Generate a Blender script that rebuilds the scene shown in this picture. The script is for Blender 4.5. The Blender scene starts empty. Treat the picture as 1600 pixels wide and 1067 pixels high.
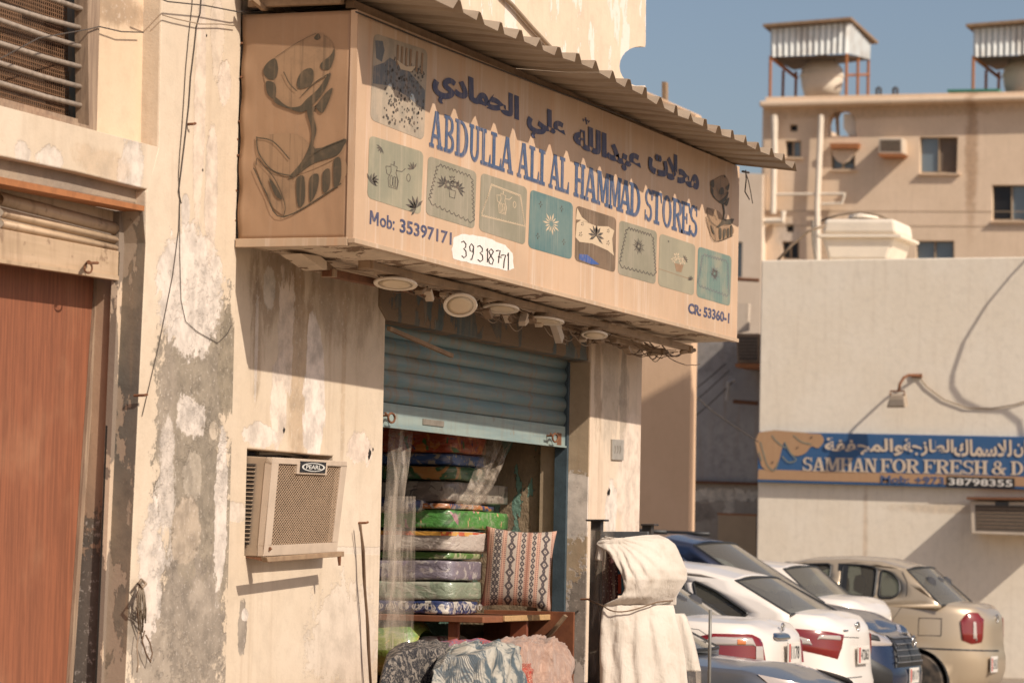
import bpy, bmesh, math, random
from mathutils import Vector, Matrix, noise as mnoise
from mathutils.geometry import tessellate_polygon
random.seed(7)
R = math.radians
scene = bpy.context.scene
col = scene.collection

# ---------------------------------------------------------------- camera, sky, sun, exposure
CAM = Vector((0.0, -6.24, 1.48))
HEAD, PITCH, ROLL, FPX = R(20.07), math.atan(335/5200), 0.02, 5200.0
_fh = Vector((math.cos(HEAD), math.sin(HEAD), 0)); _rh = Vector((math.sin(HEAD), -math.cos(HEAD), 0)); _up = Vector((0, 0, 1))
_f = _fh*math.cos(PITCH) + _up*math.sin(PITCH); _u = _up*math.cos(PITCH) - _fh*math.sin(PITCH)
_R = _rh*math.cos(ROLL) + _u*math.sin(ROLL); _U = _u*math.cos(ROLL) - _rh*math.sin(ROLL)
cam_data = bpy.data.cameras.new('camera'); cam = bpy.data.objects.new('camera', cam_data); col.objects.link(cam)
m3 = Matrix((_R, _U, -_f)).transposed()
cam.matrix_world = Matrix.Translation(CAM) @ m3.to_4x4()
cam_data.sensor_width = 36.0; cam_data.lens = 36.0*FPX/1600; cam_data.clip_start = 0.1; cam_data.clip_end = 5000
cam_data.dof.use_dof = True; cam_data.dof.focus_distance = 17.0; cam_data.dof.aperture_fstop = 5.0
scene.camera = cam

SUN = Vector((0.41, 1.0, -0.885)).normalized()
world = bpy.data.worlds.new('World'); scene.world = world; world.use_nodes = True
wn = world.node_tree.nodes; wl = world.node_tree.links; wn.clear()
sky = wn.new('ShaderNodeTexSky'); sky.sky_type = 'NISHITA'; sky.sun_disc = False
sky.sun_elevation = math.asin(-SUN.z); sky.sun_rotation = math.atan2(-SUN.x, -SUN.y)
sky.air_density = 1.0; sky.dust_density = 2.2; sky.ozone_density = 3.0; sky.altitude = 0
bg = wn.new('ShaderNodeBackground'); bg.inputs[1].default_value = 0.110
wo = wn.new('ShaderNodeOutputWorld'); tint = wn.new('ShaderNodeMix'); tint.data_type = 'RGBA'; tint.blend_type = 'MULTIPLY'; tint.inputs[0].default_value = 1; tint.inputs[7].default_value = (1.06, .93, .86, 1)
wl.new(sky.outputs[0], tint.inputs[6]); wl.new(tint.outputs[2], bg.inputs[0]); wl.new(bg.outputs[0], wo.inputs[0])
sd = bpy.data.lights.new('sun', 'SUN'); sd.energy = 4.8; sd.angle = R(0.6); sd.color = (1.0, 0.895, 0.765)
so = bpy.data.objects.new('sun', sd); col.objects.link(so); so.rotation_euler = SUN.to_track_quat('-Z', 'Y').to_euler()
so.location = (5, -20, 20)
scene.view_settings.view_transform = 'Standard'; scene.view_settings.look = 'None'
scene.view_settings.exposure = 0.0; scene.view_settings.gamma = 1.0

# ---------------------------------------------------------------- pixel of the photograph -> point on a real plane
def ray(px, py): return _f + (px-800)/FPX*_R - (py-533.5)/FPX*_U
def Y(px, py, y):
    d = ray(px, py); return CAM + d*((y-CAM.y)/d.y)
def X(px, py, x):
    d = ray(px, py); return CAM + d*((x-CAM.x)/d.x)

# ---------------------------------------------------------------- mesh helpers
class MB:
    def __init__(s): s.v = []; s.f = []
    def add(s, vs, fs):
        n = len(s.v); s.v += [tuple(v) for v in vs]; s.f += [tuple(i+n for i in f) for f in fs]; return s
    def box(s, x0, x1, y0, y1, z0, z1):
        return s.add([(x, y, z) for x in (x0, x1) for y in (y0, y1) for z in (z0, z1)],
                     [(0, 1, 3, 2), (4, 6, 7, 5), (0, 4, 5, 1), (2, 3, 7, 6), (0, 2, 6, 4), (1, 5, 7, 3)])
    def obox(s, c, ax, ay, az):   # centre and three half-axis vectors
        c = Vector(c); ax = Vector(ax); ay = Vector(ay); az = Vector(az)
        return s.add([c+i*ax+j*ay+k*az for i in (-1, 1) for j in (-1, 1) for k in (-1, 1)],
                     [(0, 1, 3, 2), (4, 6, 7, 5), (0, 4, 5, 1), (2, 3, 7, 6), (0, 2, 6, 4), (1, 5, 7, 3)])
    def prism(s, loops, d):      # loops: list of 3D loops in one plane (first outer, rest holes); d: extrusion vector
        loops = [[Vector(p) for p in l] for l in loops]; d = Vector(d)
        if len(loops) == 1 and len(loops[0]) == 4: tris = [(0, 1, 2, 3)]
        else: tris = tessellate_polygon(loops)
        flat = [p for l in loops for p in l]; n = len(flat)
        fs = [tuple(t) for t in tris] + [tuple(i+n for i in reversed(t)) for t in tris]
        k = 0
        for l in loops:
            m = len(l)
            fs += [(k+i, k+(i+1) % m, n+k+(i+1) % m, n+k+i) for i in range(m)]; k += m
        return s.add(flat + [p+d for p in flat], fs)
    def tube(s, pts, r, n=8, closed=False):
        pts = [Vector(p) for p in pts]; rr = r if isinstance(r, (list, tuple)) else [r]*len(pts)
        vs = []; m = len(pts); prev = None
        for i, p in enumerate(pts):
            a = pts[max(i-1, 0)]; b = pts[min(i+1, m-1)]
            if closed: a = pts[(i-1) % m]; b = pts[(i+1) % m]
            t = (b-a).normalized() if (b-a).length > 1e-9 else Vector((0, 0, 1))
            if prev is None: u = t.orthogonal().normalized()
            else: u = (prev - t*prev.dot(t)); u = u.normalized() if u.length > 1e-6 else t.orthogonal().normalized()
            prev = u; w = t.cross(u)
            vs += [p + rr[i]*(math.cos(2*math.pi*k/n)*u + math.sin(2*math.pi*k/n)*w) for k in range(n)]
        fs = []
        for i in range(m if closed else m-1):
            j = (i+1) % m
            fs += [(i*n+k, i*n+(k+1) % n, j*n+(k+1) % n, j*n+k) for k in range(n)]
        if not closed: fs += [tuple(reversed(range(n))), tuple((m-1)*n+k for k in range(n))]
        return s.add(vs, fs)
    def lathe(s, prof, c, axis=(0, 0, 1), n=24):   # prof: (radius, height)
        c = Vector(c); a = Vector(axis).normalized(); u = a.orthogonal().normalized(); w = a.cross(u)
        vs = [c + a*h + r*(math.cos(2*math.pi*k/n)*u + math.sin(2*math.pi*k/n)*w) for r, h in prof for k in range(n)]
        fs = [(i*n+k, i*n+(k+1) % n, (i+1)*n+(k+1) % n, (i+1)*n+k) for i in range(len(prof)-1) for k in range(n)]
        fs += [tuple(reversed(range(n))), tuple((len(prof)-1)*n+k for k in range(n))]
        return s.add(vs, fs)
    def grid(s, fn, nu, nv, wrap=False):
        vs = [fn(i/nu, j/nv) for i in range(nu+1) for j in range(nv+1)]
        fs = [(i*(nv+1)+j, (i+1)*(nv+1)+j, (i+1)*(nv+1)+j+1, i*(nv+1)+j+1) for i in range(nu) for j in range(nv)]
        return s.add(vs, fs)
    def build(s, name, mat, parent=None, smooth=False, bevel=0, solid=0, auto=None, loc=None):
        off = Vector(loc) if loc is not None else (OFF.get(parent.name) if parent else None)
        if off is not None: s.v = [(v[0]-off.x, v[1]-off.y, v[2]-off.z) for v in s.v]
        me = bpy.data.meshes.new(name); me.from_pydata(s.v, [], s.f); me.validate(); 
        bm = bmesh.new(); bm.from_mesh(me); bmesh.ops.remove_doubles(bm, verts=bm.verts, dist=1e-5)
        bmesh.ops.recalc_face_normals(bm, faces=bm.faces); bm.to_mesh(me); bm.free()
        me.materials.append(mat)
        if smooth: me.polygons.foreach_set('use_smooth', [True]*len(me.polygons))
        o = bpy.data.objects.new(name, me); col.objects.link(o)
        if parent:
            o.parent = parent
            if off is not None: OFF[o.name] = off
        elif loc is not None: o.location = off
        if solid: md = o.modifiers.new('solid', 'SOLIDIFY'); md.thickness = solid; md.offset = 0
        if bevel:
            md = o.modifiers.new('bevel', 'BEVEL'); md.width = bevel; md.segments = 2; md.limit_method = 'ANGLE'; md.angle_limit = R(35)
        if auto: 
            try: me.set_sharp_from_angle(angle=R(auto))
            except Exception: pass
        return o
def tag(o, label=None, cat=None, group=None, kind=None):
    if label: o['label'] = label
    if cat: o['category'] = cat
    if group: o['group'] = group
    if kind: o['kind'] = kind
    return o
def thing(name, label, cat, loc=(0, 0, 0), rz=0, group=None):
    o = bpy.data.objects.new(name, None); col.objects.link(o); o.location = loc; o.rotation_euler = (0, 0, rz); o.empty_display_size = .2
    return tag(o, label, cat, group)
OFF = {}      # parts of a thing built in place are modelled in world coordinates; their thing's origin is taken off
def wthing(name, label, cat, loc, group=None):
    o = thing(name, label, cat, loc, 0, group); OFF[o.name] = Vector(loc); return o
def quadY(pts, y): return [Y(a, b, y) for a, b in pts]
def prismY(pts, y0, y1, holes=()):
    return MB().prism([quadY(pts, y0)] + [quadY(h, y0) for h in holes], (0, y1-y0, 0))
def quadX(pts, x): return [X(a, b, x) for a, b in pts]
def prismX(pts, x0, x1, holes=()):
    return MB().prism([quadX(pts, x0)] + [quadX(h, x0) for h in holes], (x1-x0, 0, 0))

# ---------------------------------------------------------------- node materials
class NT:
    def __init__(s, name):
        s.m = bpy.data.materials.new(name); s.m.use_nodes = True; s.t = s.m.node_tree; s.t.nodes.clear()
        s.b = s.n('ShaderNodeBsdfPrincipled'); o = s.n('ShaderNodeOutputMaterial'); s.t.links.new(s.b.outputs[0], o.inputs[0]); s.out = o
        s._pos = None
    def n(s, t): return s.t.nodes.new(t)
    def link(s, a, b):
        if isinstance(a, bpy.types.NodeSocket): s.t.links.new(a, b)
        else:
            if isinstance(a, (tuple, list)) and len(a) == 3 and b.type == 'RGBA': a = (*a, 1)
            b.default_value = a
    def pos(s):
        if s._pos is None: s._pos = s.n('ShaderNodeNewGeometry').outputs['Position']
        return s._pos
    def objc(s): return s.n('ShaderNodeTexCoord').outputs['Object']
    def scale(s, v, sc, off=(0, 0, 0)):
        q = s.n('ShaderNodeMapping'); s.link(v, q.inputs[0]); q.inputs['Scale'].default_value = sc; q.inputs['Location'].default_value = off; return q.outputs[0]
    def noise(s, v, sc, det=5, ro=.55, dist=0):
        q = s.n('ShaderNodeTexNoise'); s.link(v, q.inputs['Vector']); q.inputs['Scale'].default_value = sc; q.inputs['Detail'].default_value = det
        q.inputs['Roughness'].default_value = ro; q.inputs['Distortion'].default_value = dist; return q.outputs[0]
    def voro(s, v, sc, feat='F1'):
        q = s.n('ShaderNodeTexVoronoi'); s.link(v, q.inputs['Vector']); q.inputs['Scale'].default_value = sc; q.feature = feat; return q.outputs[0]
    def wave(s, v, sc, axis='X', dist=0, det=2, dsc=1):
        q = s.n('ShaderNodeTexWave'); s.link(v, q.inputs['Vector']); q.inputs['Scale'].default_value = sc; q.bands_direction = axis
        q.inputs['Distortion'].default_value = dist; q.inputs['Detail'].default_value = det; q.inputs['Detail Scale'].default_value = dsc; return q.outputs[0] if False else q.outputs['Fac']
    def step(s, v, a, b, lo=0, hi=1):
        q = s.n('ShaderNodeMapRange'); q.interpolation_type = 'SMOOTHSTEP'; s.link(v, q.inputs[0])
        for i, x in enumerate((a, b, lo, hi)): q.inputs[1+i].default_value = x
        return q.outputs[0]
    def mth(s, op, a, b=0.0, c=0.0):
        q = s.n('ShaderNodeMath'); q.operation = op; s.link(a, q.inputs[0]); s.link(b, q.inputs[1]); s.link(c, q.inputs[2]); return q.outputs[0]
    def mix(s, f, a, b, mode='MIX'):
        q = s.n('ShaderNodeMix'); q.data_type = 'RGBA'; q.blend_type = mode; s.link(f, q.inputs[0]); s.link(a, q.inputs[6]); s.link(b, q.inputs[7]); return q.outputs[2]
    def vmth(s, op, a, b): 
        q = s.n('ShaderNodeVectorMath'); q.operation = op; s.link(a, q.inputs[0]); s.link(b, q.inputs[1]); return q.outputs[1] if op == 'LENGTH' else q.outputs[0]
    def spot(s, c, r, nz, k=.5, soft=.25, y=True):   # irregular patch round a point of the wall
        d = s.vmth('SUBTRACT', s.pos(), tuple(c)); d = s.vmth('MULTIPLY', d, (1/r[0], 0, 1/r[1]) if y else (0, 1/r[0], 1/r[1]))
        l = s.vmth('LENGTH', d, (0, 0, 0)); l = s.mth('ADD', l, s.mth('MULTIPLY', s.mth('SUBTRACT', nz, .5), -k*4))
        return s.step(l, 1.0, 1.0-soft)
    def bump(s, h, st=.3, dist=.01, prev=None):
        q = s.n('ShaderNodeBump'); q.inputs['Strength'].default_value = st; q.inputs['Distance'].default_value = dist; s.link(h, q.inputs['Height'])
        if prev is not None: s.link(prev, q.inputs['Normal'])
        s.link(q.outputs[0], s.b.inputs['Normal']); return q.outputs[0]
    def set(s, color=None, rough=None, metal=None, **k):
        if color is not None: s.link(color, s.b.inputs['Base Color'])
        if rough is not None: s.link(rough, s.b.inputs['Roughness'])
        if metal is not None: s.link(metal, s.b.inputs['Metallic'])
        for a, v in k.items(): s.link(v, s.b.inputs[a.replace('_', ' ')])
        return s.m

def mul(c, k): return tuple(x*k for x in c)
CREAM = (.57, .46, .34); CREAM2 = (.63, .52, .40); WHITE = (.72, .63, .55); GREY = (.27, .225, .17); BROWN = (.24, .15, .085); DIRT = (.34, .225, .135)

def plaster(name, base=CREAM, alt=CREAM2, spots=(), streak=.35, fine=.25, world=True, grime=DIRT, bumpk=1.0, chips=.0, chipcol=WHITE):
    t = NT(name); p = t.pos() if world else t.objc()
    n1 = t.noise(p, 1.3, 6, .6); n2 = t.noise(p, 9, 6, .65); n3 = t.noise(p, 90, 3, .6)
    st = t.noise(t.scale(p, (9, 9, .55)), 1.5, 5, .6)
    c = t.mix(t.step(n1, .35, .7), base, alt)
    c = t.mix(t.mth('MULTIPLY', t.step(st, .5, .72), streak), c, grime)
    c = t.mix(t.mth('MULTIPLY', t.step(n2, .42, .75), fine), c, mul(base, .62))
    h = t.mth('MULTIPLY', n3, .25)
    if chips:
        cm = t.step(t.noise(t.scale(p, (1.6, 1.6, .7)), 2.6, 9, .62, .2), .60-chips, .606-chips)
        c = t.mix(cm, c, chipcol); h = t.mth('SUBTRACT', h, t.mth('MULTIPLY', cm, .6))
    nzA = t.mth('ADD', t.mth('MULTIPLY', t.noise(p, 5, 9, .66, .3), .62), t.mth('MULTIPLY', t.noise(p, 30, 6, .7), .38)); nzS = t.noise(t.scale(p, (2.4, 2.4, .8)), 4, 9, .66, .3)
    speck = t.step(t.noise(p, 42, 6, .75), .57, .62) if spots else None
    for sp in spots:
        c_, r_, colr, amt = sp[:4]; k = sp[4] if len(sp) > 4 else .5; soft = sp[5] if len(sp) > 5 else .12; mode = sp[6] if len(sp) > 6 else 'A'
        msk = t.spot(c_, r_, nzA if mode != 'S' else nzS, k, soft, mode != 'X')
        # a coat that has come off shows its layer mottled
        cc = t.mix(t.step(n2, .35, .7), colr, mul(colr, .60)); cc = t.mix(t.mth('MULTIPLY', speck, .45), cc, mul(WHITE, .9))
        c = t.mix(t.mth('MULTIPLY', msk, amt), c, cc)
        if soft < .15: h = t.mth('SUBTRACT', h, t.mth('MULTIPLY', msk, .5))
    pits = t.step(t.noise(p, 34, 2, .5), .72, .78)
    c = t.mix(t.mth('MULTIPLY', pits, .3), c, mul(grime, .6))
    c = t.mix(t.mth('MULTIPLY', t.step(n3, .5, .9), .18), c, mul(base, .55))
    b1 = t.bump(h, .55*bumpk, .006)
    t.bump(t.noise(p, 14, 5, .6), .22*bumpk, .012, b1)
    return t.set(c, .92)

def simple(name, c, rough=.7, metal=0.0, var=.25, sc=12, dust=.0, bumpst=.12, world=True, **k):
    t = NT(name); p = t.pos() if world else t.objc()
    n = t.noise(p, sc, 6, .6); n2 = t.noise(p, sc*7, 3)
    cc = t.mix(t.mth('MULTIPLY', t.step(n, .35, .75), var), c, mul(c, .45))
    if dust: cc = t.mix(t.mth('MULTIPLY', t.step(t.noise(p, sc*.4, 5), .35, .7), dust), cc, (.45, .34, .24))
    if bumpst: t.bump(n2, bumpst, .003)
    return t.set(cc, rough, metal, **k)

def fabric(name, c, c2, sc=30, rough=.95, world=False):
    t = NT(name); p = t.pos() if world else t.objc()
    v = t.voro(p, sc); n = t.noise(p, sc*.3, 4)
    cc = t.mix(t.step(v, .25, .3), c2, c); cc = t.mix(t.mth('MULTIPLY', n, .3), cc, mul(c, .6))
    t.bump(t.noise(p, 250, 2), .2, .002); return t.set(cc, rough)
# ---------------------------------------------------------------- materials of the shop building
def S(px, py, rx, ry, colr, amt=1.0, k=.5, soft=.12, mode='A', y=0.0):
    """an irregular patch given where it stands on the wall; radii in wall metres"""
    return (Y(px, py, y), (rx, ry), colr, amt, k, soft, mode)
M = {}
sp_pil = [S(300, 660, .36, .66, GREY, .92, .7, .14), S(335, 560, .24, .34, (.30, .25, .19), .85, .7, .14), S(310, 860, .42, .62, GREY, .88, 1.0, .14), S(280, 1000, .55, .38, (.30, .25, .2), .8, 1.1, .16), S(262, 640, .10, .5, (.34, .28, .22), .7, .9, .4),
          S(300, 455, .34, .30, WHITE, .9, .45), S(298, 655, .16, .10, WHITE, .9, .9, .2), S(262, 760, .09, .35, WHITE, .7, 1.1, .3), S(300, 740, .10, .12, (.45,.38,.3), .8, .6), S(320, 930, .2, .1, (.42,.35,.28), .7, .9, .4), S(290, 830, .15, .16, (.46, .37, .28), .9, .4), S(345, 790, .07, .4, WHITE, .9, .6),
          S(334, 672, .05, .045, (.52, .43, .33), 1, .12), S(355, 570, .10, .28, (.28, .23, .165), .9, .5),
          S(312, 170, .06, .55, (.70, .57, .46), .8, .3), S(330, 300, .07, .3, (.70, .58, .48), .8, .4), S(290, 330, .045, .075, WHITE, .9, .3), S(350, 130, .07, .12, (.70, .58, .48), .8, .5), S(340, 60, .08, .2, (.68, .56, .45), .6, .5),
          S(235, 900, .12, .3, WHITE, .8, .8), S(205, 330, .05, .3, BROWN, .5, .8)]
M['pilaster'] = plaster('pilaster_plaster', spots=sp_pil, streak=.18, bumpk=1.2)
sp_wall = [S(440, 450, .5, .22, BROWN, .55, .5, .6, 'S'), S(540, 470, .7, .30, BROWN, .5, .5, .7, 'S'), S(412, 500, .08, .40, BROWN, .45, .6, .5, 'S'), S(475, 560, .2, .6, (.42, .29, .18), .6, .5, .5, 'S'),
           S(500, 620, .13, .40, (.76, .66, .58), .95, .40, .08, 'S'), S(447, 620, .10, .24, (.74, .62, .52), .9, .55, .08, 'S'), S(455, 530, .11, .3, (.70, .58, .48), .8, .6, .08, 'S'), S(415, 680, .2, .06, WHITE, .8, .5), S(430, 450, .07, .11, (.60, .53, .45), .8, .4),
           S(570, 700, .16, .09, (.74, .60, .50), .8, .8), S(410, 540, .02, .25, WHITE, .6, .5), S(545, 620, .04, .5, (.45, .31, .19), .4, .5, .5, 'S'),
           S(388, 985, .05, .13, (.30, .25, .2), .95, .5), S(392, 960, .04, .03, WHITE, .9, .5), S(380, 800, .14, .05, WHITE, .6, .7), S(550, 1000, .5, .3, WHITE, .35, .8), S(575, 860, .5, .02, WHITE, .35, .5)]
M['wall'] = plaster('shop_wall_plaster', spots=sp_wall, streak=.30)
M['upper'] = plaster('upper_wall_plaster', base=(.63, .50, .37), alt=(.70, .56, .42), streak=.12, chips=.06)
sp_band = [S(205, 280, .12, .2, WHITE, .8, .5), S(80, 250, .12, .06, WHITE, .7, .6), S(35, 240, .07, .05, WHITE, .7, .4), S(160, 255, .3, .08, (.50, .35, .22), .4, .6, .4)]
M['band'] = plaster('band_plaster', spots=sp_band, streak=.15)
M['recess'] = plaster('recess_plaster', base=(.62, .46, .31), alt=(.66, .50, .35), spots=[S(190, 5, .6, .1, BROWN, .6, .4, .5)], streak=.12)
M['reveal_dirty'] = plaster('dirty_reveal', base=(.33, .24, .16), alt=(.42, .31, .2), streak=.6, fine=.5)
M['reveal_black'] = plaster('blackened_reveal', base=(.13, .115, .095), alt=(.22, .17, .12), streak=.5, fine=.6, chips=.08, chipcol=(.34, .26, .19))
M['concrete'] = plaster('rough_concrete', base=(.27, .215, .165), alt=(.36, .28, .2), streak=.2, fine=.5, bumpk=2.5)
sp_pier = [S(955, 560, .20, .7, (.42, .35, .28), .5, .6, .4, 'S'), S(975, 620, .10, .45, (.30, .25, .2), .6, .6, .3, 'S'), S(935, 600, .08, .4, BROWN, .5, .6, .4, 'S'), S(985, 760, .3, .5, (.75, .62, .52), .7, .5, .3), S(955, 800, .12, .18, WHITE, .9, .5)]
M['pier'] = plaster('pier_plaster', base=(.64, .50, .38), spots=sp_pier, streak=.45)
M['jamb'] = plaster('jamb_plaster', base=(.36, .27, .175), alt=(.44, .33, .22), spots=[(X(905, 790, 18.43), (.12, .22), WHITE, .9, .6, .1, 'X'), (X(905, 1000, 18.43), (.2, .5), (.62, .54, .48), .9, .9, .08, 'X'), (X(905, 960, 18.43), (.1, .3), (.16, .13, .1), .7, .9, .1, 'X')], streak=.5, fine=.4)
M['header'] = plaster('header_paint', base=(.10, .13, .135), alt=(.15, .11, .075), streak=.6, fine=.6, chips=.12, chipcol=(.20, .14, .09), bumpk=2)
M['inner_wall'] = plaster('inner_rough_wall', base=(.30, .22, .14), alt=(.24, .17, .10), streak=.3, fine=.8, chips=.05, chipcol=(.16, .27, .21), bumpk=5)
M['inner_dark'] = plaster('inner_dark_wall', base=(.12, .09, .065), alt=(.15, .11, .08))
def wood(name, c, c2, axis=(16, 16, .8), rough=.75, k=.7, world=True):
    t = NT(name); p = t.pos() if world else t.objc()
    g = t.noise(t.scale(p, axis), 2.2, 8, .6, .6); g2 = t.noise(t.scale(p, tuple(a*4 for a in axis)), 3, 5, .7)
    cc = t.mix(t.mth('MULTIPLY', t.step(g, .35, .65), k), c, c2); cc = t.mix(t.mth('MULTIPLY', t.step(g2, .45, .7), .35), cc, mul(c, .4))
    cc = t.mix(t.mth('MULTIPLY', t.step(t.noise(p, 2.3, 5), .5, .8), .35), cc, (.42, .22, .12))
    t.bump(g2, .25, .002); return t.set(cc, rough)
M['ply'] = wood('plywood_stain', (.27, .092, .042), (.13, .045, .022), (26, 26, 1.1), .75, .6)
M['wood'] = wood('old_timber', (.33, .22, .13), (.2, .12, .07), (3, 3, 3))
M['frame_wood'] = wood('worn_window_timber', (.35, .25, .17), (.17, .11, .075), (20, 20, 1.2))
M['blue_wood'] = wood('worn_blue_timber', (.16, .21, .23), (.30, .25, .19), (20, 20, 1.2))
M['ply_inner'] = wood('shelf_board', (.22, .075, .03), (.14, .045, .02), (3, 3, 3))
M['red_wood'] = wood('red_shelf_post', (.25, .07, .03), (.16, .04, .02))
M['rust'] = simple('rust', (.20, .085, .04), .9, .1, .6, 25, bumpst=.5)
M['rust_orange'] = simple('orange_steel_angle', (.38, .15, .055), .8, .1, .5, 15, bumpst=.3)
M['cable'] = simple('cable', (.07, .055, .045), .8, 0, .2)
M['cable_tan'] = simple('tan_cable', (.30, .22, .15), .8, 0, .3)
M['cable_brown'] = simple('brown_cord', (.16, .10, .06), .8, 0, .3)
M['hole'] = simple('dark_void', (.02, .016, .013), 1, 0, .1)
M['steel'] = simple('grimy_steel', (.30, .26, .21), .6, .4, .5, 20)
M['bar'] = simple('grey_window_bar', (.36, .29, .23), .7, .1, .7, 30, bumpst=.5)
M['mesh'] = simple('rusty_wire_mesh', (.24, .13, .07), .85, .1, .6, 14)
def shutter_mat(name, base, lo, rustc=(.27, .16, .09), fade=None):
    t = NT(name); p = t.pos()
    st = t.noise(t.scale(p, (.8, .8, 16)), 1.8, 5, .6); st2 = t.noise(t.scale(p, (8, 8, 1.2)), 2, 6, .6)
    c = t.mix(t.step(st, .35, .7), base, lo); c = t.mix(t.mth('MULTIPLY', t.step(st2, .45, .75), .55), c, rustc)
    c = t.mix(t.mth('MULTIPLY', t.step(t.noise(p, 7, 7, .7), .60, .66), .75), c, rustc)
    t.bump(t.noise(p, 60, 3), .15, .002); return t.set(c, .6, .1)
M['shutter'] = shutter_mat('blue_shutter_paint', (.13, .215, .23), (.23, .26, .24))
M['shutter_rail'] = shutter_mat('blue_shutter_rail_paint', (.29, .35, .32), (.20, .27, .27), (.24, .22, .17))
M['shutter_cream'] = shutter_mat('cream_shutter_paint', (.46, .33, .21), (.54, .39, .26), (.25, .16, .1))
M['blue_rail'] = simple('blue_guide_rail', (.06, .09, .11), .7, .2, .7, 9, bumpst=.4)
M['guide'] = plaster('cream_guide', base=(.50, .38, .27), alt=(.58, .45, .33), streak=.3, chips=.1, chipcol=(.22, .17, .13))

# ---------------------------------------------------------------- ground
def structure(o): return tag(o, kind='structure')
t = NT('asphalt'); p = t.pos()
g = t.mix(t.step(t.noise(p, .35, 6), .35, .7), (.26, .205, .15), (.34, .27, .20)); g = t.mix(t.mth('MULTIPLY', t.noise(p, 60, 3), .4), g, (.16, .125, .09)); t.bump(t.noise(p, 80, 4), .5, .01)
M['ground'] = t.set(g, .95)
structure(MB().grid(lambda u, v: (-60+u*400, -150+v*300, 0), 8, 8).build('ground', M['ground']))
t = NT('paving'); p = t.pos(); g = t.mix(t.step(t.noise(p, 3, 6), .35, .7), (.30, .24, .18), (.38, .30, .22)); t.bump(t.noise(p, 40, 4), .4, .01); M['paving'] = t.set(g, .95)
structure(MB().box(9, 19.42, -1.6, 0.5, .0, .12).build('pavement', M['paving'], bevel=.01))

# ---------------------------------------------------------------- the shop building
B = wthing('shop_building', 'cream two storey shop building with peeling plaster and shuttered openings', 'building', (15.3, 0, 0))
XC = 19.42; YW = .03; ZT = 6.2
# upper wall with the bitten corner
uw = [(-140, 240), (248, 230), (372, 265), (1001, 545)]
corner_top = [(1008, -120), (1008, 74)]
bite = [(1000+32*math.cos(a), 104+31*math.sin(a)) for a in [R(-75-i*15) for i in range(0, 15)]]
wl_pts = [Vector((13.46, 0, 2.86)), Vector((XC, 0, 2.76)), Vector((XC, 0, 4.15))] + list(reversed([Y(a, b, 0) for a, b in bite])) + [Y(1009, 68, 0), Y(1011, -260, 0), Vector((13.46, 0, ZT))]
MB().prism([wl_pts], (0, .28, 0)).build('upper_wall', M['upper'], B)
# wall beside the opening, with the slot the cooler sits in
L0 = 13.47; OL = 15.32; OR = 18.44
zc1 = Y(400, 702, YW).z; zc0 = Y(400, 868, YW).z; xs0 = Y(386, 702, YW).x; xs1 = Y(521, 702, YW).x
MB().prism([[(L0, YW, 0), (OL, YW, 0), (OL-.0, YW, 2.93), (L0, YW, 2.93)], [(xs0, YW, zc0), (xs1, YW, zc0), (xs1, YW, zc1), (xs0, YW, zc1)]], (0, .22, 0)).build('wall', M['wall'], B, bevel=.006)
MB().box(xs0-.1, xs1+.1, .7, .72, zc0-.2, zc1+.2).build('cavity', M['hole'], B)
# pilaster: its left edge is out of plumb
pil = [Y(372, 8, 0), Y(372, -300, 0), Y(254, -300, 0), Y(248, 230, 0), Y(229, 300, 0), Y(228, 380, 0), Y(196, 1067, 0), Y(186, 1300, 0)]
pl = [(L0+.01, 0, ZT)] + [(q.x, 0, q.z) for q in pil[2:]]; pl[1] = (pl[1][0], 0, ZT); pl[-1] = (pl[-1][0], 0, 0.0)
pl.append((L0+.01, 0, 0.0))
MB().prism([pl], (0, .10, 0)).build('pilaster', M['pilaster'], B, bevel=.008)
# pier right of the opening, and its jamb
MB().prism([[(OR+.005, 0, 0), (XC, 0, 0), (XC, 0, 2.76), (OR+.005, 0, 2.76)]], (0, .28, 0)).build('pier', M['pier'], B, bevel=.01)
MB().box(OR-.012, OR+.003, .004, .30, 0, 2.62).build('jamb', M['jamb'], B)
MB().box(XC-.24, XC-.004, .28, 6.0, 0, 5.2).build('side_wall', M['pier'], B)
# recessed upper bay on the left with its window opening
yr = .085
W0 = Y(-60, 160, yr); wTR = Y(155, -40, yr); wBR = Y(150, 204, yr); wBL = Y(-120, 120, yr)
zr = Y(240, 226, yr).z
rec = [(10.2, yr, zr-.03), (12.72, yr, zr-.03), (12.72, yr, ZT), (10.2, yr, ZT)]
win_x1 = wBR.x; win_z0 = Y(75, 181, yr).z
MB().prism([rec, [(10.6, yr, win_z0), (win_x1, yr, win_z0), (win_x1, yr, win_z0+1.15), (10.6, yr, win_z0+1.15)]], (0, .16, 0)).build('recessed_wall', M['recess'], B, bevel=.004)
MB().prism([[Y(-200, 108, 0), Y(0, 165, 0), Y(248, 230, 0), Y(233, 297, 0), Y(120, 269, 0), Y(0, 244, 0), Y(-200, 200, 0)]], (0, .22, 0)).build('sill_band', M['band'], B, bevel=.006)
# broken concrete lintel, steel angle, shutter hood
MB().prism([[Y(-100, 224, .05), Y(233, 290, .05), Y(222, 322, .05), Y(-100, 262, .05)]], (0, .25, 0)).build('lintel', M['concrete'], B, bevel=.01)
MB().prism([[Y(-100, 256, .0), Y(226, 322, .0), Y(225, 330, .0), Y(-100, 268, .0)]], (0, .10, 0)).build('steel_angle', M['rust_orange'], B)
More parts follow.
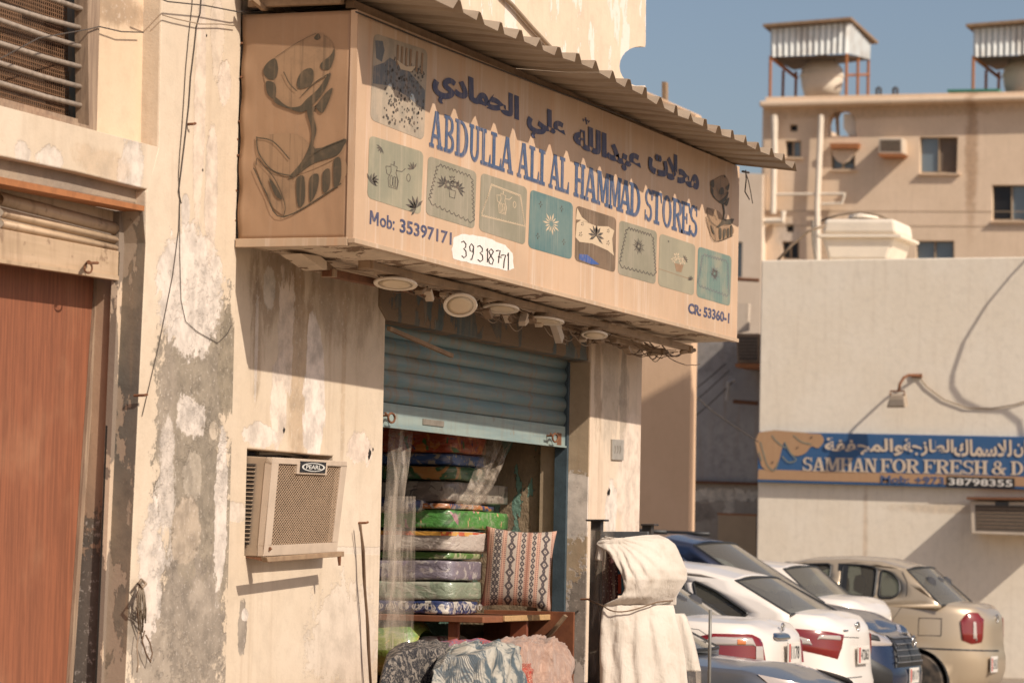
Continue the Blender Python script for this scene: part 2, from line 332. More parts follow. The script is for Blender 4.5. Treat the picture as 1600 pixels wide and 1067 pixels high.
# left doorway: jambs and guides
yg = .10
MB().prism([[Y(187, 330, yg), Y(222, 335, yg), Y(196, 445, yg), Y(166, 1067, yg), Y(156, 1290, yg), Y(143, 1290, yg), Y(158, 1067, yg), Y(184, 445, yg)]], (0, .03, 0)).build('door_guide', M['guide'], B)
q = [Y(224, 330, .0), Y(228, 380, 0), Y(196, 1067, 0), Y(186, 1290, 0)]
MB().add([(a.x-.001, .002, a.z) for a in q] + [(a.x+.003, .16, a.z) for a in q], [(0, 1, 5, 4), (1, 2, 6, 5), (2, 3, 7, 6)]).build('door_reveal', M['reveal_black'], B, solid=.004)
MB().prism([[Y(178, 432, .12), Y(184, 445, .12), Y(158, 1067, .12), Y(143, 1290, .12), Y(137, 1290, .12), Y(151, 1067, .12)]], (0, .009, 0)).build('guide_groove', M['hole'], B)
q = [Y(177, 425, .13), Y(151, 1067, .13), Y(142, 1290, .13)]
MB().add([(a.x+.01, .13, a.z) for a in q] + [(a.x+.0, .235, a.z) for a in q], [(0, 1, 4, 3), (1, 2, 5, 4)]).build('inner_reveal', plaster('stained_inner_reveal', base=(.36, .23, .15), alt=(.28, .19, .13), spots=[(Y(130, 960, .2), (.4, .35), (.11, .09, .075), .95, .9, .1, 'A'), (Y(150, 830, .2), (.1, .12), (.12, .1, .08), .9, .9, .1, 'A')], streak=.3, fine=.4), B, solid=.004)
# plywood sheet closing the doorway
MB().prism([[Y(-260, 380, .22), Y(158, 430, .22), Y(113, 1067, .22), Y(90, 1290, .22), Y(-260, 1290, .22)]], (0, .018, 0)).build('plywood_panel', M['ply'], B)
MB().prism([[Y(152, 430, .205), Y(158, 430, .205), Y(114, 1067, .205), Y(96, 1290, .205), Y(89, 1290, .205), Y(108, 1067, .205)]], (0, .014, 0)).build('plywood_edge', M['frame_wood'], B)
# cream roller shutter, pulled up
RS = MB()
sh = tag(MB().prism([[Y(-120, 264, .13), Y(190, 332, .13), Y(189, 352, .13), Y(-120, 288, .13)]], (0, .1, 0)).build('roller_shutter', M['shutter_cream'], B))
def slat(mb, p0, p1, p2, p3, y, bulge, seg=6):   # p0 left top, p1 right top, p2 right bottom, p3 left bottom
    A, Bq, C, D = [Vector(v) for v in (p0, p1, p2, p3)]
    def fn(u, v):
        a = A.lerp(D, v); b = Bq.lerp(C, v); q = a.lerp(b, u)
        yy = y - bulge*math.sin(math.pi*min(max((v-.08)/.84, 0), 1))**.7
        return (q.x, yy, q.z)
    return mb.grid(fn, 1, seg)
for k, (a0, a1, b0, b1) in enumerate([(300, 350, 322, 369), (324, 371, 340, 383), (342, 384.5, 357, 395)]):
    slat(MB(), Y(0, a0, .12), Y(188, a1, .12), Y(188, b1, .12), Y(0, b0, .12), .12, .018).build('slat', M['shutter_cream'], sh, smooth=True, solid=.003)
MB().prism([[Y(-10, 355, .10), Y(188, 393, .10), Y(186, 437, .10), Y(170, 435, .10), Y(-10, 404, .10)]], (0, .02, 0)).build('bottom_rail', M['shutter_cream'], sh, bevel=.004)
MB().prism([[Y(-10, 403, .085), Y(186, 431, .085), Y(186, 438, .085), Y(-10, 409, .085)]], (0, .035, 0)).build('rail_lip', M['shutter_cream'], sh)
lk = MB(); lk.tube([Y(138, 410, .09), Y(139, 410, .03)], .009, 8); lk.tube([Y(138+6*math.cos(a), 419+8*math.sin(a), .05) for a in [R(i*30) for i in range(12)]], .004, 6, closed=True); lk.tube([Y(139, 411, .05), Y(153, 411, .05)], .006, 6); lk.build('ring_bolt', M['rust'], sh)

# ---------------------------------------------------------------- barred window, part of the building
wz0 = win_z0; 
WN = MB().prism([[Y(136, -60, .07), Y(158, -60, .07), Y(151, 206, .07), Y(-10, 163, .07), Y(-10, 156, .07), Y(139, 197, .07)]], (0, .06, 0)).build('window', M['frame_wood'], B)
MB().prism([[Y(124, -60, .13), Y(138, -60, .13), Y(140, 196, .13), Y(129, 192, .13)]], (0, .08, 0)).build('blue_stile', M['blue_wood'], WN)
MB().prism([[Y(-10, 150, .12), Y(128, 188, .12), Y(138, 197, .12), Y(-10, 160, .12)]], (0, .08, 0)).build('bottom_rail', M['frame_wood'], WN)
for (a, b) in [(-38, 20), (-22, 21), (8, 47), (32, 77), (68, 108), (99, 139), (130, 168)]:
    if b == 21: continue
    MB().tube([Y(-60, a-22, .11), Y(0, a, .11), Y(70, (a+b)/2+2, .11), Y(137, b, .11)], .0105, 10).build('window_bar', M['bar'], WN, smooth=True)
MB().tube([Y(60, -8, .10), Y(100, 5, .10), Y(139, 18, .10)], .010, 10).build('window_bar', M['bar'], WN, smooth=True)
ms = MB(); x = 10.9; xe = Y(130, 100, .19).x; za = Y(60, 175, .19).z
while x < xe: ms.box(x-.0016, x+.0016, .188, .191, za-.12, za+.85); x += .0175
z = za-.12
while z < za+.85: ms.box(10.9, xe, .191, .194, z-.0016, z+.0016); z += .0175
tag(ms.build('wire_mesh', M['mesh'], WN), kind='stuff')
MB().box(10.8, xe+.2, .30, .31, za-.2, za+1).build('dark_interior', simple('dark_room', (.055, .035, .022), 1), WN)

# ---------------------------------------------------------------- shop opening: header, blue roller shutter, rail
MB().prism([[(OL-.1, .02, 2.92), (XC-.6, .02, 2.92), (XC-.6, .02, 2.76), (OR+.25, .02, 2.68), (OR, .02, 2.63), (OL, .02, 2.64), (OL-.1, .02, 2.7)]], (0, .28, 0)).build('opening_header', M['header'], B, bevel=.006)
ys = .15
bs = MB().box(OL+.02, OR-.02, .26, .42, 2.60, 2.90).build('roller_shutter', M['shutter'], B)
zb = 2.245; pitch = .083
for k in range(5):
    z0 = zb+k*pitch
    slat(MB(), (OL+.03, 0, z0+pitch), (OR-.03, 0, z0+pitch+.0), (OR-.03, 0, z0), (OL+.03, 0, z0), ys, .016, 8).build('slat', M['shutter'], bs, smooth=True, solid=.002)
MB().box(OL+.03, OR-.03, ys-.012, ys+.006, 2.118, 2.243).build('bottom_rail', M['shutter_rail'], bs, bevel=.003)
MB().box(OL+.03, OR-.03, ys-.022, ys-.0125, 2.118, 2.128).build('rail_lip', M['shutter_rail'], bs)
MB().box(OL+.8, OL+1.1, ys-.018, ys-.0125, 2.155, 2.185).build('lock_plate', M['steel'], bs)
for xx in (OL+.28, OR-.33):
    h = MB(); c = Vector((xx, ys-.05, 2.165)); h.tube([c+Vector((.045*math.cos(R(a)), 0, .024*math.sin(R(a)))) for a in range(0, 360, 30)], .006, 6, closed=True)
    h.tube([c+Vector((-.04, .04, .01)), c+Vector((-.05, 0, .01)), c+Vector((-.11, -.01, .02))], .006, 6); h.build('ring_bolt', M['rust'], bs)
MB().box(OR-.19, OR-.115, ys-.014, ys-.0125, 2.125, 2.2).build('rust_patch', M['rust'], bs)
MB().box(OR-.045, OR-.013, .125, .20, .1, 2.62).build('guide_rail', M['blue_rail'], B)
MB().box(OL+.001, OL+.012, .125, .20, .1, 2.62).build('guide_rail', M['blue_rail'], B)
# loose timber strip hanging at the shutter head
MB().tube([(OL+.02, .02, 2.60), (OL+.85, .0, 2.515)], .014, 4).build('timber_strip', M['wood'], B)

# ---------------------------------------------------------------- room behind
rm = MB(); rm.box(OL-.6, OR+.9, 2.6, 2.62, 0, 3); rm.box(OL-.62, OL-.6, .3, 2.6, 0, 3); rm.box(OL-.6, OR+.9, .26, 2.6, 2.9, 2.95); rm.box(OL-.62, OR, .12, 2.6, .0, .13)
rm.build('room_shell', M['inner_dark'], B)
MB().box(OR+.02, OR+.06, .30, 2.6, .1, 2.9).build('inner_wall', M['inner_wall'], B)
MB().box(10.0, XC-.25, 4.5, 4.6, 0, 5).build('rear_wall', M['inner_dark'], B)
# ---------------------------------------------------------------- lettering tools
SG = -.57     # plane of the sign's face
ILL = {}
def arcq(cx, cy, rx, ry, a0, a1, tx, ty, n=12):
    o = []
    for i in range(n):
        a, b = R(a0+(a1-a0)*i/n), R(a0+(a1-a0)*(i+1)/n)
        o.append([(cx+rx*math.cos(a), cy+ry*math.sin(a)), (cx+rx*math.cos(b), cy+ry*math.sin(b)), (cx+(rx-tx)*math.cos(b), cy+(ry-ty)*math.sin(b)), (cx+(rx-tx)*math.cos(a), cy+(ry-ty)*math.sin(a))])
    return o
def bx(x0, x1, y0, y1): return [(x0, y0), (x1, y0), (x1, y1), (x0, y1)]
def lg(x0, y0, x1, y1, t): return [(x0, y0), (x0+t, y0), (x1+t, y1), (x1, y1)]
s_, T_ = .085, .22
GL = {
 'A': [lg(.10, s_, .40, 1, .13), lg(.66, s_, .40, 1, .24), bx(.28, .66, .27, .36), bx(.0, .34, 0, s_), bx(.56, 1, 0, s_), bx(.38, .66, .93, 1.0)],
 'B': [bx(.12, .36, s_, 1-s_), bx(0, .5, 0, s_), bx(0, .5, 1-s_, 1), bx(.36, .52, .47, .55)] + arcq(.48, .745, .42, .255, -90, 90, .24, .085) + arcq(.48, .26, .50, .26, -90, 90, .25, .085),
 'D': [bx(.12, .36, s_, 1-s_), bx(0, .42, 0, s_), bx(0, .42, 1-s_, 1)] + arcq(.40, .5, .58, .5, -90, 90, .25, .085),
 'U': [bx(.10, .33, .3, 1-s_), bx(.70, .88, .3, 1-s_), bx(0, .43, 1-s_, 1), bx(.58, 1, 1-s_, 1)] + arcq(.49, .31, .39, .31, 180, 360, .21, .10),
 'L': [bx(.14, .40, s_, 1-s_), bx(0, .54, 1-s_, 1), bx(0, .97, 0, s_), [(.80, s_), (.97, s_), (.97, .33), (.90, .33)]],
 'I': [bx(.27, .73, s_, 1-s_), bx(0, 1, 0, s_), bx(0, 1, 1-s_, 1)],
 'H': [bx(.10, .34, s_, 1-s_), bx(.66, .90, s_, 1-s_), bx(0, .44, 0, s_), bx(.56, 1, 0, s_), bx(0, .44, 1-s_, 1), bx(.56, 1, 1-s_, 1), bx(.34, .66, .46, .55)],
 'M': [bx(.08, .20, s_, 1-s_), bx(.72, .92, s_, 1-s_), bx(0, .29, 0, s_), bx(.62, 1, 0, s_), bx(0, .22, 1-s_, 1), bx(.78, 1, 1-s_, 1), lg(.38, .10, .14, 1, .20), lg(.42, .10, .70, 1, .12)],
 'N': [bx(.10, .22, s_, 1-s_), bx(.76, .88, 0, 1-s_), bx(0, .34, 0, s_), bx(0, .25, 1-s_, 1), bx(.62, 1, 1-s_, 1), lg(.64, .0, .12, 1, .26)],
 'S': arcq(.5, .73, .42, .27, 35, 262, .23, .09) + arcq(.5, .27, .44, .27, -152, 82, .23, .09) + [[(.28, .62), (.5, .46), (.74, .37), (.5, .54)], bx(.80, .90, .68, .99), bx(.06, .16, .01, .32)],
 'T': [bx(.37, .63, s_, 1-s_), bx(.22, .78, 0, s_), bx(0, 1, 1-s_, 1), [(0, 1-s_), (.16, 1-s_), (.08, .70), (0, .70)], [(.84, 1-s_), (1, 1-s_), (1, .70), (.92, .70)]],
 'O': arcq(.5, .5, .5, .5, 0, 360, .25, .085, 26),
 'R': [bx(.12, .36, s_, 1-s_), bx(0, .48, 0, s_), bx(0, .5, 1-s_, 1), bx(.36, .55, .45, .53), lg(.66, s_, .42, .46, .25), bx(.66, 1, 0, s_)] + arcq(.48, .735, .44, .265, -90, 90, .25, .085),
 'E': [bx(.12, .36, s_, 1-s_), bx(0, .95, 0, s_), bx(0, .92, 1-s_, 1), bx(.36, .62, .46, .54), bx(.56, .66, .34, .66), [(.80, s_), (.95, s_), (.95, .31), (.88, .31)], [(.78, 1-s_), (.92, 1-s_), (.92, .70), (.86, .70)]],
 'F': [bx(.12, .36, s_, 1-s_), bx(0, .50, 0, s_), bx(0, .95, 1-s_, 1), bx(.36, .62, .44, .52), bx(.56, .66, .32, .64), [(.80, 1-s_), (.95, 1-s_), (.95, .66), (.88, .66)]],
 '&': arcq(.42, .76, .26, .24, 0, 360, .15, .08, 16) + arcq(.38, .27, .36, .27, 60, 360, .2, .09, 16) + [lg(.72, 0, .26, .64, .22), [(.62, .42), (1, .42), (1, .50), (.62, .50)], lg(.62, .12, .80, .44, .1)],
}
def letters(word, spans, za, zb, y, name, mat, root, dy=-.0012, outline=None):
    """spans: (x0, x1) per letter in metres on the sign; za, zb: baseline/top functions of x"""
    mb = MB(); k = 0
    for ch, (x0, x1) in zip(word, spans):
        for poly in GL[ch]:
            k += 1; yy = y + dy - .00006*(k % 7)
            mb.add([(x0+(x1-x0)*u, yy, za(x0)+(zb(x0)-za(x0))*v) for u, v in poly], [tuple(range(len(poly)))])
    return mb.build(name, mat, root)
def text_mesh(body, off=0.0):
    c = bpy.data.curves.new('t', 'FONT'); c.body = body; c.offset = off; c.resolution_u = 3
    o = bpy.data.objects.new('t', c); col.objects.link(o); bpy.context.view_layer.update()
    dg = bpy.context.evaluated_depsgraph_get(); me = o.evaluated_get(dg).to_mesh()
    vs = [tuple(v.co) for v in me.vertices]; fs = [tuple(p.vertices) for p in me.polygons]
    bpy.data.objects.remove(o); bpy.data.curves.remove(c)
    xs = [v[0] for v in vs]; yv = [v[1] for v in vs]; a, b, c_, d = min(xs), max(xs), min(yv), max(yv)
    return [((v[0]-a)/(b-a), (v[1]-c_)/(d-c_)) for v in vs], fs
def text_quad(body, quad, name, mat, root, off=0.02):   # quad: 3D TL, TR, BR, BL
    uv, fs = text_mesh(body, off); TL, TR, BR, BL = [Vector(q) for q in quad]
    par = list(range(len(uv)))          # each glyph on its own level, so that joined letters never share a plane
    def find(a):
        while par[a] != a: par[a] = par[par[a]]; a = par[a]
        return a
    for f in fs:
        for b in f[1:]: par[find(f[0])] = find(b)
    ids = {}; nrm = (TR-TL).cross(BL-TL).normalized()
    if nrm.dot(CAM-TL) < 0: nrm = -nrm
    return MB().add([BL.lerp(BR, u).lerp(TL.lerp(TR, u), v)+nrm*.00012*ids.setdefault(find(i), len(ids)) for i, (u, v) in enumerate(uv)], fs).build(name, mat, root)
def decal_ribbon(mb, mp, pts, w, closed=False, lift=0.0):
    pts = [Vector((a, b)) for a, b in pts]; n = len(pts); vs = []
    for i, p in enumerate(pts):
        a = pts[(i-1) % n if closed else max(i-1, 0)]; b = pts[(i+1) % n if closed else min(i+1, n-1)]
        t = (b-a); t = t.normalized() if t.length > 0 else Vector((1, 0)); nn = Vector((-t.y, t.x))*(w/2)
        vs += [mp(*(p+nn), lift), mp(*(p-nn), lift)]
    m = n if closed else n-1
    mb.add(vs, [(2*i, 2*((i+1) % n), 2*((i+1) % n)+1, 2*i+1) for i in range(m)])
def decal_poly(mb, mp, pts, lift=0.0):
    l = [mp(a, b, lift) for a, b in pts]; tr = tessellate_polygon([l]) if len(l) > 4 else [tuple(range(len(l)))]
    mb.add(l, [tuple(t) for t in tr])

# ---------------------------------------------------------------- the shop sign
SGN = wthing('shop_sign', 'long faded box sign with blue Arabic and English lettering above the blue shutter', 'sign', (16.5, 0, 2.84))
def signmat(name, base, drip=.25, side=False):
    t = NT(name); p = t.pos()
    st = t.noise(t.scale(p, (11, 11, .5)), 2, 5, .6); n = t.noise(p, 2.2, 6, .6)
    c = t.mix(t.step(n, .3, .75), base, mul(base, .82)); c = t.mix(t.mth('MULTIPLY', t.step(st, .52, .70), drip), c, (.66, .55, .45))
    st2 = t.noise(t.scale(p, (7, 7, .35), (3, 1, 0)), 2, 5, .65); c = t.mix(t.mth('MULTIPLY', t.step(st2, .5, .75), drip*1.3), c, (.50, .26, .13))
    c = t.mix(t.mth('MULTIPLY', t.step(t.noise(p, 28, 6, .7), .55, .8), .25), c, mul(base, .6))
    t.bump(t.noise(t.scale(p, (3, 3, 1.2)), 2.2, 2), .35, .03) if side else t.bump(n, .12, .02); return t.set(c, .55)
SFACE = (.57, .39, .255)
M['sign_face'] = signmat('faded_vinyl', SFACE, .42); M['sign_side'] = signmat('brown_vinyl', (.37, .225, .13), .06, True)
zL, zR_, xL, xR = 2.855, 2.825, 13.455, 19.52
def sz(x, a, b): return a + (b-a)*(x-xL)/(xR-xL)
def sag(x): u = (x-xL)/(xR-xL); return -.014*math.sin(math.pi*u) + (-.012 if u > .9 else 0)*0
fr = MB(); n = 24; top = [(xL+(xR-xL)*i/n, SG, sz(xL+(xR-xL)*i/n, 3.872, 3.886)) for i in range(n+1)]
bot = [(xL+(xR-xL)*i/n, SG, sz(xL+(xR-xL)*i/n, zL, zR_)) for i in range(n+1)]
fr.add([Vector(p) for p in top+bot]+[Vector(p)+Vector((0, .03, 0)) for p in top+bot], [(i, i+1, n+2+i, n+1+i) for i in range(n)]+[(2*n+2+i, 2*n+3+i, 3*n+4+i, 3*n+3+i) for i in range(n)]+[(i, i+1, 2*n+3+i, 2*n+2+i) for i in range(n)]+[(n+1+i, n+2+i, 3*n+4+i, 3*n+3+i) for i in range(n)])
fr.build('front_panel', M['sign_face'], SGN)
def sidef(u, v):
    y = -.57+.03+u*.53; z = 2.86+v*1.012
    w = .003*mnoise.noise(Vector((u*3.1, v*4.2, .3))) + .009*math.exp(-((u-1)/.06)**2)*math.sin(v*30+1)
    return (xL+.006+w*.8 - (.004 if 0 else 0), y, z)
MB().grid(sidef, 22, 44).build('side_panel', M['sign_side'], SGN, smooth=True, solid=.003)
MB().box(xL, xL+.03, SG+.001, SG+.035, 2.855, 3.874).build('corner_strip', M['sign_face'], SGN, bevel=.002)
MB().box(xR-.03, xR, -.535, -.01, 2.83, 3.885).build('end_panel', M['sign_side'], SGN)
M['trim'] = signmat('trim_metal', (.50, .36, .24), .4)
MB().prism([[(xL-.006, SG-.012, zL-.016), (xR+.004, SG-.012, zR_-.017), (xR+.004, SG-.012, zR_+.006), (xL-.006, SG-.012, zL+.006)]], (0, .035, 0)).build('bottom_trim', M['trim'], SGN, bevel=.002)
MB().prism([[(xL-.008, SG+.025, zL-.028), (xL-.008, -.005, zL-.028), (xL-.008, -.005, zL+.010), (xL-.008, SG+.025, zL+.010)]], (.03, 0, 0)).build('side_trim', M['trim'], SGN, bevel=.002)
# underside: thin ceiling sheets, warped and cut
def und(u, v):
    x = xL+.02+u*(xR-xL-.04); y = SG+.02+v*.55
    return (x, y, sz(x, zL, zR_)-.012 - .018*math.sin(v*math.pi)*abs(math.sin(u*9)) + .010*mnoise.noise(Vector((u*11, v*2, 5))))
M['soffit'] = plaster('soffit_sheet', base=(.60, .48, .36), alt=(.68, .56, .43), streak=.1, fine=.5, chips=.06, chipcol=(.20, .13, .08))
MB().grid(und, 60, 8).build('underside', M['soffit'], SGN, smooth=True, solid=.004)
# loose flaps of the soffit
for (pts) in ([(536, 404), (545, 405), (562, 414), (552, 413), (540, 409)], [(470, 396), (500, 400), (530, 424), (505, 420)]):
    MB().prism([[Y(a, b, -.22) for a, b in pts]], (0, .10, -.006)).build('loose_flap', M['soffit'], SGN)
# tack heads down the side panel edge
for (a, b) in [(378, 68), (377, 121), (374, 190), (371, 218), (372, 243), (369, 298), (367, 345)]:
    c = X(a, b, xL); MB().lathe([(.0055, 0), (.0055, .004), (.002, .006)], c, (-1, 0, 0), 8).build('tack', M['rust'], SGN)

def decalmat(name, c, fade=.35, rough=.6, over=None, sc=30):
    t = NT(name); p = t.pos(); n = t.noise(p, sc, 7, .7); st = t.noise(t.scale(p, (26, 26, .8)), 2, 4, .6)
    o = over or mul(SFACE, .85)
    cc = t.mix(t.mth('MULTIPLY', t.step(n, .45, .8), fade), c, o); cc = t.mix(t.mth('MULTIPLY', t.step(st, .5, .72), fade), cc, o); return t.set(cc, rough)
M['blue_ink'] = decalmat('faded_blue_ink', (.05, .085, .165), .3); M['blue_out'] = decalmat('blue_ink_edge', (.16, .15, .19), .4)
M['blue_ar'] = decalmat('dark_blue_ink', (.05, .06, .125), .25)
yl = SG-.0012
def onX(px, py): q = Y(px, py, SG); return q.x, q.z
zb0 = onX(671, 228)[1]; zb1 = onX(1085, 370)[1]; xb0 = onX(671, 228)[0]; xb1 = onX(1085, 370)[0]
zt0 = onX(681, 174)[1]; zt1 = onX(1082, 320)[1]
base = lambda x: zb0+(zb1-zb0)*(x-xb0)/(xb1-xb0)
topl = lambda x: zt0+(zt1-zt0)*(x-xb0)/(xb1-xb0)
def spansof(l): return [(onX(a, 230+(a-671)*.343)[0], onX(b, 230+(b-671)*.343)[0]) for a, b in l]
WORDS = [('ABDULLA', [(670, 691), (692.5, 709), (710, 731), (732, 749), (750, 766), (766, 783), (781, 801)]), ('ALI', [(807, 826.5), (826, 842), (841, 850.5)]), ('AL', [(856.5, 875), (873.5, 888.5)]),
         ('HAMMAD', [(895.7, 913), (912, 932), (931, 952), (950.5, 970), (966.5, 986), (982.5, 1000)]), ('STORES', [(1006, 1019), (1017.5, 1033), (1034, 1048.5), (1049, 1066), (1063.5, 1078), (1076, 1089.5)])]
for w, sp in WORDS:
    s2 = spansof(sp)
    letters(w, [(a+.006, b+.006) for a, b in s2], lambda x: base(x)-.006, lambda x: topl(x)-.004, SG, 'lettering_shadow', M['blue_out'], SGN, -.0009)
    letters(w, s2, base, topl, SG, 'lettering', M['blue_ink'], SGN, -.0022)
FORMS = {'hammadi': '\ufef1\ufea9\ufe8e\ufee4\ufea4\ufedf\ufe8d', 'ali': '\ufef2\ufee0\ufecb', 'abdullah': '\ufeea\ufee0\ufedf\ufe8d\ufeaa\ufe92\ufecb', 'mahallat': '\ufe95\ufefc\ufea4\ufee3'}
for key, x0, x1, t_, b_ in (('hammadi', 674.5, 810.5, (705, 109), (690, 163)), ('ali', 822.5, 883, (854, 170), (836, 217)), ('abdullah', 895, 1001.5, (917, 186), (972, 266)), ('mahallat', 1012, 1092, (1024, 233), (1089, 297))):
    zt = onX(*t_)[1]; zb_ = onX(*b_)[1]; mid = 150+(x0-700)*.33
    xa = onX(x0, mid)[0]; xb = onX(x1, mid+(x1-x0)*.33)[0]
    if key == 'abdullah': zt = onX(936, 205)[1]
    if key == 'mahallat': zb_ = onX(1088, 298)[1]; zt = onX(1023, 229)[1]
    text_quad(FORMS[key], [(xa, yl-.001, zt), (xb, yl-.001, zt), (xb, yl-.001, zb_), (xa, yl-.001, zb_)], 'arabic_lettering', M['blue_ar'], SGN, .05)
mb = MB(); decal_ribbon(mb, lambda a, b, l: Y(a, b, SG-.0022), [(911, 186), (912, 190), (914, 187), (916, 190.5), (918, 188), (920, 192), (921, 189)], 1.8); decal_ribbon(mb, lambda a, b, l: Y(a, b, SG-.0022), [(915, 184), (917, 195)], 2.0); mb.build('arabic_mark', M['blue_ar'], SGN)
def qY(pts, y): return [Y(a, b, y) for a, b in pts]
text_quad('ob:', qY([(594, 333), (617, 339.5), (616.5, 360.5), (593.5, 354)], yl), 'phone_prefix', M['blue_ar'], SGN, .02)
mb = MB(); _q = qY([(578.5, 328.5), (592, 332.5), (591.5, 353.5), (577.5, 350)], yl)
for k, poly in enumerate([bx(0, .2, 0, 1), bx(.8, 1, 0, 1), lg(.38, .25, .0, 1, .24), lg(.38, .25, .76, 1, .24)]): mb.add([_q[3].lerp(_q[2], u).lerp(_q[0].lerp(_q[1], u), v)+Vector((0, -.0001*k, 0)) for u, v in poly], [(0, 1, 2, 3)])
mb.build('phone_prefix', M['blue_ar'], SGN)
text_quad('35397171', qY([(625, 341.5), (706, 363.5), (705.5, 383.5), (624.5, 363)], yl), 'phone_number', M['blue_ar'], SGN, .022)
text_quad('CR: 53360-1', qY([(1075.5, 472.5), (1140, 489), (1139.5, 505.5), (1075, 489)], yl), 'registration_number', M['blue_ar'], SGN, .035)
# white paint patch with a hand-written number
M['white_patch'] = decalmat('white_paint_patch', (.74, .68, .63), .2, .7); M['marker'] = decalmat('black_marker', (.02, .018, .016), .1)
wp = [(709, 372), (722, 366), (745, 368), (770, 375), (790, 384), (801, 396), (803, 420), (792, 423), (765, 417), (735, 411), (709, 405), (706, 390)]
wpf = []
for i, (a, b) in enumerate(wp):
    c, d = wp[(i+1) % len(wp)]
    for k in range(4): u = k/4; wpf.append((a+(c-a)*u+random.uniform(-.8, .8), b+(d-b)*u+random.uniform(-.9, .9)))
mb = MB(); decal_poly(mb, lambda a, b, l: Y(a, b, SG-.001), wpf); mb.build('paint_patch', M['white_patch'], SGN)
D = {'3': [(0, .9), (.4, 1), (.8, .85), (.75, .65), (.4, .55), (.8, .42), (.85, .15), (.45, 0), (.05, .1)], '9': [(.8, .85), (.4, 1), (.1, .8), (.2, .55), (.6, .5), (.8, .85), (.75, .4), (.45, 0), (.2, .02)],
     '1': [(.2, .8), (.5, 1), (.5, .5), (.45, 0)], '8': [(.8, .85), (.45, 1), (.15, .8), (.4, .55), (.8, .3), (.6, 0), (.2, .05), (.1, .3), (.5, .6), (.8, .85)], '7': [(0, .85), (.4, .92), (.85, .95), (.6, .5), (.5, 0)]}
mb = MB()
for ch, x0, w, y0, h in zip('39318771', (721, 733, 746, 759, 762.5, 775, 782.5, 792), (9, 9, 10, 6, 11, 8, 9, 5), (402, 405, 408, 409, 412, 410, 418, 421), (26, 25, 25, 22, 24, 21, 22, 27)):
    decal_ribbon(mb, lambda a, b, l: Y(a, b, SG-.0022), [(x0+w*u, y0-h*v+u*2) for u, v in D[ch]], 1.7)
decal_ribbon(mb, lambda a, b, l: Y(a, b, SG-.0022), [(778, 401), (784, 402.5)], 1.4)
mb.build('handwritten_number', M['marker'], SGN)

# printed pictures on the face
def panel(quad, matn, fn, name='picture_panel', inks=()):
    TL, TR, BR, BL = [Y(a, b, SG) for a, b in quad]
    def mp(u, v, lift=0):
        q = BL.lerp(BR, u).lerp(TL.lerp(TR, u), v); return Vector((q.x, q.y-.0012-lift, q.z))
    r = .08; pts = []
    for cx, cy, a in ((r, r, 180), (1-r, r, 270), (1-r, 1-r, 0), (r, 1-r, 90)):
        for k in range(5): A = R(a+k*22.5); pts.append((cx+r*math.cos(A), cy+r*math.sin(A)))
    mb = MB(); decal_poly(mb, mp, pts); base_ = mb.build(name, matn, SGN)
    for (ink, lift, f) in fn:
        m2 = MB(); f(m2, lambda a, b, l=0, L=lift: mp(a, b, L)); tag(m2.build('printed_motif', ink, base_), kind='stuff')
def pmat(name, a, b, sc=4): 
    t = NT(name); p = t.pos(); n = t.noise(p, sc, 6, .65); st = t.noise(t.scale(p, (30, 30, .7)), 2, 4, .6)
    c = t.mix(t.step(n, .35, .68), a, b); c = t.mix(t.mth('MULTIPLY', t.step(st, .5, .75), .32), c, (.50, .40, .30)); return t.set(c, .55)
OL1 = pmat('olive_print', (.25, .235, .165), (.33, .29, .20)); OL2 = pmat('grey_green_print', (.24, .215, .15), (.30, .26, .19)); TEAL = pmat('teal_print', (.085, .16, .16), (.15, .21, .19)); TEAL2 = pmat('pale_teal_print', (.13, .20, .17), (.27, .26, .19))
BRN = pmat('brown_print', (.13, .085, .05), (.2, .13, .08)); CRM = decalmat('cream_ink', (.56, .43, .29), .2); DKI = decalmat('dark_ink', (.07, .06, .05), .25); BRI = decalmat('brown_ink', (.26, .16, .09), .3); GRI = decalmat('grey_ink', (.12, .13, .14), .4)
def circ(cx, cy, rx, ry, n=16, a0=0, a1=360): return [(cx+rx*math.cos(R(a0+(a1-a0)*i/n)), cy+ry*math.sin(R(a0+(a1-a0)*i/n))) for i in range(n+1)]
def scallop(mb, mp, loop, nper, w, amp):
    for (a, b), n in zip(zip(loop, loop[1:]+loop[:1]), nper):
        pts = []
        for i in range(n):
            for k in range(5):
                u = (i+k/5)/n; s = math.sin(math.pi*k/5)*amp; dx, dy = b[0]-a[0], b[1]-a[1]; L = math.hypot(dx, dy)
                pts.append((a[0]+dx*u+dy/L*s, a[1]+dy*u-dx/L*s))
        pts.append(b); decal_ribbon(mb, mp, pts, w)
def flower(mb, mp, cx, cy, r, n=10, w=.3):
    for k in range(n):
        a = 2*math.pi*k/n; b = a+math.pi/n*w*1.6; rr = r*(1 if k % 2 else .78)
        decal_poly(mb, mp, [(cx+.18*r*math.cos(a), cy+.18*r*math.sin(a)), (cx+.65*rr*math.cos(a-w), cy+.65*rr*math.sin(a-w)), (cx+rr*math.cos(a), cy+rr*math.sin(a)), (cx+.65*rr*math.cos(a+w), cy+.65*rr*math.sin(a+w))])
def sprig(mb, mp, cx, cy, s, rot=0):
    for k in range(5):
        a = rot+(k-2)*.55; decal_poly(mb, mp, [(cx, cy), (cx+s*.6*math.cos(a-.22), cy+s*.6*math.sin(a-.22)), (cx+s*math.cos(a), cy+s*math.sin(a)), (cx+s*.6*math.cos(a+.22), cy+s*.6*math.sin(a+.22))])
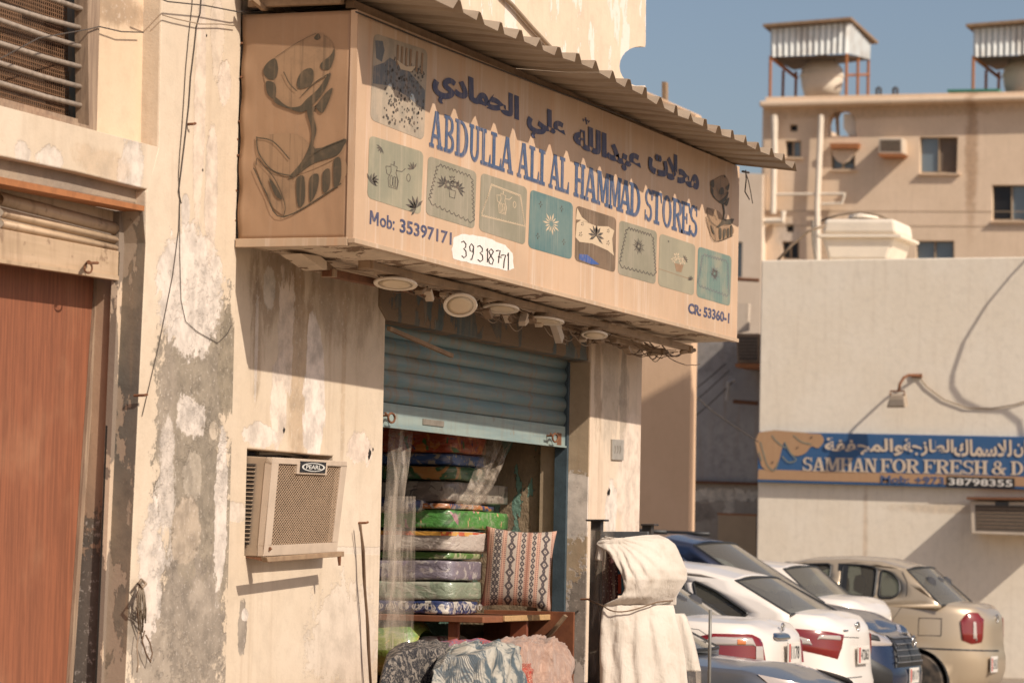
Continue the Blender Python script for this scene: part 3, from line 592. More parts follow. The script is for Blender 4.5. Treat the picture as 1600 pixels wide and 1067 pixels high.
def pot(mb, mp, cx, cy, s, w=.012):
    decal_ribbon(mb, mp, [(cx-.12*s, cy+.38*s), (cx-.10*s, cy+.15*s), (cx-.2*s, cy-.1*s), (cx-.16*s, cy-.36*s), (cx+.14*s, cy-.36*s), (cx+.18*s, cy-.1*s), (cx+.08*s, cy+.15*s), (cx+.12*s, cy+.34*s)], w, True)
    decal_ribbon(mb, mp, [(cx-.12*s, cy+.3*s), (cx-.3*s, cy+.26*s), (cx-.26*s, cy+.05*s), (cx-.16*s, cy+.0*s)], w); decal_ribbon(mb, mp, [(cx+.08*s, cy+.22*s), (cx+.3*s, cy+.25*s), (cx+.42*s, cy+.38*s)], w)
    for q in (-.08, .03, .1): decal_ribbon(mb, mp, circ(cx+q*s, cy-.15*s, .05*s, .18*s, 10), w*.8)
    decal_ribbon(mb, mp, circ(cx+.55*s, cy+.12*s, .07*s, .12*s, 8), w); decal_ribbon(mb, mp, [(cx, cy+.38*s), (cx, cy+.5*s)], w*1.5)
# a bedspread picture, blotched with blossoms
def bed(mb, mp):
    rnd = random.Random(3)
    for k in range(190):
        x, y = rnd.uniform(.22, .97), rnd.uniform(.04, .80); r = rnd.uniform(.006, .019)
        decal_poly(mb, mp, circ(x, y, r, r*1.2, 7)[:-1])
panel([(584, 52), (668, 79), (662, 220), (578, 187)], pmat('bedspread_print', (.30, .25, .19), (.42, .33, .24), 9), [
    (GRI, .0006, lambda m, mp: (decal_poly(m, mp, [(.02, .62), (.2, .70), (.3, .78), (.62, .72), (.98, .55), (.98, .33), (.62, .42), (.3, .46), (.02, .42)]), decal_poly(m, mp, [(.02, .92), (.06, .72), (.16, .70), (.2, .84), (.16, .94)]))),
    (DKI, .0012, bed), (BRI, .0018, lambda m, mp: [decal_poly(m, mp, bx(a, a+.035, .72, .95)) for a in (.42, .5, .58, .66, .78, .88)]), (CRM, .0022, lambda m, mp: decal_poly(m, mp, [(.42, .78), (.6, .74), (.78, .78), (.7, .70), (.5, .69)]))])
panel([(577, 211.5), (661.5, 238), (657, 336), (573.5, 309)], OL1, [(DKI, .0006, lambda m, mp: (pot(m, mp, .46, .46, .5), sprig(m, mp, .22, .86, .1, 4), sprig(m, mp, .82, .68, .12, 2.2), sprig(m, mp, .04, .26, .14, .9), sprig(m, mp, .08, .32, .12, .2), sprig(m, mp, .90, .08, .2, 2.0), sprig(m, mp, .9, .06, .14, 3.0)))])
panel([(668.6, 243.6), (744.4, 269), (741, 358), (665, 335)], OL2, [(DKI, .0006, lambda m, mp: (scallop(m, mp, [(.08, .24), (.95, .13), (.88, .86), (.22, .88)], (9, 10, 9, 9), .014, .05), flower(m, mp, .42, .62, .11, 8, .4), flower(m, mp, .56, .66, .09, 8, .4), flower(m, mp, .5, .74, .08, 7), sprig(m, mp, .34, .6, .16, 2.6), sprig(m, mp, .62, .6, .16, .4), decal_ribbon(m, mp, [(.44, .55), (.46, .42), (.56, .42), (.58, .55)], .014, True)))])
panel([(751.5, 270), (823.4, 293.4), (820, 383), (748, 360)], OL2, [(CRM, .0006, lambda m, mp: (decal_ribbon(m, mp, [(.04, .26), (.99, .32), (.86, .83), (.22, .86)], .016, True), scallop(m, mp, [(.05, .29), (.97, .34), (.84, .80), (.24, .83)], (18, 16, 18, 14), .010, .018), pot(m, mp, .48, .58, .46)))])
panel([(828.4, 296), (895, 318), (893, 405.8), (825, 386.6)], TEAL, [(CRM, .0006, lambda m, mp: flower(m, mp, .5, .52, .2, 14, .14)), (DKI, .0007, lambda m, mp: [flower(m, mp, a, b, .06, 4, .35) for a, b in ((.24, .80), (.73, .84), (.2, .24), (.8, .27))])])
panel([(900, 321), (962.8, 341), (961, 426), (897.7, 407)], BRN, [
    (CRM, .0006, lambda m, mp: (decal_poly(m, mp, [(.0, .42), (.02, .68), (.12, .76), (.50, .74), (.80, .80), (.95, .76), (.90, .6), (.93, .38), (.96, .3), (.80, .36), (.40, .40), (.1, .36)]), decal_poly(m, mp, [(.0, .74), (.02, .96), (.14, .82), (.3, .76), (.1, .76)]))),
    (DKI, .0012, lambda m, mp: (sprig(m, mp, .5, .56, .2, 2.6), sprig(m, mp, .5, .56, .2, .5), flower(m, mp, .16, .70, .05, 5), flower(m, mp, .12, .5, .06, 5), flower(m, mp, .8, .72, .05, 5), flower(m, mp, .8, .5, .06, 5))), (decalmat('royal_blue_ink', (.04, .09, .28), .4), .0006, lambda m, mp: decal_poly(m, mp, [(.1, .04), (.1, .14), (.3, .17), (.6, .06), (.4, .02)]))])
panel([(967.5, 344), (1026.4, 362), (1024, 444.5), (965, 428)], OL2, [(DKI, .0006, lambda m, mp: (scallop(m, mp, [(.06, .18), (.97, .20), (.86, .87), (.22, .87)], (9, 10, 9, 9), .018, .05), flower(m, mp, .52, .62, .17, 18, .1), flower(m, mp, .52, .62, .1, 9, .3)))])
panel([(1030.6, 364.7), (1086.4, 383), (1084, 462), (1028, 446)], pmat('pale_olive_print', (.28, .25, .175), (.33, .29, .2)), [(BRI, .0006, lambda m, mp: (decal_poly(m, mp, [(.42, .52), (.68, .54), (.62, .38), (.48, .37)]), decal_ribbon(m, mp, [(.0, .32), (.98, .3)], .01))), (CRM, .0007, lambda m, mp: (flower(m, mp, .48, .66, .1, 7), flower(m, mp, .6, .6, .09, 7), flower(m, mp, .4, .58, .08, 6), flower(m, mp, .68, .62, .08, 6))), (DKI, .0008, lambda m, mp: (sprig(m, mp, .9, .28, .1, 2), decal_poly(m, mp, circ(.24, .9, .02, .02, 6)[:-1]), sprig(m, mp, .7, .64, .1, .8)))])
panel([(1090.7, 385), (1143, 401), (1140.4, 478.6), (1088, 463.4)], TEAL2, [(GRI, .0006, lambda m, mp: (scallop(m, mp, [(.06, .26), (.92, .22), (.85, .85), (.16, .84)], (10, 10, 9, 10), .018, .05), flower(m, mp, .5, .56, .17, 18, .1))), (DKI, .0008, lambda m, mp: flower(m, mp, .5, .56, .12, 9, .3))])
# folded blankets painted on the side panel and repeated small at the far end of the face
ART_MID = [[(190, 300), (205, 265), (250, 235), (330, 180), (410, 140), (460, 160), (485, 200), (480, 260), (465, 310), (430, 360), (380, 420), (350, 465), (300, 455), (240, 430), (215, 395), (200, 350)], [(160, 700), (275, 900), (515, 760), (515, 665), (310, 742), (180, 690)], [(165, 575), (180, 665), (230, 710), (315, 735), (500, 655), (530, 580), (410, 620), (330, 560)]]
ART_DK = [[(190, 300), (205, 265), (240, 245), (252, 290), (240, 330), (210, 330)], [(203, 340), (240, 352), (240, 410), (222, 408), (205, 385)], [(330, 345), (350, 300), (390, 285), (402, 320), (385, 360), (340, 372)], [(430, 265), (470, 232), (486, 205), (486, 240), (468, 288), (435, 290)], [(402, 158), (420, 140), (428, 160), (412, 168)],
          [(240, 430), (300, 455), (355, 468), (405, 430), (445, 380), (470, 318), (462, 308), (420, 370), (370, 415), (340, 444), (290, 444), (240, 405)], [(372, 460), (402, 445), (440, 470), (480, 370), (440, 400), (400, 470), (412, 540), (406, 620), (532, 580), (525, 610), (495, 650), (400, 682), (320, 738), (296, 740), (352, 672), (385, 600), (390, 540)],
          [(328, 750), (360, 738), (362, 840), (335, 858)], [(385, 742), (420, 728), (414, 795), (385, 842)], [(438, 722), (466, 706), (466, 780), (440, 802)], [(484, 672), (512, 662), (512, 750), (486, 784)], [(215, 745), (245, 780), (270, 830), (240, 815)]]
ART_LN = [(p, w*.55) for p, w in [([(165, 575), (230, 590), (300, 665)], 8), ([(162, 570), (172, 640), (230, 712), (315, 735)], 9), ([(150, 700), (200, 800), (275, 905), (515, 765)], 9), ([(160, 690), (165, 660), (190, 690), (240, 750), (280, 850), (275, 900)], 6), ([(240, 240), (330, 180), (410, 140)], 3), ([(320, 740), (400, 640), (530, 580)], 9), ([(275, 300), (300, 350), (330, 380)], 7), ([(350, 400), (400, 350), (460, 310)], 8)]]
artmid = decalmat('faded_brown_print', (.32, .20, .115), .8, .6, (.17, .11, .065), 5); artdk = decalmat('dark_olive_print', (.065, .052, .034), .5, .6, (.22, .145, .085), 11)
arthalf = decalmat('half_olive_print', (.17, .12, .07), .75, .6, (.30, .19, .11), 7)
def crom(p, n=4, closed=True):
    o = []; m = len(p)
    for i in range(m if closed else m-1):
        P = [p[(i+k-1) % m] if closed else p[min(max(i+k-1, 0), m-1)] for k in range(4)]
        for j in range(n):
            t = j/n; o.append(tuple(.5*((2*P[1][q])+(-P[0][q]+P[2][q])*t+(2*P[0][q]-5*P[1][q]+4*P[2][q]-P[3][q])*t*t+(-P[0][q]+3*P[1][q]-3*P[2][q]+P[3][q])*t**3) for q in (0, 1)))
    return o if closed else o+[tuple(p[-1])]
def art(f, wk, nm):
    a = MB(); [decal_poly(a, lambda x, y, l: f(x, y, .0015), crom(p)) for p in ART_MID]; a.build(nm, artmid, SGN)
    a = MB(); [decal_poly(a, lambda x, y, l, i=i: f(x, y, .003+.0002*i), crom(p)) for i, p in enumerate(ART_DK)]
    for i, (p, w) in enumerate(ART_LN): decal_ribbon(a, lambda x, y, l, i=i: f(x, y, .0056+.0002*i), crom(p, 5, False), w)
    tag(a.build(nm, artdk, SGN), kind='stuff')
art(lambda x, y, l: X(340+x/2.667, y/2.667, xL+.004-l), 1, 'printed_blankets')
def f2(x, y, l):
    u = (x-150)/385; v = (y-135)/775; a = Y(1106, 262, SG).lerp(Y(1143, 278, SG), u); b = Y(1100, 372, SG).lerp(Y(1147, 390, SG), u); q = a.lerp(b, v); return Vector((q.x, q.y-l, q.z))
art(f2, 1, 'printed_blankets')

# ---------------------------------------------------------------- corrugated canopy over the sign
CP = wthing('canopy', 'corrugated metal canopy of dusty pale sheets jutting over the long sign', 'canopy', (16.5, -.5, 3.9))
t = NT('canopy_sheet'); p = t.pos(); c = t.mix(t.step(t.noise(p, 4, 6), .35, .7), (.38, .30, .22), (.30, .23, .165)); c = t.mix(t.mth('MULTIPLY', t.step(t.noise(t.scale(p, (10, 1.2, 3)), 2, 6), .5, .75), .5), c, (.22, .13, .08)); M['canopy'] = t.set(c, .6, .25)
np_ = 22; pit = (19.46-13.47)/np_
prof = [(0, 0), (.60, .0), (.74, .046), (.84, .046)]
def droop(x): u = (x-13.47)/6; return -.045*max(0, u-.05)**1.5 + .004*math.sin(x*7)
for a, b, dz in ((0, 8, 0), (8, 15, -.004), (15, 22, -.006)):
    xs = [13.47+(k+q)*pit for k in range(a, b) for q, h in prof]+[13.47+b*pit]; hs = [h for k in range(a, b) for q, h in prof]+[0]
    if a == 0: xs = [13.36]+xs; hs = [0]+hs
    rows = 6; vs = []; fs = []
    for j in range(rows+1):
        v = j/rows; y = -.955+v*1.02
        for i, (x, h) in enumerate(zip(xs, hs)):
            e = random.uniform(-.006, .006) if j == 0 else 0
            vs.append((x, y+e, 3.895+v*.10+h+droop(x)*(1-v*.5)+dz+(.012*math.sin(x*2.1) if j == 0 else 0)))
    m = len(xs); fs = [(j*m+i, j*m+i+1, (j+1)*m+i+1, (j+1)*m+i) for j in range(rows) for i in range(m-1)]
    mbc = MB(); mbc.v = vs; mbc.f = fs; mbc.build('roof_sheet', M['canopy'], CP, solid=.003)
MB().box(13.5, 19.5, -.53, -.49, 3.89, 3.925).build('bearer', M['wood'], CP)
MB().box(13.42, 13.46, -.50, -.05, 3.90, 3.94).build('bearer', M['wood'], CP)
MB().tube([Y(392, -3, -.1), Y(410, 12, -.12), Y(440, 18, -.1)], .016, 6).build('bearer', M['wood'], CP)
hk = MB(); hk.tube([Y(1165, 266, -.62), Y(1166, 280, -.62), Y(1164, 300, -.62), Y(1171, 312, -.62)], .004, 5); hk.tube([Y(1165, 268, -.62), Y(1170, 285, -.62), Y(1173, 300, -.62), Y(1176, 318, -.62)], .003, 5); hk.tube([Y(1160, 268, -.62), Y(1170, 270, -.62)], .007, 5)
tag(hk.build('tie_wire', M['cable'], None, loc=Y(1165, 270, -.62)), 'short frayed black wire dangling from the far end of the canopy', 'wire')

# ---------------------------------------------------------------- conduits and loose downlights under the sign
CF = wthing('conduit_tray', 'grimy light rails and tangled wiring under the long sign', 'light rail', (16.2, -.3, 2.8))
M['rail_tan'] = simple('tan_conduit', (.34, .235, .15), .7, .1, .6, 12, bumpst=.3)
def pxl(l, y): return [Y(a, b, y) for a, b in l]
def sqbar(mb, p, q, w, h):
    p = Vector(p); q = Vector(q); d = (q-p)/2; ax = d; ay = Vector((-d.y, d.x, 0)).normalized()*w/2; az = d.normalized().cross(ay.normalized())*h/2; mb.obox((p+q)/2, ax, ay, az); return mb
sqbar(MB(), Y(570, 413, -.36), Y(770, 463, -.36), .05, .036).build('rail', M['rail_tan'], CF, bevel=.003)
sqbar(MB(), Y(770, 463, -.36), Y(1078, 545, -.36), .045, .034).build('rail', M['rail_tan'], CF, bevel=.003)
sqbar(MB(), Y(510, 426, -.2), Y(700, 464, -.2), .045, .034).build('rail', M['rust'], CF, bevel=.003)
sqbar(MB(), Y(700, 464, -.2), Y(1030, 549, -.2), .04, .03).build('rail', M['rail_tan'], CF, bevel=.003)
for (a, b, y, w) in ((574, 414, -.36, .035), (514, 427, -.2, .03), (1030, 550, -.2, .03), (1073, 547, -.36, .03)):
    c = Y(a, b, y); m = MB(); m.obox(c, (.02, 0, 0), (0, w*1.1, 0), (0, 0, w*.62)); m.lathe([(.012, 0), (.012, .004)], c+Vector((-.021, 0, 0)), (-1, 0, 0), 10); m.build('end_block', M['rail_tan'], CF, bevel=.003)
for (a, b, y, L) in ((1028, 552, -.2, 14), (1075, 549, -.36, 10), (770, 468, -.36, 12), (880, 492, -.3, 14), (940, 505, -.3, 14)):
    MB().tube([Y(a-L, b+1, y), Y(a+L, b-2, y)], [.014, .012], 10).build('lamp_holder', M['rail_tan'], CF, smooth=True)
for k, (a, b, y) in enumerate(((600, 428, -.3), (655, 430, -.3), (700, 446, -.3), (742, 452, -.3), (860, 484, -.3), (905, 494, -.25), (985, 520, -.28), (1005, 530, -.28))):
    c = Y(a, b, y); MB().obox(c, (.05+.02*(k % 2), 0, 0), (0, .03, 0), (0, 0, .008)).build('bracket', M['rail_tan'] if k % 2 else M['soffit'], CF, bevel=.002)
wr = MB(); rnd = random.Random(11)
for k in range(80):
    a = rnd.uniform(590, 1040); b = 437+(a-600)*.258+rnd.uniform(-10, 9); L = rnd.uniform(14, 60); y0, y1 = rnd.uniform(-.27, -.10), rnd.uniform(-.27, -.10); s = rnd.uniform(2, 13)
    pts = []
    for i in range(9):
        u = i/8; pts.append(Y(a+L*u, b+L*u*.26+s*math.sin(math.pi*u)+rnd.uniform(-1, 1), y0+(y1-y0)*u))
    wr.tube(pts, rnd.choice((.0022, .003, .004)), 5)
tag(wr.build('loose_wiring', M['cable_brown'], CF, smooth=True), kind='stuff')
wr = MB()
for k in range(30):
    a = rnd.uniform(600, 1030); b = 440+(a-600)*.262+rnd.uniform(-6, 10); L = rnd.uniform(10, 36); s = rnd.uniform(3, 16)
    wr.tube([Y(a+L*i/8, b+L*i/8*.2+s*math.sin(math.pi*i/8), -.25) for i in range(9)], .0028, 5)
wr.tube(pxl([(865, 520), (872, 532), (884, 538), (886, 528), (878, 520)], -.25), .003, 5); wr.tube(pxl([(700, 449), (706, 455), (712, 460)], -.3), .004, 5)
tag(wr.build('loose_wiring', M['cable_tan'], CF, smooth=True), kind='stuff')
for k in range(20):
    a = rnd.uniform(590, 1040); b = 441+(a-600)*.26+rnd.uniform(-4, 8); c = Y(a, b, rnd.uniform(-.35, -.2)); ang = rnd.uniform(-1, 1)
    MB().obox(c, (.03*math.cos(ang), 0, .03*math.sin(ang)), (0, .02, 0), (-.011*math.sin(ang), 0, .011*math.cos(ang))).build('connector', M['soffit'] if k % 2 else M['rail_tan'], CF, bevel=.002)
c = Y(870, 516, -.27); MB().obox(c, (.055, 0, -.05), (0, .02, 0), (.018, 0, .02)).build('driver_box', simple('pale_box', (.6, .5, .4), .6), CF, bevel=.003)
M['disc'] = simple('yellowed_plastic', (.78, .68, .55), .5, 0, .15, 8); M['disc_in'] = simple('yellowed_diffuser', (.74, .60, .42), .4, 0, .15, 8)
def downlight(px, py, y, r, tilt, label, spring=True):
    c = Y(px, py, y); root = wthing('downlight', label, 'ceiling light', c, 'loose round downlights under the sign')
    a = Vector(tilt).normalized()
    MB().lathe([(r*.6, .0), (r*.98, -.002), (r, -.008), (r*.97, -.013), (r*.80, -.011)], c, a, 32).build('rim', M['disc'], root, smooth=True, auto=40)
    MB().lathe([(r*.79, -.0112), (r*.5, -.0135), (.002, -.014)], c, a, 24).build('diffuser', M['disc_in'], root, smooth=True)
    MB().lathe([(r*.55, .001), (r*.5, .03), (r*.3, .034)], c, a, 16).build('heat_sink', M['rail_tan'], root)
downlight(618, 441, -.35, .105, (.20, .03, 1), 'largest pale round downlight, at the near left end of the sign underside')
downlight(719, 475, -.37, .085, (.55, .25, .75), 'tilted round downlight dangling with its face turned outwards below the sign')
downlight(783, 480, -.35, .095, (.17, .02, 1), 'level round downlight just right of the dangling tilted one')
downlight(850, 499, -.35, .11, (.12, -.03, 1), 'flat pale downlight above the small white hanging driver box')
downlight(929, 521, -.34, .075, (.22, .03, 1), 'smallest round downlight, nearest the far pier')
# ---------------------------------------------------------------- window cooler in the wall
AC = wthing('window_air_conditioner', 'dusty cream window air conditioner with diamond grille jutting from the shop wall', 'air conditioner', (13.9, -.05, 1.45))
M['ac_body'] = simple('dusty_cream_metal', (.40, .30, .21), .6, .1, .4, 7, bumpst=.15); M['ac_frame'] = simple('cream_plastic_frame', (.52, .41, .31), .55, 0, .3, 9)
M['ac_dark'] = simple('dark_coil', (.035, .025, .018), .8, 0, .4, 20); M['ac_wire'] = simple('tan_grille_wire', (.50, .35, .23), .6, .1, .3, 15)
yt, yb = -.143, -.10
fTL = X(422, 714, xs0+.012); fTR = Y(539, 720.5, fTL.y); yt = fTL.y; fBL = X(408, 869, fTL.x); fBR = Y(523, 862, fBL.y)
def fq(u, v, out=0.0): q = fBL.lerp(fBR, u).lerp(fTL.lerp(fTR, u), v); return Vector((q.x, q.y-out, q.z))
bk = [Vector((q.x, .25, q.z+.012*(q.z > 1.7))) for q in (fTL, fTR, fBR, fBL)]
fr4 = [fTL, fTR, fBR, fBL]; inset = [Vector((q.x, q.y+.02, q.z)) for q in fr4]
MB().add(inset+bk, [(0, 1, 5, 4), (1, 2, 6, 5), (2, 3, 7, 6), (3, 0, 4, 7), (4, 5, 6, 7)]).build('casing', M['ac_body'], AC, bevel=.004)
us = (0, .095, .905, 1); vs_ = (0, .105, .94, 1)
fm = MB()
for (u0, u1, v0, v1) in ((0, 1, 0, .11), (0, 1, .945, 1), (0, .092, .11, .945), (.925, 1, .11, .945)):
    a = [fq(u0, v0, .012), fq(u1, v0, .012), fq(u1, v1, .012), fq(u0, v1, .012)]; b = [q+Vector((0, .032, 0)) for q in a]
    fm.add(a+b, [(0, 1, 2, 3), (7, 6, 5, 4), (0, 1, 5, 4), (1, 2, 6, 5), (2, 3, 7, 6), (3, 0, 4, 7)])
fmo = fm.build('front_frame', M['ac_frame'], AC, bevel=.003)
MB().add([fq(u, v, -.02) for u, v in ((.05, .05), (.95, .05), (.95, .97), (.05, .97))], [(0, 1, 2, 3)]).build('coil', M['ac_dark'], AC)
gm = MB(); W_, H_ = .833, .835; N = 34
def seg(a, b):
    gm.tube([fq(.092+a[0]*W_, .11+a[1]*H_, .004), fq(.092+b[0]*W_, .11+b[1]*H_, .004)], .0016, 4)
nn_ = 26; asp = 1.15
for k in range(-nn_, nn_+1):
    for sgn in (1, -1):
        c = k/nn_*1.0; pts = []
        # line v = asp*sgn*(u-.5)+.5 + c*1.1
        cc = .5 + c*1.12
        for u in (0, 1):
            v = asp*sgn*(u-.5)+cc
            if 0 <= v <= 1: pts.append((u, v))
        for v in (0, 1):
            u = (v-cc)/(asp*sgn)+.5
            if 0 < u < 1: pts.append((u, v))
        if len(pts) >= 2 and math.hypot(pts[0][0]-pts[1][0], pts[0][1]-pts[1][1]) > .02: seg(pts[0], pts[1])
tag(gm.build('diamond_grille', M['ac_wire'], AC), kind='stuff')
bd = [fq(u, v, .017) for u, v in ((.36, .86), (.70, .86), (.70, .975), (.36, .975))]
bp = [fq(u, v, .014) for u, v in ((.33, .84), (.73, .84), (.73, .96), (.33, .96))]
MB().prism([bp], (0, .02, 0)).build('badge_plate', M['ac_frame'], AC, bevel=.002)
BDG = MB().prism([bd], (0, .008, 0)).build('badge', simple('black_badge', (.015, .015, .018), .4, 0, .1), AC)
wh = simple('badge_white', (.62, .6, .55), .5, 0, .1)
m = MB(); mp = lambda u, v, l=0: fq(.36+.34*u, .86+.115*v, .0185+l); decal_ribbon(m, mp, circ(.5, .5, .42, .36, 28)[:-1], .07, True); m.build('badge_ring', wh, BDG)
text_quad('PEARL', [mp(.2, .70, .001), mp(.8, .70, .001), mp(.8, .32, .001), mp(.2, .32, .001)], 'badge_lettering', wh, BDG, .02)
xs_ = fTL.x-.004
def sidepx(px, py): q = X(px, py, fTL.x+.01); return q
for k in range(20):
    v = k/19; py = 724+v*122; x0 = 385-5*v; x1 = 402-10*v
    a, b = sidepx(x0, py), sidepx(x1, py+.6)
    m = MB(); a = Vector((xs_, a.y, a.z)); b = Vector((xs_, b.y, b.z)); m.add([a, b, b+Vector((-.008, 0, -.009)), a+Vector((-.008, 0, -.009)), a+Vector((0, 0, -.012)), b+Vector((0, 0, -.012))], [(0, 1, 2, 3), (3, 2, 5, 4)]); 
    m.build('louvre', M['ac_dark'], AC)
    if k < 19:
        m = MB(); m.add([a+Vector((-.001, 0, -.012)), b+Vector((-.001, 0, -.012)), b+Vector((-.009, 0, -.019)), a+Vector((-.009, 0, -.019))], [(0, 1, 2, 3)]); m.build('louvre_lip', M['ac_body'], AC)
MB().tube([fq(.06, .06, .014), fq(.062, .075, .022), fq(.06, .09, .014)], .006, 6).build('screw_ring', M['rust'], AC)
MB().prism([[Y(417, 870.5, -.145), Y(538, 861, -.125), Y(538, 869, -.125), Y(419, 878, -.145)]], (0, .03, 0)).build('bracket', M['wood'], AC, bevel=.003)
MB().prism([[X(377, 869, fTL.x), X(384, 869, fTL.x), X(420, 871, fTL.x), X(419, 878, fTL.x)]], (.04, 0, 0)).build('bracket', M['rust'], AC)
MB().tube([Y(530, 868, -.12), Y(530.5, 883, -.12)], [.010, .006], 6).build('bolt', M['rust'], AC)
for (a, b, c, d, mt) in ((402, 708, 470, 711, 'steel'), (425, 703, 480, 712, 'cable')):
    MB().tube([Y(a, b, .12), Y((a+c)/2, (b+d)/2-2, .1), Y(c, d, .12)], .012, 6).build('packing', M[mt], AC)

# ---------------------------------------------------------------- stock inside the shop
def pattern(name, base, specs, rough=.35, coat=.5):
    """cloth under clear film; specs: (scale, threshold, colour)"""
    t = NT(name); p = t.pos(); c = base
    for i, (sc, th, colr) in enumerate(specs):
        n = t.noise(t.scale(p, (1, 1, 1), (i*3.7, 0, i)), sc, 2, .5, .8); c = t.mix(t.step(n, th, th+.03), c, colr)
    cr = t.noise(t.scale(p, (1, 1, 2.5)), 9, 5, .6, 1.2); t.bump(cr, .6, .02)
    hz = t.step(t.noise(t.scale(p, (1, 1, 3), (5, 0, 0)), 7, 5, .6, 1.5), .52, .70); c = t.mix(t.mth('MULTIPLY', hz, .35), c, (.55, .46, .38))
    return t.set(c, rough, Coat_Weight=coat, Coat_Roughness=.12)
GREEN = (.055, .15, .045); RED = (.42, .055, .03); ORG = (.55, .20, .05); NAVY = (.035, .05, .13); PURP = (.17, .13, .20); WHT = (.55, .49, .43); SAGE = (.24, .28, .20)
def rbox(x0, x1, y0, y1, z0, z1, r, n=5, sagk=0.0, seed=0):
    """rounded, slightly puffed bale"""
    cx, cy, cz = (x0+x1)/2, (y0+y1)/2, (z0+z1)/2; hx, hy, hz = (x1-x0)/2, (y1-y0)/2, (z1-z0)/2
    bm = bmesh.new(); bmesh.ops.create_cube(bm, size=2); bmesh.ops.subdivide_edges(bm, edges=bm.edges, cuts=9, use_grid_fill=True)
    for v in bm.verts:
        p = Vector(v.co); q = Vector((p.x*hx, p.y*hy, p.z*hz)); inn = Vector((max(-hx+r, min(hx-r, q.x)), max(-hy+r, min(hy-r, q.y)), max(-hz+r, min(hz-r, q.z))))
        d = q-inn; 
        if d.length > 1e-6: q = inn+d.normalized()*r
        w = mnoise.noise(Vector((q.x*5+seed, q.y*5, q.z*9)))*.012
        q += Vector((w, w, w*.6)); v.co = q+Vector((cx, cy, cz))
    m = MB(); m.v = [tuple(v.co) for v in bm.verts]; m.f = [tuple(x.index for x in f.verts) for f in bm.faces]; bm.free(); return m
cx0, cy0 = 17.42, .46
def zat(py): return Y(700, py, cy0).z
stack = [ # top px, bottom px, corner shift x, right end px, label, base, pattern
 (655, 706, .02, 760, 'red and orange check mattress, topmost of the stack behind the blue shutter', (.36, .07, .03), [(14, .55, ORG), (10, .62, GREEN), (17, .66, NAVY)]),
 (706, 726, .02, 762, 'thin bright blue wrapped mattress, second from the top of the stack', (.06, .12, .30), [(20, .58, (.4, .36, .3)), (15, .64, NAVY)]),
 (726, 749, .0, 757, 'green and orange mattress under the thin blue one', (.045, .12, .05), [(8, .60, (.45, .22, .07)), (6, .62, (.25, .24, .06))]),
 (750, 784, .0, 794, 'grey brown mattress in crinkled film with a leafy outline print', (.20, .16, .13), [(9, .5, (.30, .26, .21)), (22, .6, (.12, .10, .09))]),
 (785, 795, -.05, 775, 'thin orange and navy scroll mattress squeezed above the bright green one', (.42, .16, .06), [(12, .55, NAVY), (20, .6, WHT)]),
 (795, 826, -.04, 795, 'bright green mattress with pink and orange flowers in the sun', (.09, .26, .06), [(11, .62, (.60, .33, .20)), (7, .66, (.50, .25, .28))]),
 (828, 862, -.02, 796, 'white mattress with a red and orange stripe along its top edge', (.50, .43, .37), [(5, .6, (.42, .35, .31))]),
 (862, 874, .01, 758, 'thin leaf green mattress below the white one', (.10, .19, .05), [(12, .55, (.35, .36, .2))]),
 (875, 907, .0, 757, 'mauve grey mattress in shiny film above the pale sage one', (.20, .17, .20), [(18, .58, (.42, .38, .36)), (8, .62, PURP)]),
 (908, 938, .0, 756, 'plain pale sage green mattress near the bottom of the stack', SAGE, [(6, .62, (.38, .38, .30))]),
 (938, 960, .0, 754, 'navy mattress with white scrollwork, bottom of the stack on the shelf', NAVY, [(16, .52, (.52, .48, .42))]),
]
for i, (a, b, sh_, rp, lab, base_, pt) in enumerate(stack):
    z1, z0 = zat(a), zat(b)-.002; x1 = Y(rp, 800, cy0).x
    o = rbox(cx0+sh_, min(x1, 18.40), cy0+.01*math.sin(i*2), 1.32, z0, z1, min(.020, (z1-z0)*.40), seed=i*7)
    o = o.build('mattress', pattern('mattress_cover_%d' % i, base_, pt), None, smooth=True, loc=((cx0+x1)/2, .9, z0))
    tag(o, lab, 'mattress', 'folded mattresses stacked in the shop')
    if i == 6: MB().box(cx0-.025, min(x1, 18.4)+.004, cy0-.006, cy0+.8, z1-.030, z1-.008).build('striped_edge', pattern('edge_stripe', (.52, .10, .04), [(6, .5, (.66, .34, .07))]), None, loc=None)
    if i == 6: e = bpy.context.scene.objects['striped_edge']; e.parent = o; e.matrix_parent_inverse = Matrix.Translation(-Vector(o.location))
# scroll prints standing on the navy edges
scr = MB(); M['scroll'] = simple('white_scroll_print', (.50, .46, .42), .5, 0, .2)
def scroll(fn, n, w):
    m = MB()
    for k in range(n):
        u0 = (k+.5)/n; d = .40/n
        for sg in (-1, 1):
            decal_ribbon(m, fn, [(u0+sg*d*t*math.cos(2.3*math.pi*t), .5+.40*math.sin(2.3*math.pi*t)*(1-t*.2)) for t in [j/14 for j in range(15)]], w)
    return m
zt_, zb_2 = zat(941), zat(957)
o_ = [o for o in bpy.data.objects if o.get('label', '').startswith('navy mattress')][0]
OFF[o_.name] = Vector(o_.location)
tag(scroll(lambda u, v, l=0: Vector((cx0-.012, cy0+.08+u*.7, zb_2+(zt_-zb_2)*v)), 9, .012).build('scroll_print', M['scroll'], o_), kind='stuff')
tag(scroll(lambda u, v, l=0: Vector((cx0+.04+u*.55, cy0-.016, zb_2+(zt_-zb_2)*v)), 5, .012).build('scroll_print', M['scroll'], o_), kind='stuff')
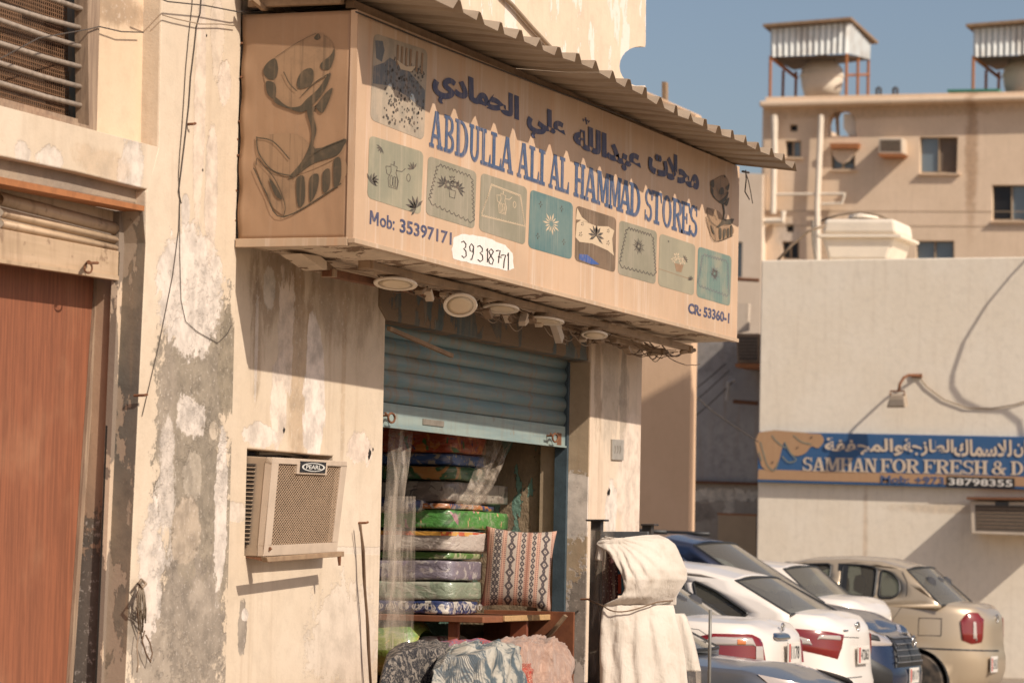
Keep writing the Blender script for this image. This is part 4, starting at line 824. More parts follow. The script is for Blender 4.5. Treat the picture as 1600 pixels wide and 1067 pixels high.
# navy bolster bag sticking out on the left, half way up
o = rbox(17.22, 17.9, .62, 1.3, zat(803), zat(778), .04, seed=4).build('mattress', pattern('scroll_bolster', NAVY, [(13, .5, (.46, .43, .39))]), None, smooth=True, loc=(17.5, .9, zat(803)))
tag(o, 'navy and white scroll mattress poking out left, half way up the stack', 'mattress', 'folded mattresses stacked in the shop')
# shelf under the stack
SH = wthing('shelf', 'reddish brown timber shelf carrying the mattresses and the cushion', 'shelf', (17.8, .5, .12))
zs = zat(961)
MB().box(17.30, 18.43, .22, 1.5, zs-.035, zs-.002).build('shelf_board', M['ply_inner'], SH, bevel=.003)
MB().box(17.62, 18.40, .205, .22, zs-.03, zs+.002).build('front_lip', wood('pale_lip', (.48, .30, .14), (.4, .24, .1), (3, 3, 3)), SH, bevel=.003)
MB().box(17.34, 17.37, .38, .44, .13, zs-.035).build('post', M['red_wood'], SH, bevel=.003)
MB().box(18.02, 18.05, .22, .32, .13, zs-.035).build('post', M['red_wood'], SH, bevel=.003)
MB().box(18.385, 18.405, .06, .62, .13, zs+.02).build('side_board', M['ply_inner'], SH, bevel=.003)
sqbar(MB(), Vector((18.33, .09, zs-.0)), Vector((18.33, .30, zs-.25)), .035, .02).build('brace', M['wood'], SH, bevel=.003)
def roll(c, r, L, lab, mat, cat='mattress', axis=(0, 1, 0), sq=.7):
    m = MB(); c = Vector(c)
    m.grid(lambda u, v: c+Vector((r*math.cos(2*math.pi*u)*(1+.06*math.sin(v*9)) * (1 if 0.02 < v < .98 else .7), (v-.5)*L, r*sq*math.sin(2*math.pi*u)*(1+.05*math.sin(v*7+1))*(1 if 0.02 < v < .98 else .7))), 26, 14)
    return tag(m.build(cat.replace(' ', '_'), mat, None, smooth=True, loc=c-Vector((0, 0, r*sq))), lab, cat)
roll((17.45, .92, zs-.20), .22, .62, 'rolled yellow green mattress lying under the shelf', pattern('yellow_green_cover', (.23, .29, .06), [(4, .55, (.12, .22, .06)), (16, .68, (.5, .35, .1))]))
tag(rbox(17.36, 17.9, .50, .66, zs-.30, zs-.12, .06, seed=3).build('cushion', pattern('striped_ticking', (.58, .5, .42), [(9, .56, (.28, .07, .08)), (25, .62, (.12, .1, .12))]), None, smooth=True, loc=(17.6, .58, zs-.3)), 'white cushion with maroon stripes tucked by the red post under the shelf', 'cushion')
tag(rbox(17.62, 18.3, .36, .95, zs-.27, zs-.17, .03, seed=8).build('blanket', pattern('lavender_blanket', (.34, .28, .30), [(11, .55, (.16, .10, .14)), (20, .6, (.45, .38, .36))], .9, 0), None, smooth=True, loc=(17.9, .6, zs-.27)), 'folded mauve printed blanket lying under the shelf right of the red post', 'blanket')
tag(rbox(17.66, 18.3, .40, .95, zs-.40, zs-.275, .03, seed=9).build('blanket', pattern('navy_blanket', (.07, .07, .12), [(11, .55, (.25, .12, .14)), (20, .62, (.4, .33, .3))], .9, 0), None, smooth=True, loc=(17.9, .6, zs-.4)), 'folded dark navy blanket at the bottom below the mauve one', 'blanket')
MB_ = MB().box(17.0, 18.4, .25, 1.5, zs-.55, zs-.41); MB_.build('lower_shelf_board', M['ply_inner'], SH)

# ---------------------------------------------------------------- woven cushion
t = NT('woven_cushion'); oc = t.objc(); sep = t.n('ShaderNodeSeparateXYZ'); t.link(oc, sep.inputs[0]); U_, V_ = sep.outputs[0], sep.outputs[2]
PINK, PG, DKN = (.56, .32, .235), (.44, .37, .31), (.045, .04, .05)
c = PINK
def band(u0, w, colr):
    global c; m_ = t.mth('LESS_THAN', t.mth('ABSOLUTE', t.mth('SUBTRACT', U_, u0)), w/2); c = t.mix(m_, c, colr); return m_
def motif(u0, w, per, r0, r1, ph=0.0, su=1.0):
    global c
    fr = t.mth('FRACT', t.mth('ADD', t.mth('MULTIPLY', V_, 1/per), ph)); dv = t.mth('MULTIPLY', t.mth('ABSOLUTE', t.mth('SUBTRACT', fr, .5)), 2)
    du = t.mth('MULTIPLY', t.mth('ABSOLUTE', t.mth('SUBTRACT', U_, u0)), 2*su/w); s = t.mth('ADD', dv, du)
    m1 = t.mth('MULTIPLY', t.mth('LESS_THAN', s, r1), t.mth('GREATER_THAN', s, r0)); m2 = t.mth('LESS_THAN', s, r0*.35); m_ = t.mth('MAXIMUM', m1, m2)
    inb = t.mth('LESS_THAN', t.mth('ABSOLUTE', t.mth('SUBTRACT', U_, u0)), w/2); c = t.mix(t.mth('MULTIPLY', m_, inb), c, DKN)
band(-.125, .050, PG); motif(-.125, .046, .040, .45, 1.0); motif(-.125, .046, .040, .9, 1.3, .5)
band(-.045, .060, PG); motif(-.045, .056, .075, .40, .92); motif(-.045, .026, .075, .1, .8, .5)
band(.022, .030, PG); motif(.022, .028, .034, .4, 1.1); band(.052, .012, (.30, .13, .09)); band(.083, .028, PG); motif(.083, .026, .034, .4, 1.1, .3)
band(.148, .058, PG); motif(.148, .054, .075, .40, .92, .2); motif(.148, .026, .075, .1, .8, .7)
for u0 in (-.165, -.154, -.096, -.083, -.076, -.012, .002, .042, .062, .104, .115, .182):
    fr = t.mth('FRACT', t.mth('MULTIPLY', V_, 90)); m_ = t.mth('MULTIPLY', t.mth('LESS_THAN', t.mth('ABSOLUTE', t.mth('SUBTRACT', U_, u0)), .002), t.mth('LESS_THAN', fr, .6)); c = t.mix(m_, c, (.10, .05, .045))
c = t.mix(t.mth('LESS_THAN', U_, -.178), c, (.30, .09, .07)); c = t.mix(t.mth('MULTIPLY', t.noise(oc, 60, 3), .35), c, (.22, .15, .11)); t.bump(t.noise(oc, 300, 2), .3, .002)
M['cushion'] = t.set(c, .95)
def pillow(u, v):
    a, b = 2*u-1, 2*v-1; th = .105*((1-abs(a)**2.6)*(1-abs(b)**2.6))**.5; k = 1-.10*(1-b*b)*abs(a)**3*1.0; k2 = 1-.09*(1-a*a)*abs(b)**3
    w = .006*mnoise.noise(Vector((a*2, b*2, 1)))*(1-a**4)
    return (a*.205*k, -(th+w), b*.232*k2)
m = MB().grid(pillow, 28, 28); m.grid(lambda u, v: (lambda q: (q[0], .6*-q[1], q[2]))(pillow(u, v)), 28, 28)
cu = m.build('cushion', M['cushion'], None, smooth=True); tag(cu, 'pink and black woven cushion with ethnic stripes standing on the shelf', 'cushion')
cc_ = X(810, 888, 17.98); cu.location = cc_; cu.rotation_euler = (R(-7), R(3), R(-72))

# ---------------------------------------------------------------- clear film hanging in the opening
t = NT('clear_film'); p = t.pos(); n = t.noise(t.scale(p, (9, 9, 1.6)), 2.5, 3, .5, .5); t.bump(n, .35, .03)
tr = t.n('ShaderNodeBsdfTransparent'); ms_ = t.n('ShaderNodeMixShader'); al = t.step(n, .40, .75, .13, .48)
t.link(al, ms_.inputs[0]); t.link(tr.outputs[0], ms_.inputs[1]); t.link(t.b.outputs[0], ms_.inputs[2]); t.t.links.new(ms_.outputs[0], t.out.inputs[0])
M['film'] = t.set((.50, .41, .32), .3, Specular_IOR_Level=.8)
def film(rows, y, amp, name, lab, n=26, fold=11.0):
    def fn(u, v):
        k = v*(len(rows)-1); i = min(int(k), len(rows)-2); f = k-i; a, b = rows[i], rows[i+1]
        py = a[0]+(b[0]-a[0])*f; x0 = a[1]+(b[1]-a[1])*f; x1 = a[2]+(b[2]-a[2])*f; q = Y(x0+(x1-x0)*u, py, y); q.y += amp*math.sin(u*fold+v*2+1.5*mnoise.noise(Vector((u*3, v*3, 0)))); return q
    m = MB().grid(fn, n, 24); return tag(m.build(name, M['film'], None, smooth=True, loc=Y(rows[-1][1], rows[-1][0], y)), lab, 'plastic film')
film([(668, 611, 641), (760, 607, 630), (860, 604, 622), (1015, 592, 640)], .24, .02, 'plastic_film', 'gathered clear plastic film hanging down the left side of the shop opening')
film([(775, 606, 648), (850, 608, 648), (930, 607, 648), (1012, 604, 648)], .27, .006, 'plastic_film', 'flat clear plastic sheet hanging in front of the lower mattresses', fold=5)
film([(684, 765, 802), (725, 752, 789), (765, 736, 768), (795, 712, 742)], .29, .03, 'plastic_film', 'twisted plastic film slanting across the upper mattresses', fold=14)

# ---------------------------------------------------------------- heap of cloth on a stand before the opening
ST = wthing('display_stand', 'low timber stand hidden under the cloth heap before the opening', 'stand', (17, -.35, .12))
MB().box(16.1, 18.2, -.62, -.12, .74, .77).build('top_board', M['wood'], ST)
for x in (16.15, 18.1):
    for y in (-.58, -.18): MB().box(x, x+.05, y, y+.05, .12, .74).build('leg', M['wood'], ST)
def heap(px0, px1, pyt, y, zb_, depth, lab, mat, seed, amp=.03, fr_=6, cat='cloth', lean=0):
    """a cloth thrown over the pile: flat over the top, hanging in folds down the front and both ends"""
    a, b = Y(px0, 1050, y-depth*.6), Y(px1, 1050, y-depth*.6); zt = Y((px0+px1)/2, pyt, y).z; x0, x1 = a.x, b.x
    def fn(u, v):
        s = (v-.42)/.58; top_ = s < 0
        uu = (u-.5)*2; dome = (1-abs(uu)**3.2)
        yy = y+depth*(.9-v/.42*1.5) if top_ else y-depth*(.6+.16*s)
        zz = zt-.10*(1-dome)-.03*((v-.2)/.25)**2*(1 if top_ else 0)
        if not top_: zz = zt-.10*(1-dome)-.02-(zt-zb_)*s**1.25
        xa_, xb_ = Y(px0, 1050, yy).x, Y(px1, 1050, yy).x; xx = xa_+(xb_-xa_)*u
        e = max(0, abs(uu)-.80)/.20; zz -= e*e*.11; xx -= math.copysign(e*e*.03, uu)
        w = 1-3.2*abs(mnoise.noise(Vector((u*6+seed*3+v*1.3, v*1.1, seed))))
        n = max(0, w)**1.3*amp*1.5*(.5 if top_ else .5+.8*s)
        g = (.5-abs(mnoise.noise(Vector((xx*3.2+seed, yy*6, zz*3+xx*2)))))*amp*1.5+mnoise.noise(Vector((xx*11+seed, yy*12, zz*9)))*amp*.25
        return Vector((xx+g*.2, yy-n*.7-g*.5, zz+(n*.5+g)*(1 if top_ else .3)))
    return tag(MB().grid(fn, 120, 60).build('cloth', mat, None, smooth=True, solid=.004, loc=((x0+x1)/2, y, zb_)), lab, cat, 'cloths heaped before the shop opening')
def damask(name, c, c2, sc=28, th=.5):
    t = NT(name); p = t.pos(); n = t.noise(p, sc, 2, .5, 1.6); n2 = t.noise(p, sc*2.2, 2, .5, 2); cc = t.mix(t.step(n, th, th+.04), c, c2); cc = t.mix(t.mth('MULTIPLY', t.step(n2, .56, .6), .6), cc, c2)
    t.bump(t.noise(p, 7, 5, .6, .5), .5, .04); return t.set(cc, .9)
heap(586, 716, 1010, -.40, .60, .22, 'black lace patterned cloth spilling over the left end of the heap', damask('black_lace', (.016, .015, .018), (.20, .17, .14), 34, .52), 1, .03)
heap(608, 800, 1006, -.26, .60, .2, 'red and violet paisley cloth along the top of the heap', damask('paisley', (.36, .07, .06), (.16, .13, .20), 22, .52), 2, .02)
t = NT('tie_dye'); p = t.pos(); n = t.noise(p, 7, 5, .65, 1.5); cc = t.mix(t.step(n, .42, .58), (.07, .095, .11), (.40, .37, .31)); w = t.wave(t.scale(p, (1, .4, .6)), 16, 'X', 1.5); cc = t.mix(t.mth('MULTIPLY', t.mth('MULTIPLY', t.step(w, .4, .6), t.step(t.vmth('LENGTH', t.vmth('SUBTRACT', p, tuple(Y(690, 1050, -.6))), (0, 0, 0)), .34, .22)), .8), cc, (.05, .05, .055)); t.bump(t.noise(p, 9, 5, .6, 1), .6, .04)
heap(660, 818, 1016, -.52, .60, .24, 'grey tie dyed cloth with pleats, bundled at the front of the heap', t.set(cc, .9), 3, .045, 5)
heap(795, 832, 1040, -.52, .60, .12, 'scrap of red beaded cloth between the grey bundle and the brown satin', damask('red_beaded', (.30, .035, .02), (.5, .36, .25), 45, .58), 4, .02)
t = NT('brown_satin'); p = t.pos(); n = t.noise(p, 18, 4, .6, 1.2); cc = t.mix(t.step(n, .4, .65), (.33, .19, .13), (.44, .28, .20)); t.bump(t.noise(p, 8, 6, .65, 1.4), .8, .05)
heap(728, 890, 1008, -.30, .60, .26, 'dusty pink brown satin cloth at the right end of the heap', t.set(cc, .5, Sheen_Weight=.3), 5, .05, 5)

# ---------------------------------------------------------------- rack with the tied-up dust cloth
RK = wthing('clothes_rack', 'black steel clothes rack wrapped in clear film beside the far pier', 'clothes rack', (17.9, -.3, .12))
xr = 17.92
M['black_steel'] = simple('black_steel', (.022, .022, .026), .5, .2, .3, 10, dust=.15)
def xbar(px0, px1, py0, py1, x, th, name, mat, root, bevel=.003):
    q = [X(px0, py0, x), X(px1, py0, x), X(px1-(py1-py0)*.02, py1, x), X(px0-(py1-py0)*.02, py1, x)]; return MB().prism([q], (th, 0, 0)).build(name, mat, root, bevel=bevel)
xbar(923, 939, 813, 1330, xr, .05, 'post', M['black_steel'], RK)
xbar(1003, 1018, 820, 1330, xr+.05, .05, 'post', M['black_steel'], RK)
xbar(915, 944, 811, 814, xr-.02, .09, 'cap_plate', M['black_steel'], RK)
xbar(1001, 1022, 818, 821, xr+.03, .09, 'cap_plate', M['black_steel'], RK)
xbar(930, 1012, 830, 842, xr+.02, .03, 'top_rail', simple('filmed_rail', (.14, .145, .15), .35, .2, .4, 20), RK)
xbar(938, 948, 835, 1330, xr+.01, .02, 'filmed_post', simple('filmed_steel', (.075, .085, .10), .25, .1, .5, 25), RK)
m = MB().grid(lambda u, v: X(922+u*40, 828+v*500, xr-.03)+Vector((.012*math.sin(u*9+v*14)+.01*mnoise.noise(Vector((u*3, v*14, 0))), 0, 0)), 12, 60); tag(m.build('plastic_film', M['film'], None, smooth=True, loc=(xr, -.2, .6)), 'crumpled clear film wound round the black rack post', 'plastic film')
t = NT('dotted_maroon'); p = t.pos(); v = t.voro(t.scale(p, (1, 1, 1)), 55); cc = t.mix(t.step(v, .28, .22), (.09, .03, .03), (.42, .30, .24)); t.set(cc, .9)
g = MB().grid(lambda u, v: X(941+u*23, 848+v*220, xr-.02)+Vector((.02*math.sin(u*7), 0, 0)), 10, 20).build('garment', t.m, None, smooth=True, solid=.004, loc=(xr, -.25, .8)); tag(g, 'maroon garment with pale dots hanging in the rack behind the dust cloth', 'garment')
g = MB().grid(lambda u, v: X(960+u*22, 870+v*60, xr+.0)+Vector((.01*math.sin(u*7), 0, 0)), 6, 8).build('garment', simple('teal_red_print', (.07, .17, .23), .9), None, smooth=True, solid=.004, loc=(xr, -.3, 1.2)); OFF[g.name] = Vector(g.location)
tag(g, 'teal garment with a red hem showing through the gap in the dust cloth', 'garment'); MB().grid(lambda u, v: X(960+u*24, 897+v*30, xr-.004), 2, 2).build('red_hem', simple('red_hem', (.38, .06, .03), .9), g, solid=.004)
# dust cloth
t = NT('dust_cloth'); p = t.pos(); n = t.noise(t.scale(p, (6, 9, 1.4)), 3, 6, .6, .6); cc = t.mix(t.step(t.noise(p, 5, 5), .35, .7), (.60, .53, .455), (.53, .465, .39)); cc = t.mix(t.mth('MULTIPLY', t.step(t.noise(p, 14, 5), .55, .75), .25), cc, (.38, .28, .19))
b1 = t.bump(n, .3, .03); t.bump(t.noise(t.scale(p, (3, 3, 3)), 5, 3, .55, 1.5), .25, .02, b1); M['dust_cloth'] = t.set(cc, .95, Sheen_Weight=.2)
rowsU = [(838, 948, 1030), (842, 940, 1046), (850, 934, 1056), (862, 952, 1062), (875, 962, 1068), (890, 970, 1074), (905, 976, 1074), (918, 978, 1067), (932, 972, 1058), (945, 946, 1056)]
rowsL = [(945, 946, 1054), (955, 943, 1057), (975, 942, 1062), (1000, 941, 1068), (1030, 941, 1074), (1067, 941, 1078), (1200, 938, 1086), (1290, 936, 1090)]
DC = wthing('dust_cloth', 'off white cloth draped over the clothes rack and tied round its middle', 'cloth', (17.75, -.45, .4))
def drape(rows, waist, foldn, amp, dep):
    def fn(u, v):
        k = v*(len(rows)-1); i = min(int(k), len(rows)-2); f = k-i; a, b = rows[i], rows[i+1]
        py = a[0]+(b[0]-a[0])*f; w = 6*max(0, 1-v*9)*math.sin(u*5) if waist else 0
        x0 = a[1]+(b[1]-a[1])*f; x1 = a[2]+(b[2]-a[2])*f
        uu = u; q = X(x0+(x1-x0)*uu, py+w*.4, 17.66+.34*uu)
        bulge = math.sin(math.pi*min(max(u*.92+.04, 0), 1))**.6
        n = math.sin(u*foldn+2.2*mnoise.noise(Vector((u*2.5, v*1.6, 3))))*amp*(.35+.65*(v if not waist else 1-abs(2*v-1)*.3))
        n += .010*mnoise.noise(Vector((u*5+3*v, v*4, 7)))+.005*mnoise.noise(Vector((u*14, v*9, 1)))
        if waist:
            a_ = math.atan2(v-.08, u-.30+1e-6); n += .006*math.sin(a_*17+mnoise.noise(Vector((u*3, v*3, 2)))*3)*min(1, 2*math.hypot(u-.3, v-.08))
            n += .014*math.sin((v*6.5+u*.9)*math.pi+1)*max(0, v-.62)*2.6
        q.x += -dep*bulge*(1 - .35*(v**3 if waist else (1-v)**3)) - n + (.12 if False else 0)
        return q
    return fn
MB().grid(drape(rowsU, True, 5.0, .010, .09), 60, 60).build('upper_cloth', M['dust_cloth'], DC, smooth=True, solid=.004)
MB().grid(drape(rowsL, False, 26.0, .014, .12), 110, 60).build('skirt', M['dust_cloth'], DC, smooth=True, solid=.004)
m = MB().grid(lambda u, v: X(934+u*11-v*4, 850+v*24+u*2, 17.66)+Vector((-.02*math.sin(u*3), 0, 0)), 6, 8); m.build('sleeve_edge', M['dust_cloth'], DC, smooth=True, solid=.005)
cd = [X(918, 936, 17.84)]+[X(946+u*107, 947+11*math.sin(math.pi*min(u*1.2, 1)**.8)-u*9, 17.66+.34*u-.02)+Vector((-.115*math.sin(math.pi*min(max(u, .02), .98))**.6, 0, 0)) for u in [i/16 for i in range(17)]]
tag(MB().tube(cd, .004, 6).build('cord', M['cable_brown'], None, smooth=True, loc=cd[0]), 'thin brown cord tied round the middle of the dust cloth and hooked to the pier', 'cord')
# second pale cloth behind, hanging lower right
m = MB().grid(lambda u, v: X(1050+u*(22+26*v**.7), 958+v*90, 18.15)+Vector((-.10*math.sin(math.pi*u*.9)+.01*math.sin(u*12), 0, 0)), 18, 24)
tag(m.build('cloth', M['dust_cloth'], None, smooth=True, solid=.004, loc=(18.15, -.8, .9)), 'smooth beige cloth hanging just behind the right side of the tied dust cloth', 'cloth')
m = MB().grid(lambda u, v: X(1068+u*28, 1046+v*40, 18.1)+Vector((.02*math.sin(u*15), 0, 0)), 14, 8); tag(m.build('plastic_film', M['film'], None, smooth=True, loc=(18.1, -.9, .7)), 'scrap of clear film below the beige cloth by the cars', 'plastic film')
tag(MB().tube([X(1110, 952, 18.6), X(1109, 1015, 18.6), X(1106, 1200, 18.6)], .010, 10).build('pipe', simple('grey_pipe', (.22, .21, .19), .5, .3), None, smooth=True, loc=(18.6, -1, 0)), 'slim upright grey pipe standing in front of the white saloon cars', 'pipe')

# ---------------------------------------------------------------- small things on the shop wall
m = wthing('meter_plate', 'small rectangular metal plate screwed to the far pier', 'plate', Y(966, 702, 0))
prismY([(957, 686), (975, 687), (974.5, 719), (957, 718)], -.012, -.001).build('plate', simple('dull_plate', (.42, .38, .33), .5, .3, .4, 25), m, bevel=.002)
mm = MB()
for k in range(3): decal_ribbon(mm, lambda a, b, l: Y(a, b, -.0135), [(961+k*4, 696), (962+k*4, 702), (960.5+k*4, 708)], 1.2)
tag(mm.build('worn_marks', M['steel'], m), kind='stuff')
def wire(name, pts, y, r, lab, mat='cable', cat='wire'):
    P = [Y(a, b, yy) for (a, b), yy in zip(pts, y if isinstance(y, list) else [y]*len(pts))]
    return tag(MB().tube(P, r, 6).build(name, M[mat], None, smooth=True, loc=P[0]), lab, cat)
wire('cable', [(301, -10), (300, 10), (295, 55), (290, 110), (287, 160), (284, 205), (281, 240), (279, 275), (281, 310), (279, 360), (270, 430), (248, 540), (222, 650)], -.004, .0018, 'thin dark cable dropping down the weathered pilaster from the top', 'cable')
wire('cable', [(315, -10), (313, 20), (307, 42), (303, 80), (298, 120), (295, 165), (290, 210), (284, 260), (279, 300), (283, 318)], -.005, .0028, 'thicker cable clipped beside the thin one on the pilaster', 'cable')
wire('cable', [(281, 318), (281, 400), (283, 470), (290, 502), (308, 518), (340, 536), (355, 522), (362, 508)], -.004, .0016, 'loose loop of thin wire curving over the bare patch under the sign side', 'cable')
wire('cable', [(-5, 95), (60, 60), (139, 46), (155, 42), (190, 50), (224, 51)], [.02, .02, .05, .06, .05, .05], .0028, 'thin wire strung from the barred window to the pilaster', 'cable')
wire('cable', [(254, 24), (275, 30), (312, 38), (345, 38), (369, 41)], -.02, .0026, 'thin grey wire strung from the recess edge to the sign corner', 'cable_tan')
wire('cable', [(240, -6), (262, 3), (320, 9), (372, 19), (420, 15)], -.05, .003, 'black wire running over the top of the pilaster into the canopy', 'cable')
wire('cable', [(556, 19), (660, 62), (760, 101), (880, 147), (1000, 191)], [-.585, -.580, -.583, -.580, -.583], .004, 'black cable slung along the top edge of the sign', 'cable')
wire('cord', [(563, 818), (566, 850), (568, 900), (573, 960), (575, 1010), (579, 1070)], -.01, .006, 'brown cord hanging from a nail right of the air conditioner', 'cable_brown', 'cord')
wire('cord', [(563, 818), (569, 860), (571, 920), (576, 980), (578, 1030), (580, 1070)], -.022, .004, 'second strand of brown cord hanging from the same nail', 'cable_brown', 'cord')
wire('pipe', [(780, -12), (800, 8), (830, 42), (870, 85), (905, 118), (930, 140)], -.02, .014, 'slanting tan pipe on the upper wall behind the canopy', 'cable_tan', 'pipe')
wire('cable', [(694, -10), (700, 12), (712, 32), (720, 40)], -.02, .006, 'short grey cable above the canopy near its left end', 'cable_tan')
for lab, (a, b, y) in {'rusty nail holding the brown cord on the wall': (563, 817, .02), 'bent rusty hook in the blackened door reveal': (216, 618, -.01), 'small dark clip on the pilaster cables': (292, 195, -.0), 'rusty nail in the pier by the rack': (912, 936, -.0)}.items():
    P = Y(a, b, y); tag(MB().tube([P+Vector((0, .02, 0)), P+Vector((0, -.03, .002)), P+Vector((.012, -.036, .006))], .006, 6).build('nail', M['rust'], None, loc=P), lab, 'nail')
wr_ = wthing('rope_bundle', 'bundle of frayed grey cord looped on a nail low on the pilaster', 'rope', Y(222, 910, -.02))
tag_m = MB(); rnd = random.Random(5)
for k in range(16):
    a = 214+rnd.uniform(0, 15); l = rnd.uniform(950, 1000); tag_m.tube([Y(221, 908, -.03), Y(a-1+rnd.uniform(-2, 2), 930, -.03-rnd.uniform(0, .03)), Y(a+rnd.uniform(-2, 2), (930+l)/2, -.035-rnd.uniform(0, .02)), Y(a+rnd.uniform(-1, 2), l, -.02)], .0035, 5)
tag(tag_m.build('strand', simple('frayed_cord', (.22, .17, .12), .9, 0, .5, 40), wr_, smooth=True), kind='stuff')
MB().tube([Y(221, 905, -.02), Y(216, 912, -.045), Y(222, 918, -.05), Y(228, 912, -.04), Y(222, 906, -.02)], .006, 6).build('knot', M['cable_tan'], wr_, smooth=True)
MB().tube(pxl([(226, 985), (222, 1000), (228, 1020), (235, 1034), (238, 1020), (234, 1003), (228, 992)], -.03), .0035, 6).build('loop', M['cable_brown'], wr_, smooth=True)
MB().tube(pxl([(217, 985), (214, 1010), (216, 1035), (214, 1050)], -.03), .003, 6).build('loop', M['cable_tan'], wr_, smooth=True)
# holes knocked in the plaster
for (a, b, r, y) in ((578, 708, .018, .029), (577, 713, .014, .029), (583, 702, .008, .029), (952, 768, .02, -.001), (323, 56, .006, -.001), (317, 266, .006, -.001), (444, 672, .012, .029), (950, 770, .014, -.001)):
    m = MB(); c = Y(a, b, y); vs = [c+Vector((r*(1+.3*math.sin(k*2.7))*math.cos(k*math.pi/5), 0, r*1.2*(1+.3*math.cos(k*1.9))*math.sin(k*math.pi/5))) for k in range(10)]; m.add(vs, [tuple(range(10))]); m.build('plaster_hole', M['hole'], B)
# ---------------------------------------------------------------- buildings at the back
M['peach'] = plaster('peach_render', base=(.60, .40, .25), alt=(.64, .43, .275), streak=.08, fine=.1)
M['far_cream'] = plaster('far_cream_render', base=(.64, .52, .40), alt=(.68, .56, .44), streak=.1, fine=.1)
xp = 36.0
PB = wthing('peach_building', 'plain peach rendered building seen between the shop corner and the grey alley wall', 'building', (38, 6, 0))
prismX([(900, 99), (985, 132), (1088, 178), (1080, 600), (1073, 1080), (900, 1080)], xp, xp+.22).build('wall', M['peach'], PB, bevel=.02)
prismX([(1034, 128), (1040, 128), (1040, 160), (1034, 160)], xp+.5, xp+.6).build('roof_post', M['wood'], PB)
tag(wthing('alley_building', 'shaded grey rendered wall at the back of the alley with a crumbled band of plaster', 'building', (49, 7, 0)), None)
AL = bpy.context.scene.objects['alley_building']; xa = 47.0
sA = lambda px, py, r1, r2, c, a=1, k=.5, so=.15: (X(px, py, xa), (r1, r2), c, a, k, so, 'X')
M['alley'] = plaster('grey_alley_render', base=(.36, .33, .31), alt=(.42, .39, .36), streak=.4, fine=.35, spots=[sA(1110, 560, .7, .35, (.25, .22, .2), .5, .6, .5), sA(1140, 700, .5, .6, (.42, .38, .35), .5, .6, .4)])
M['alley_low'] = plaster('crumbled_alley_plaster', base=(.38, .32, .26), alt=(.46, .38, .30), streak=.3, fine=.5, spots=[sA(1125, 773, .9, .10, (.72, .62, .50), 1, .8, .08), sA(1140, 795, .10, .30, (.70, .60, .48), 1, .6, .08), sA(1095, 800, .3, .15, (.25, .2, .16), .7, .7, .2)], bumpk=3)
prismX([(1060, 525), (1200, 525), (1200, 757), (1060, 753)], xa, xa+4).build('upper_wall', M['alley'], AL)
prismX([(1060, 753), (1200, 757), (1200, 1080), (1060, 1080)], xa-.02, xa+4).build('lower_wall', M['alley_low'], AL)
prismX([(1060, 750), (1200, 754), (1200, 758), (1060, 754)], xa-.08, xa).build('ledge', M['rust'], AL)
def alley_cable(pts, lab, off=.35, r=.010):
    P = [X(a, b, xa-off) for a, b in pts]; tag(MB().tube(P, r, 6).build('cable', M['cable'], None, loc=P[0]), lab, 'cable')
alley_cable([(1027, 560), (1060, 595), (1110, 640), (1150, 668), (1185, 690)], 'long cable slanting down to the right across the alley wall', 4)
for k, (a, b, c, d) in enumerate(((1072, 618, 1134, 568), (1072, 638, 1140, 578), (1072, 662, 1145, 597))):
    alley_cable([(a, b), ((a+c)/2, (b+d)/2+2), (c, d)], ('topmost', 'middle', 'lowest')[k]+' of the three thin cables rising to the alley bracket', .25, .008)
m = wthing('pole', 'rusty steel arm sticking out by the blue fish shop corner', 'pole', X(1165, 628, xa-.3)); MB().tube([X(1146, 627, xa-.3), X(1184, 630, xa-.3)], .03, 8).build('arm', M['rust'], m)
tag(MB().tube([X(1148, 594, xa-.2), X(1138, 597, xa-.25), X(1136, 625, xa-.2)], .03, 6).build('bracket', simple('whitened_bracket', (.5, .45, .4), .8), None, loc=X(1148, 594, xa-.2)), 'pale bent bracket holding the alley cables', 'bracket')
PX = X(1150, 840, xa-.6); lb = wthing('board', 'tan sheet of board leaning in the alley behind the dark blue car', 'board', (xa-.6, PX.y, 0))
MB().prism([[X(1122, 804, xa-.6), X(1181, 806, xa-.6), X(1181, 1080, xa-.9), X(1119, 1080, xa-.9)]], (.03, 0, 0)).build('panel', simple('tan_board', (.44, .31, .19), .8, 0, .25, 4), lb)
MB().prism([[X(1121, 801, xa-.6), X(1182, 803, xa-.6), X(1182, 806, xa-.6), X(1121, 804, xa-.6)]], (.04, 0, 0)).build('edge', M['rust_orange'], lb)

# fish shop building with its long sign
xs = 44.0
FS = wthing('fish_shop_building', 'low windowless pale building carrying the blue fish sign', 'building', (46, 1, 0))
M['fs'] = plaster('fish_shop_render', base=(.80, .70, .56), alt=(.83, .74, .61), streak=.12, fine=.22, spots=[(X(1352, 830, xs), (.05, 1.1), (.60, .42, .27), .5, .3, .8, 'X'), (X(1500, 795, xs), (1.2, .10), (.62, .46, .30), .5, .4, .6, 'X')])
wl_ = [X(1190, 407, xs), X(1420, 404, xs), X(1760, 399, xs), X(1760, 1120, xs), X(1178, 1120, xs)]
MB().prism([wl_], (.3, 0, 0)).build('wall', M['fs'], FS, bevel=.015)
ya, yb_ = wl_[0].y, wl_[2].y; zt_ = wl_[0].z
MB().box(xs+.31, xs+7, ya-.25, ya-.01, 0, zt_-.02).build('side_wall', M['fs'], FS)
MB().box(xs+.31, xs+7, yb_, ya-.26, zt_-.35, zt_-.2).build('roof', M['fs'], FS)
FG = wthing('fish_shop_sign', 'long blue shop sign with cream Arabic and English lettering on the pale windowless wall', 'sign', X(1400, 720, xs))
xg = xs-.10
def pX(pts, x, d): return MB().prism([[X(a, b, x) for a, b in pts]], (d, 0, 0))
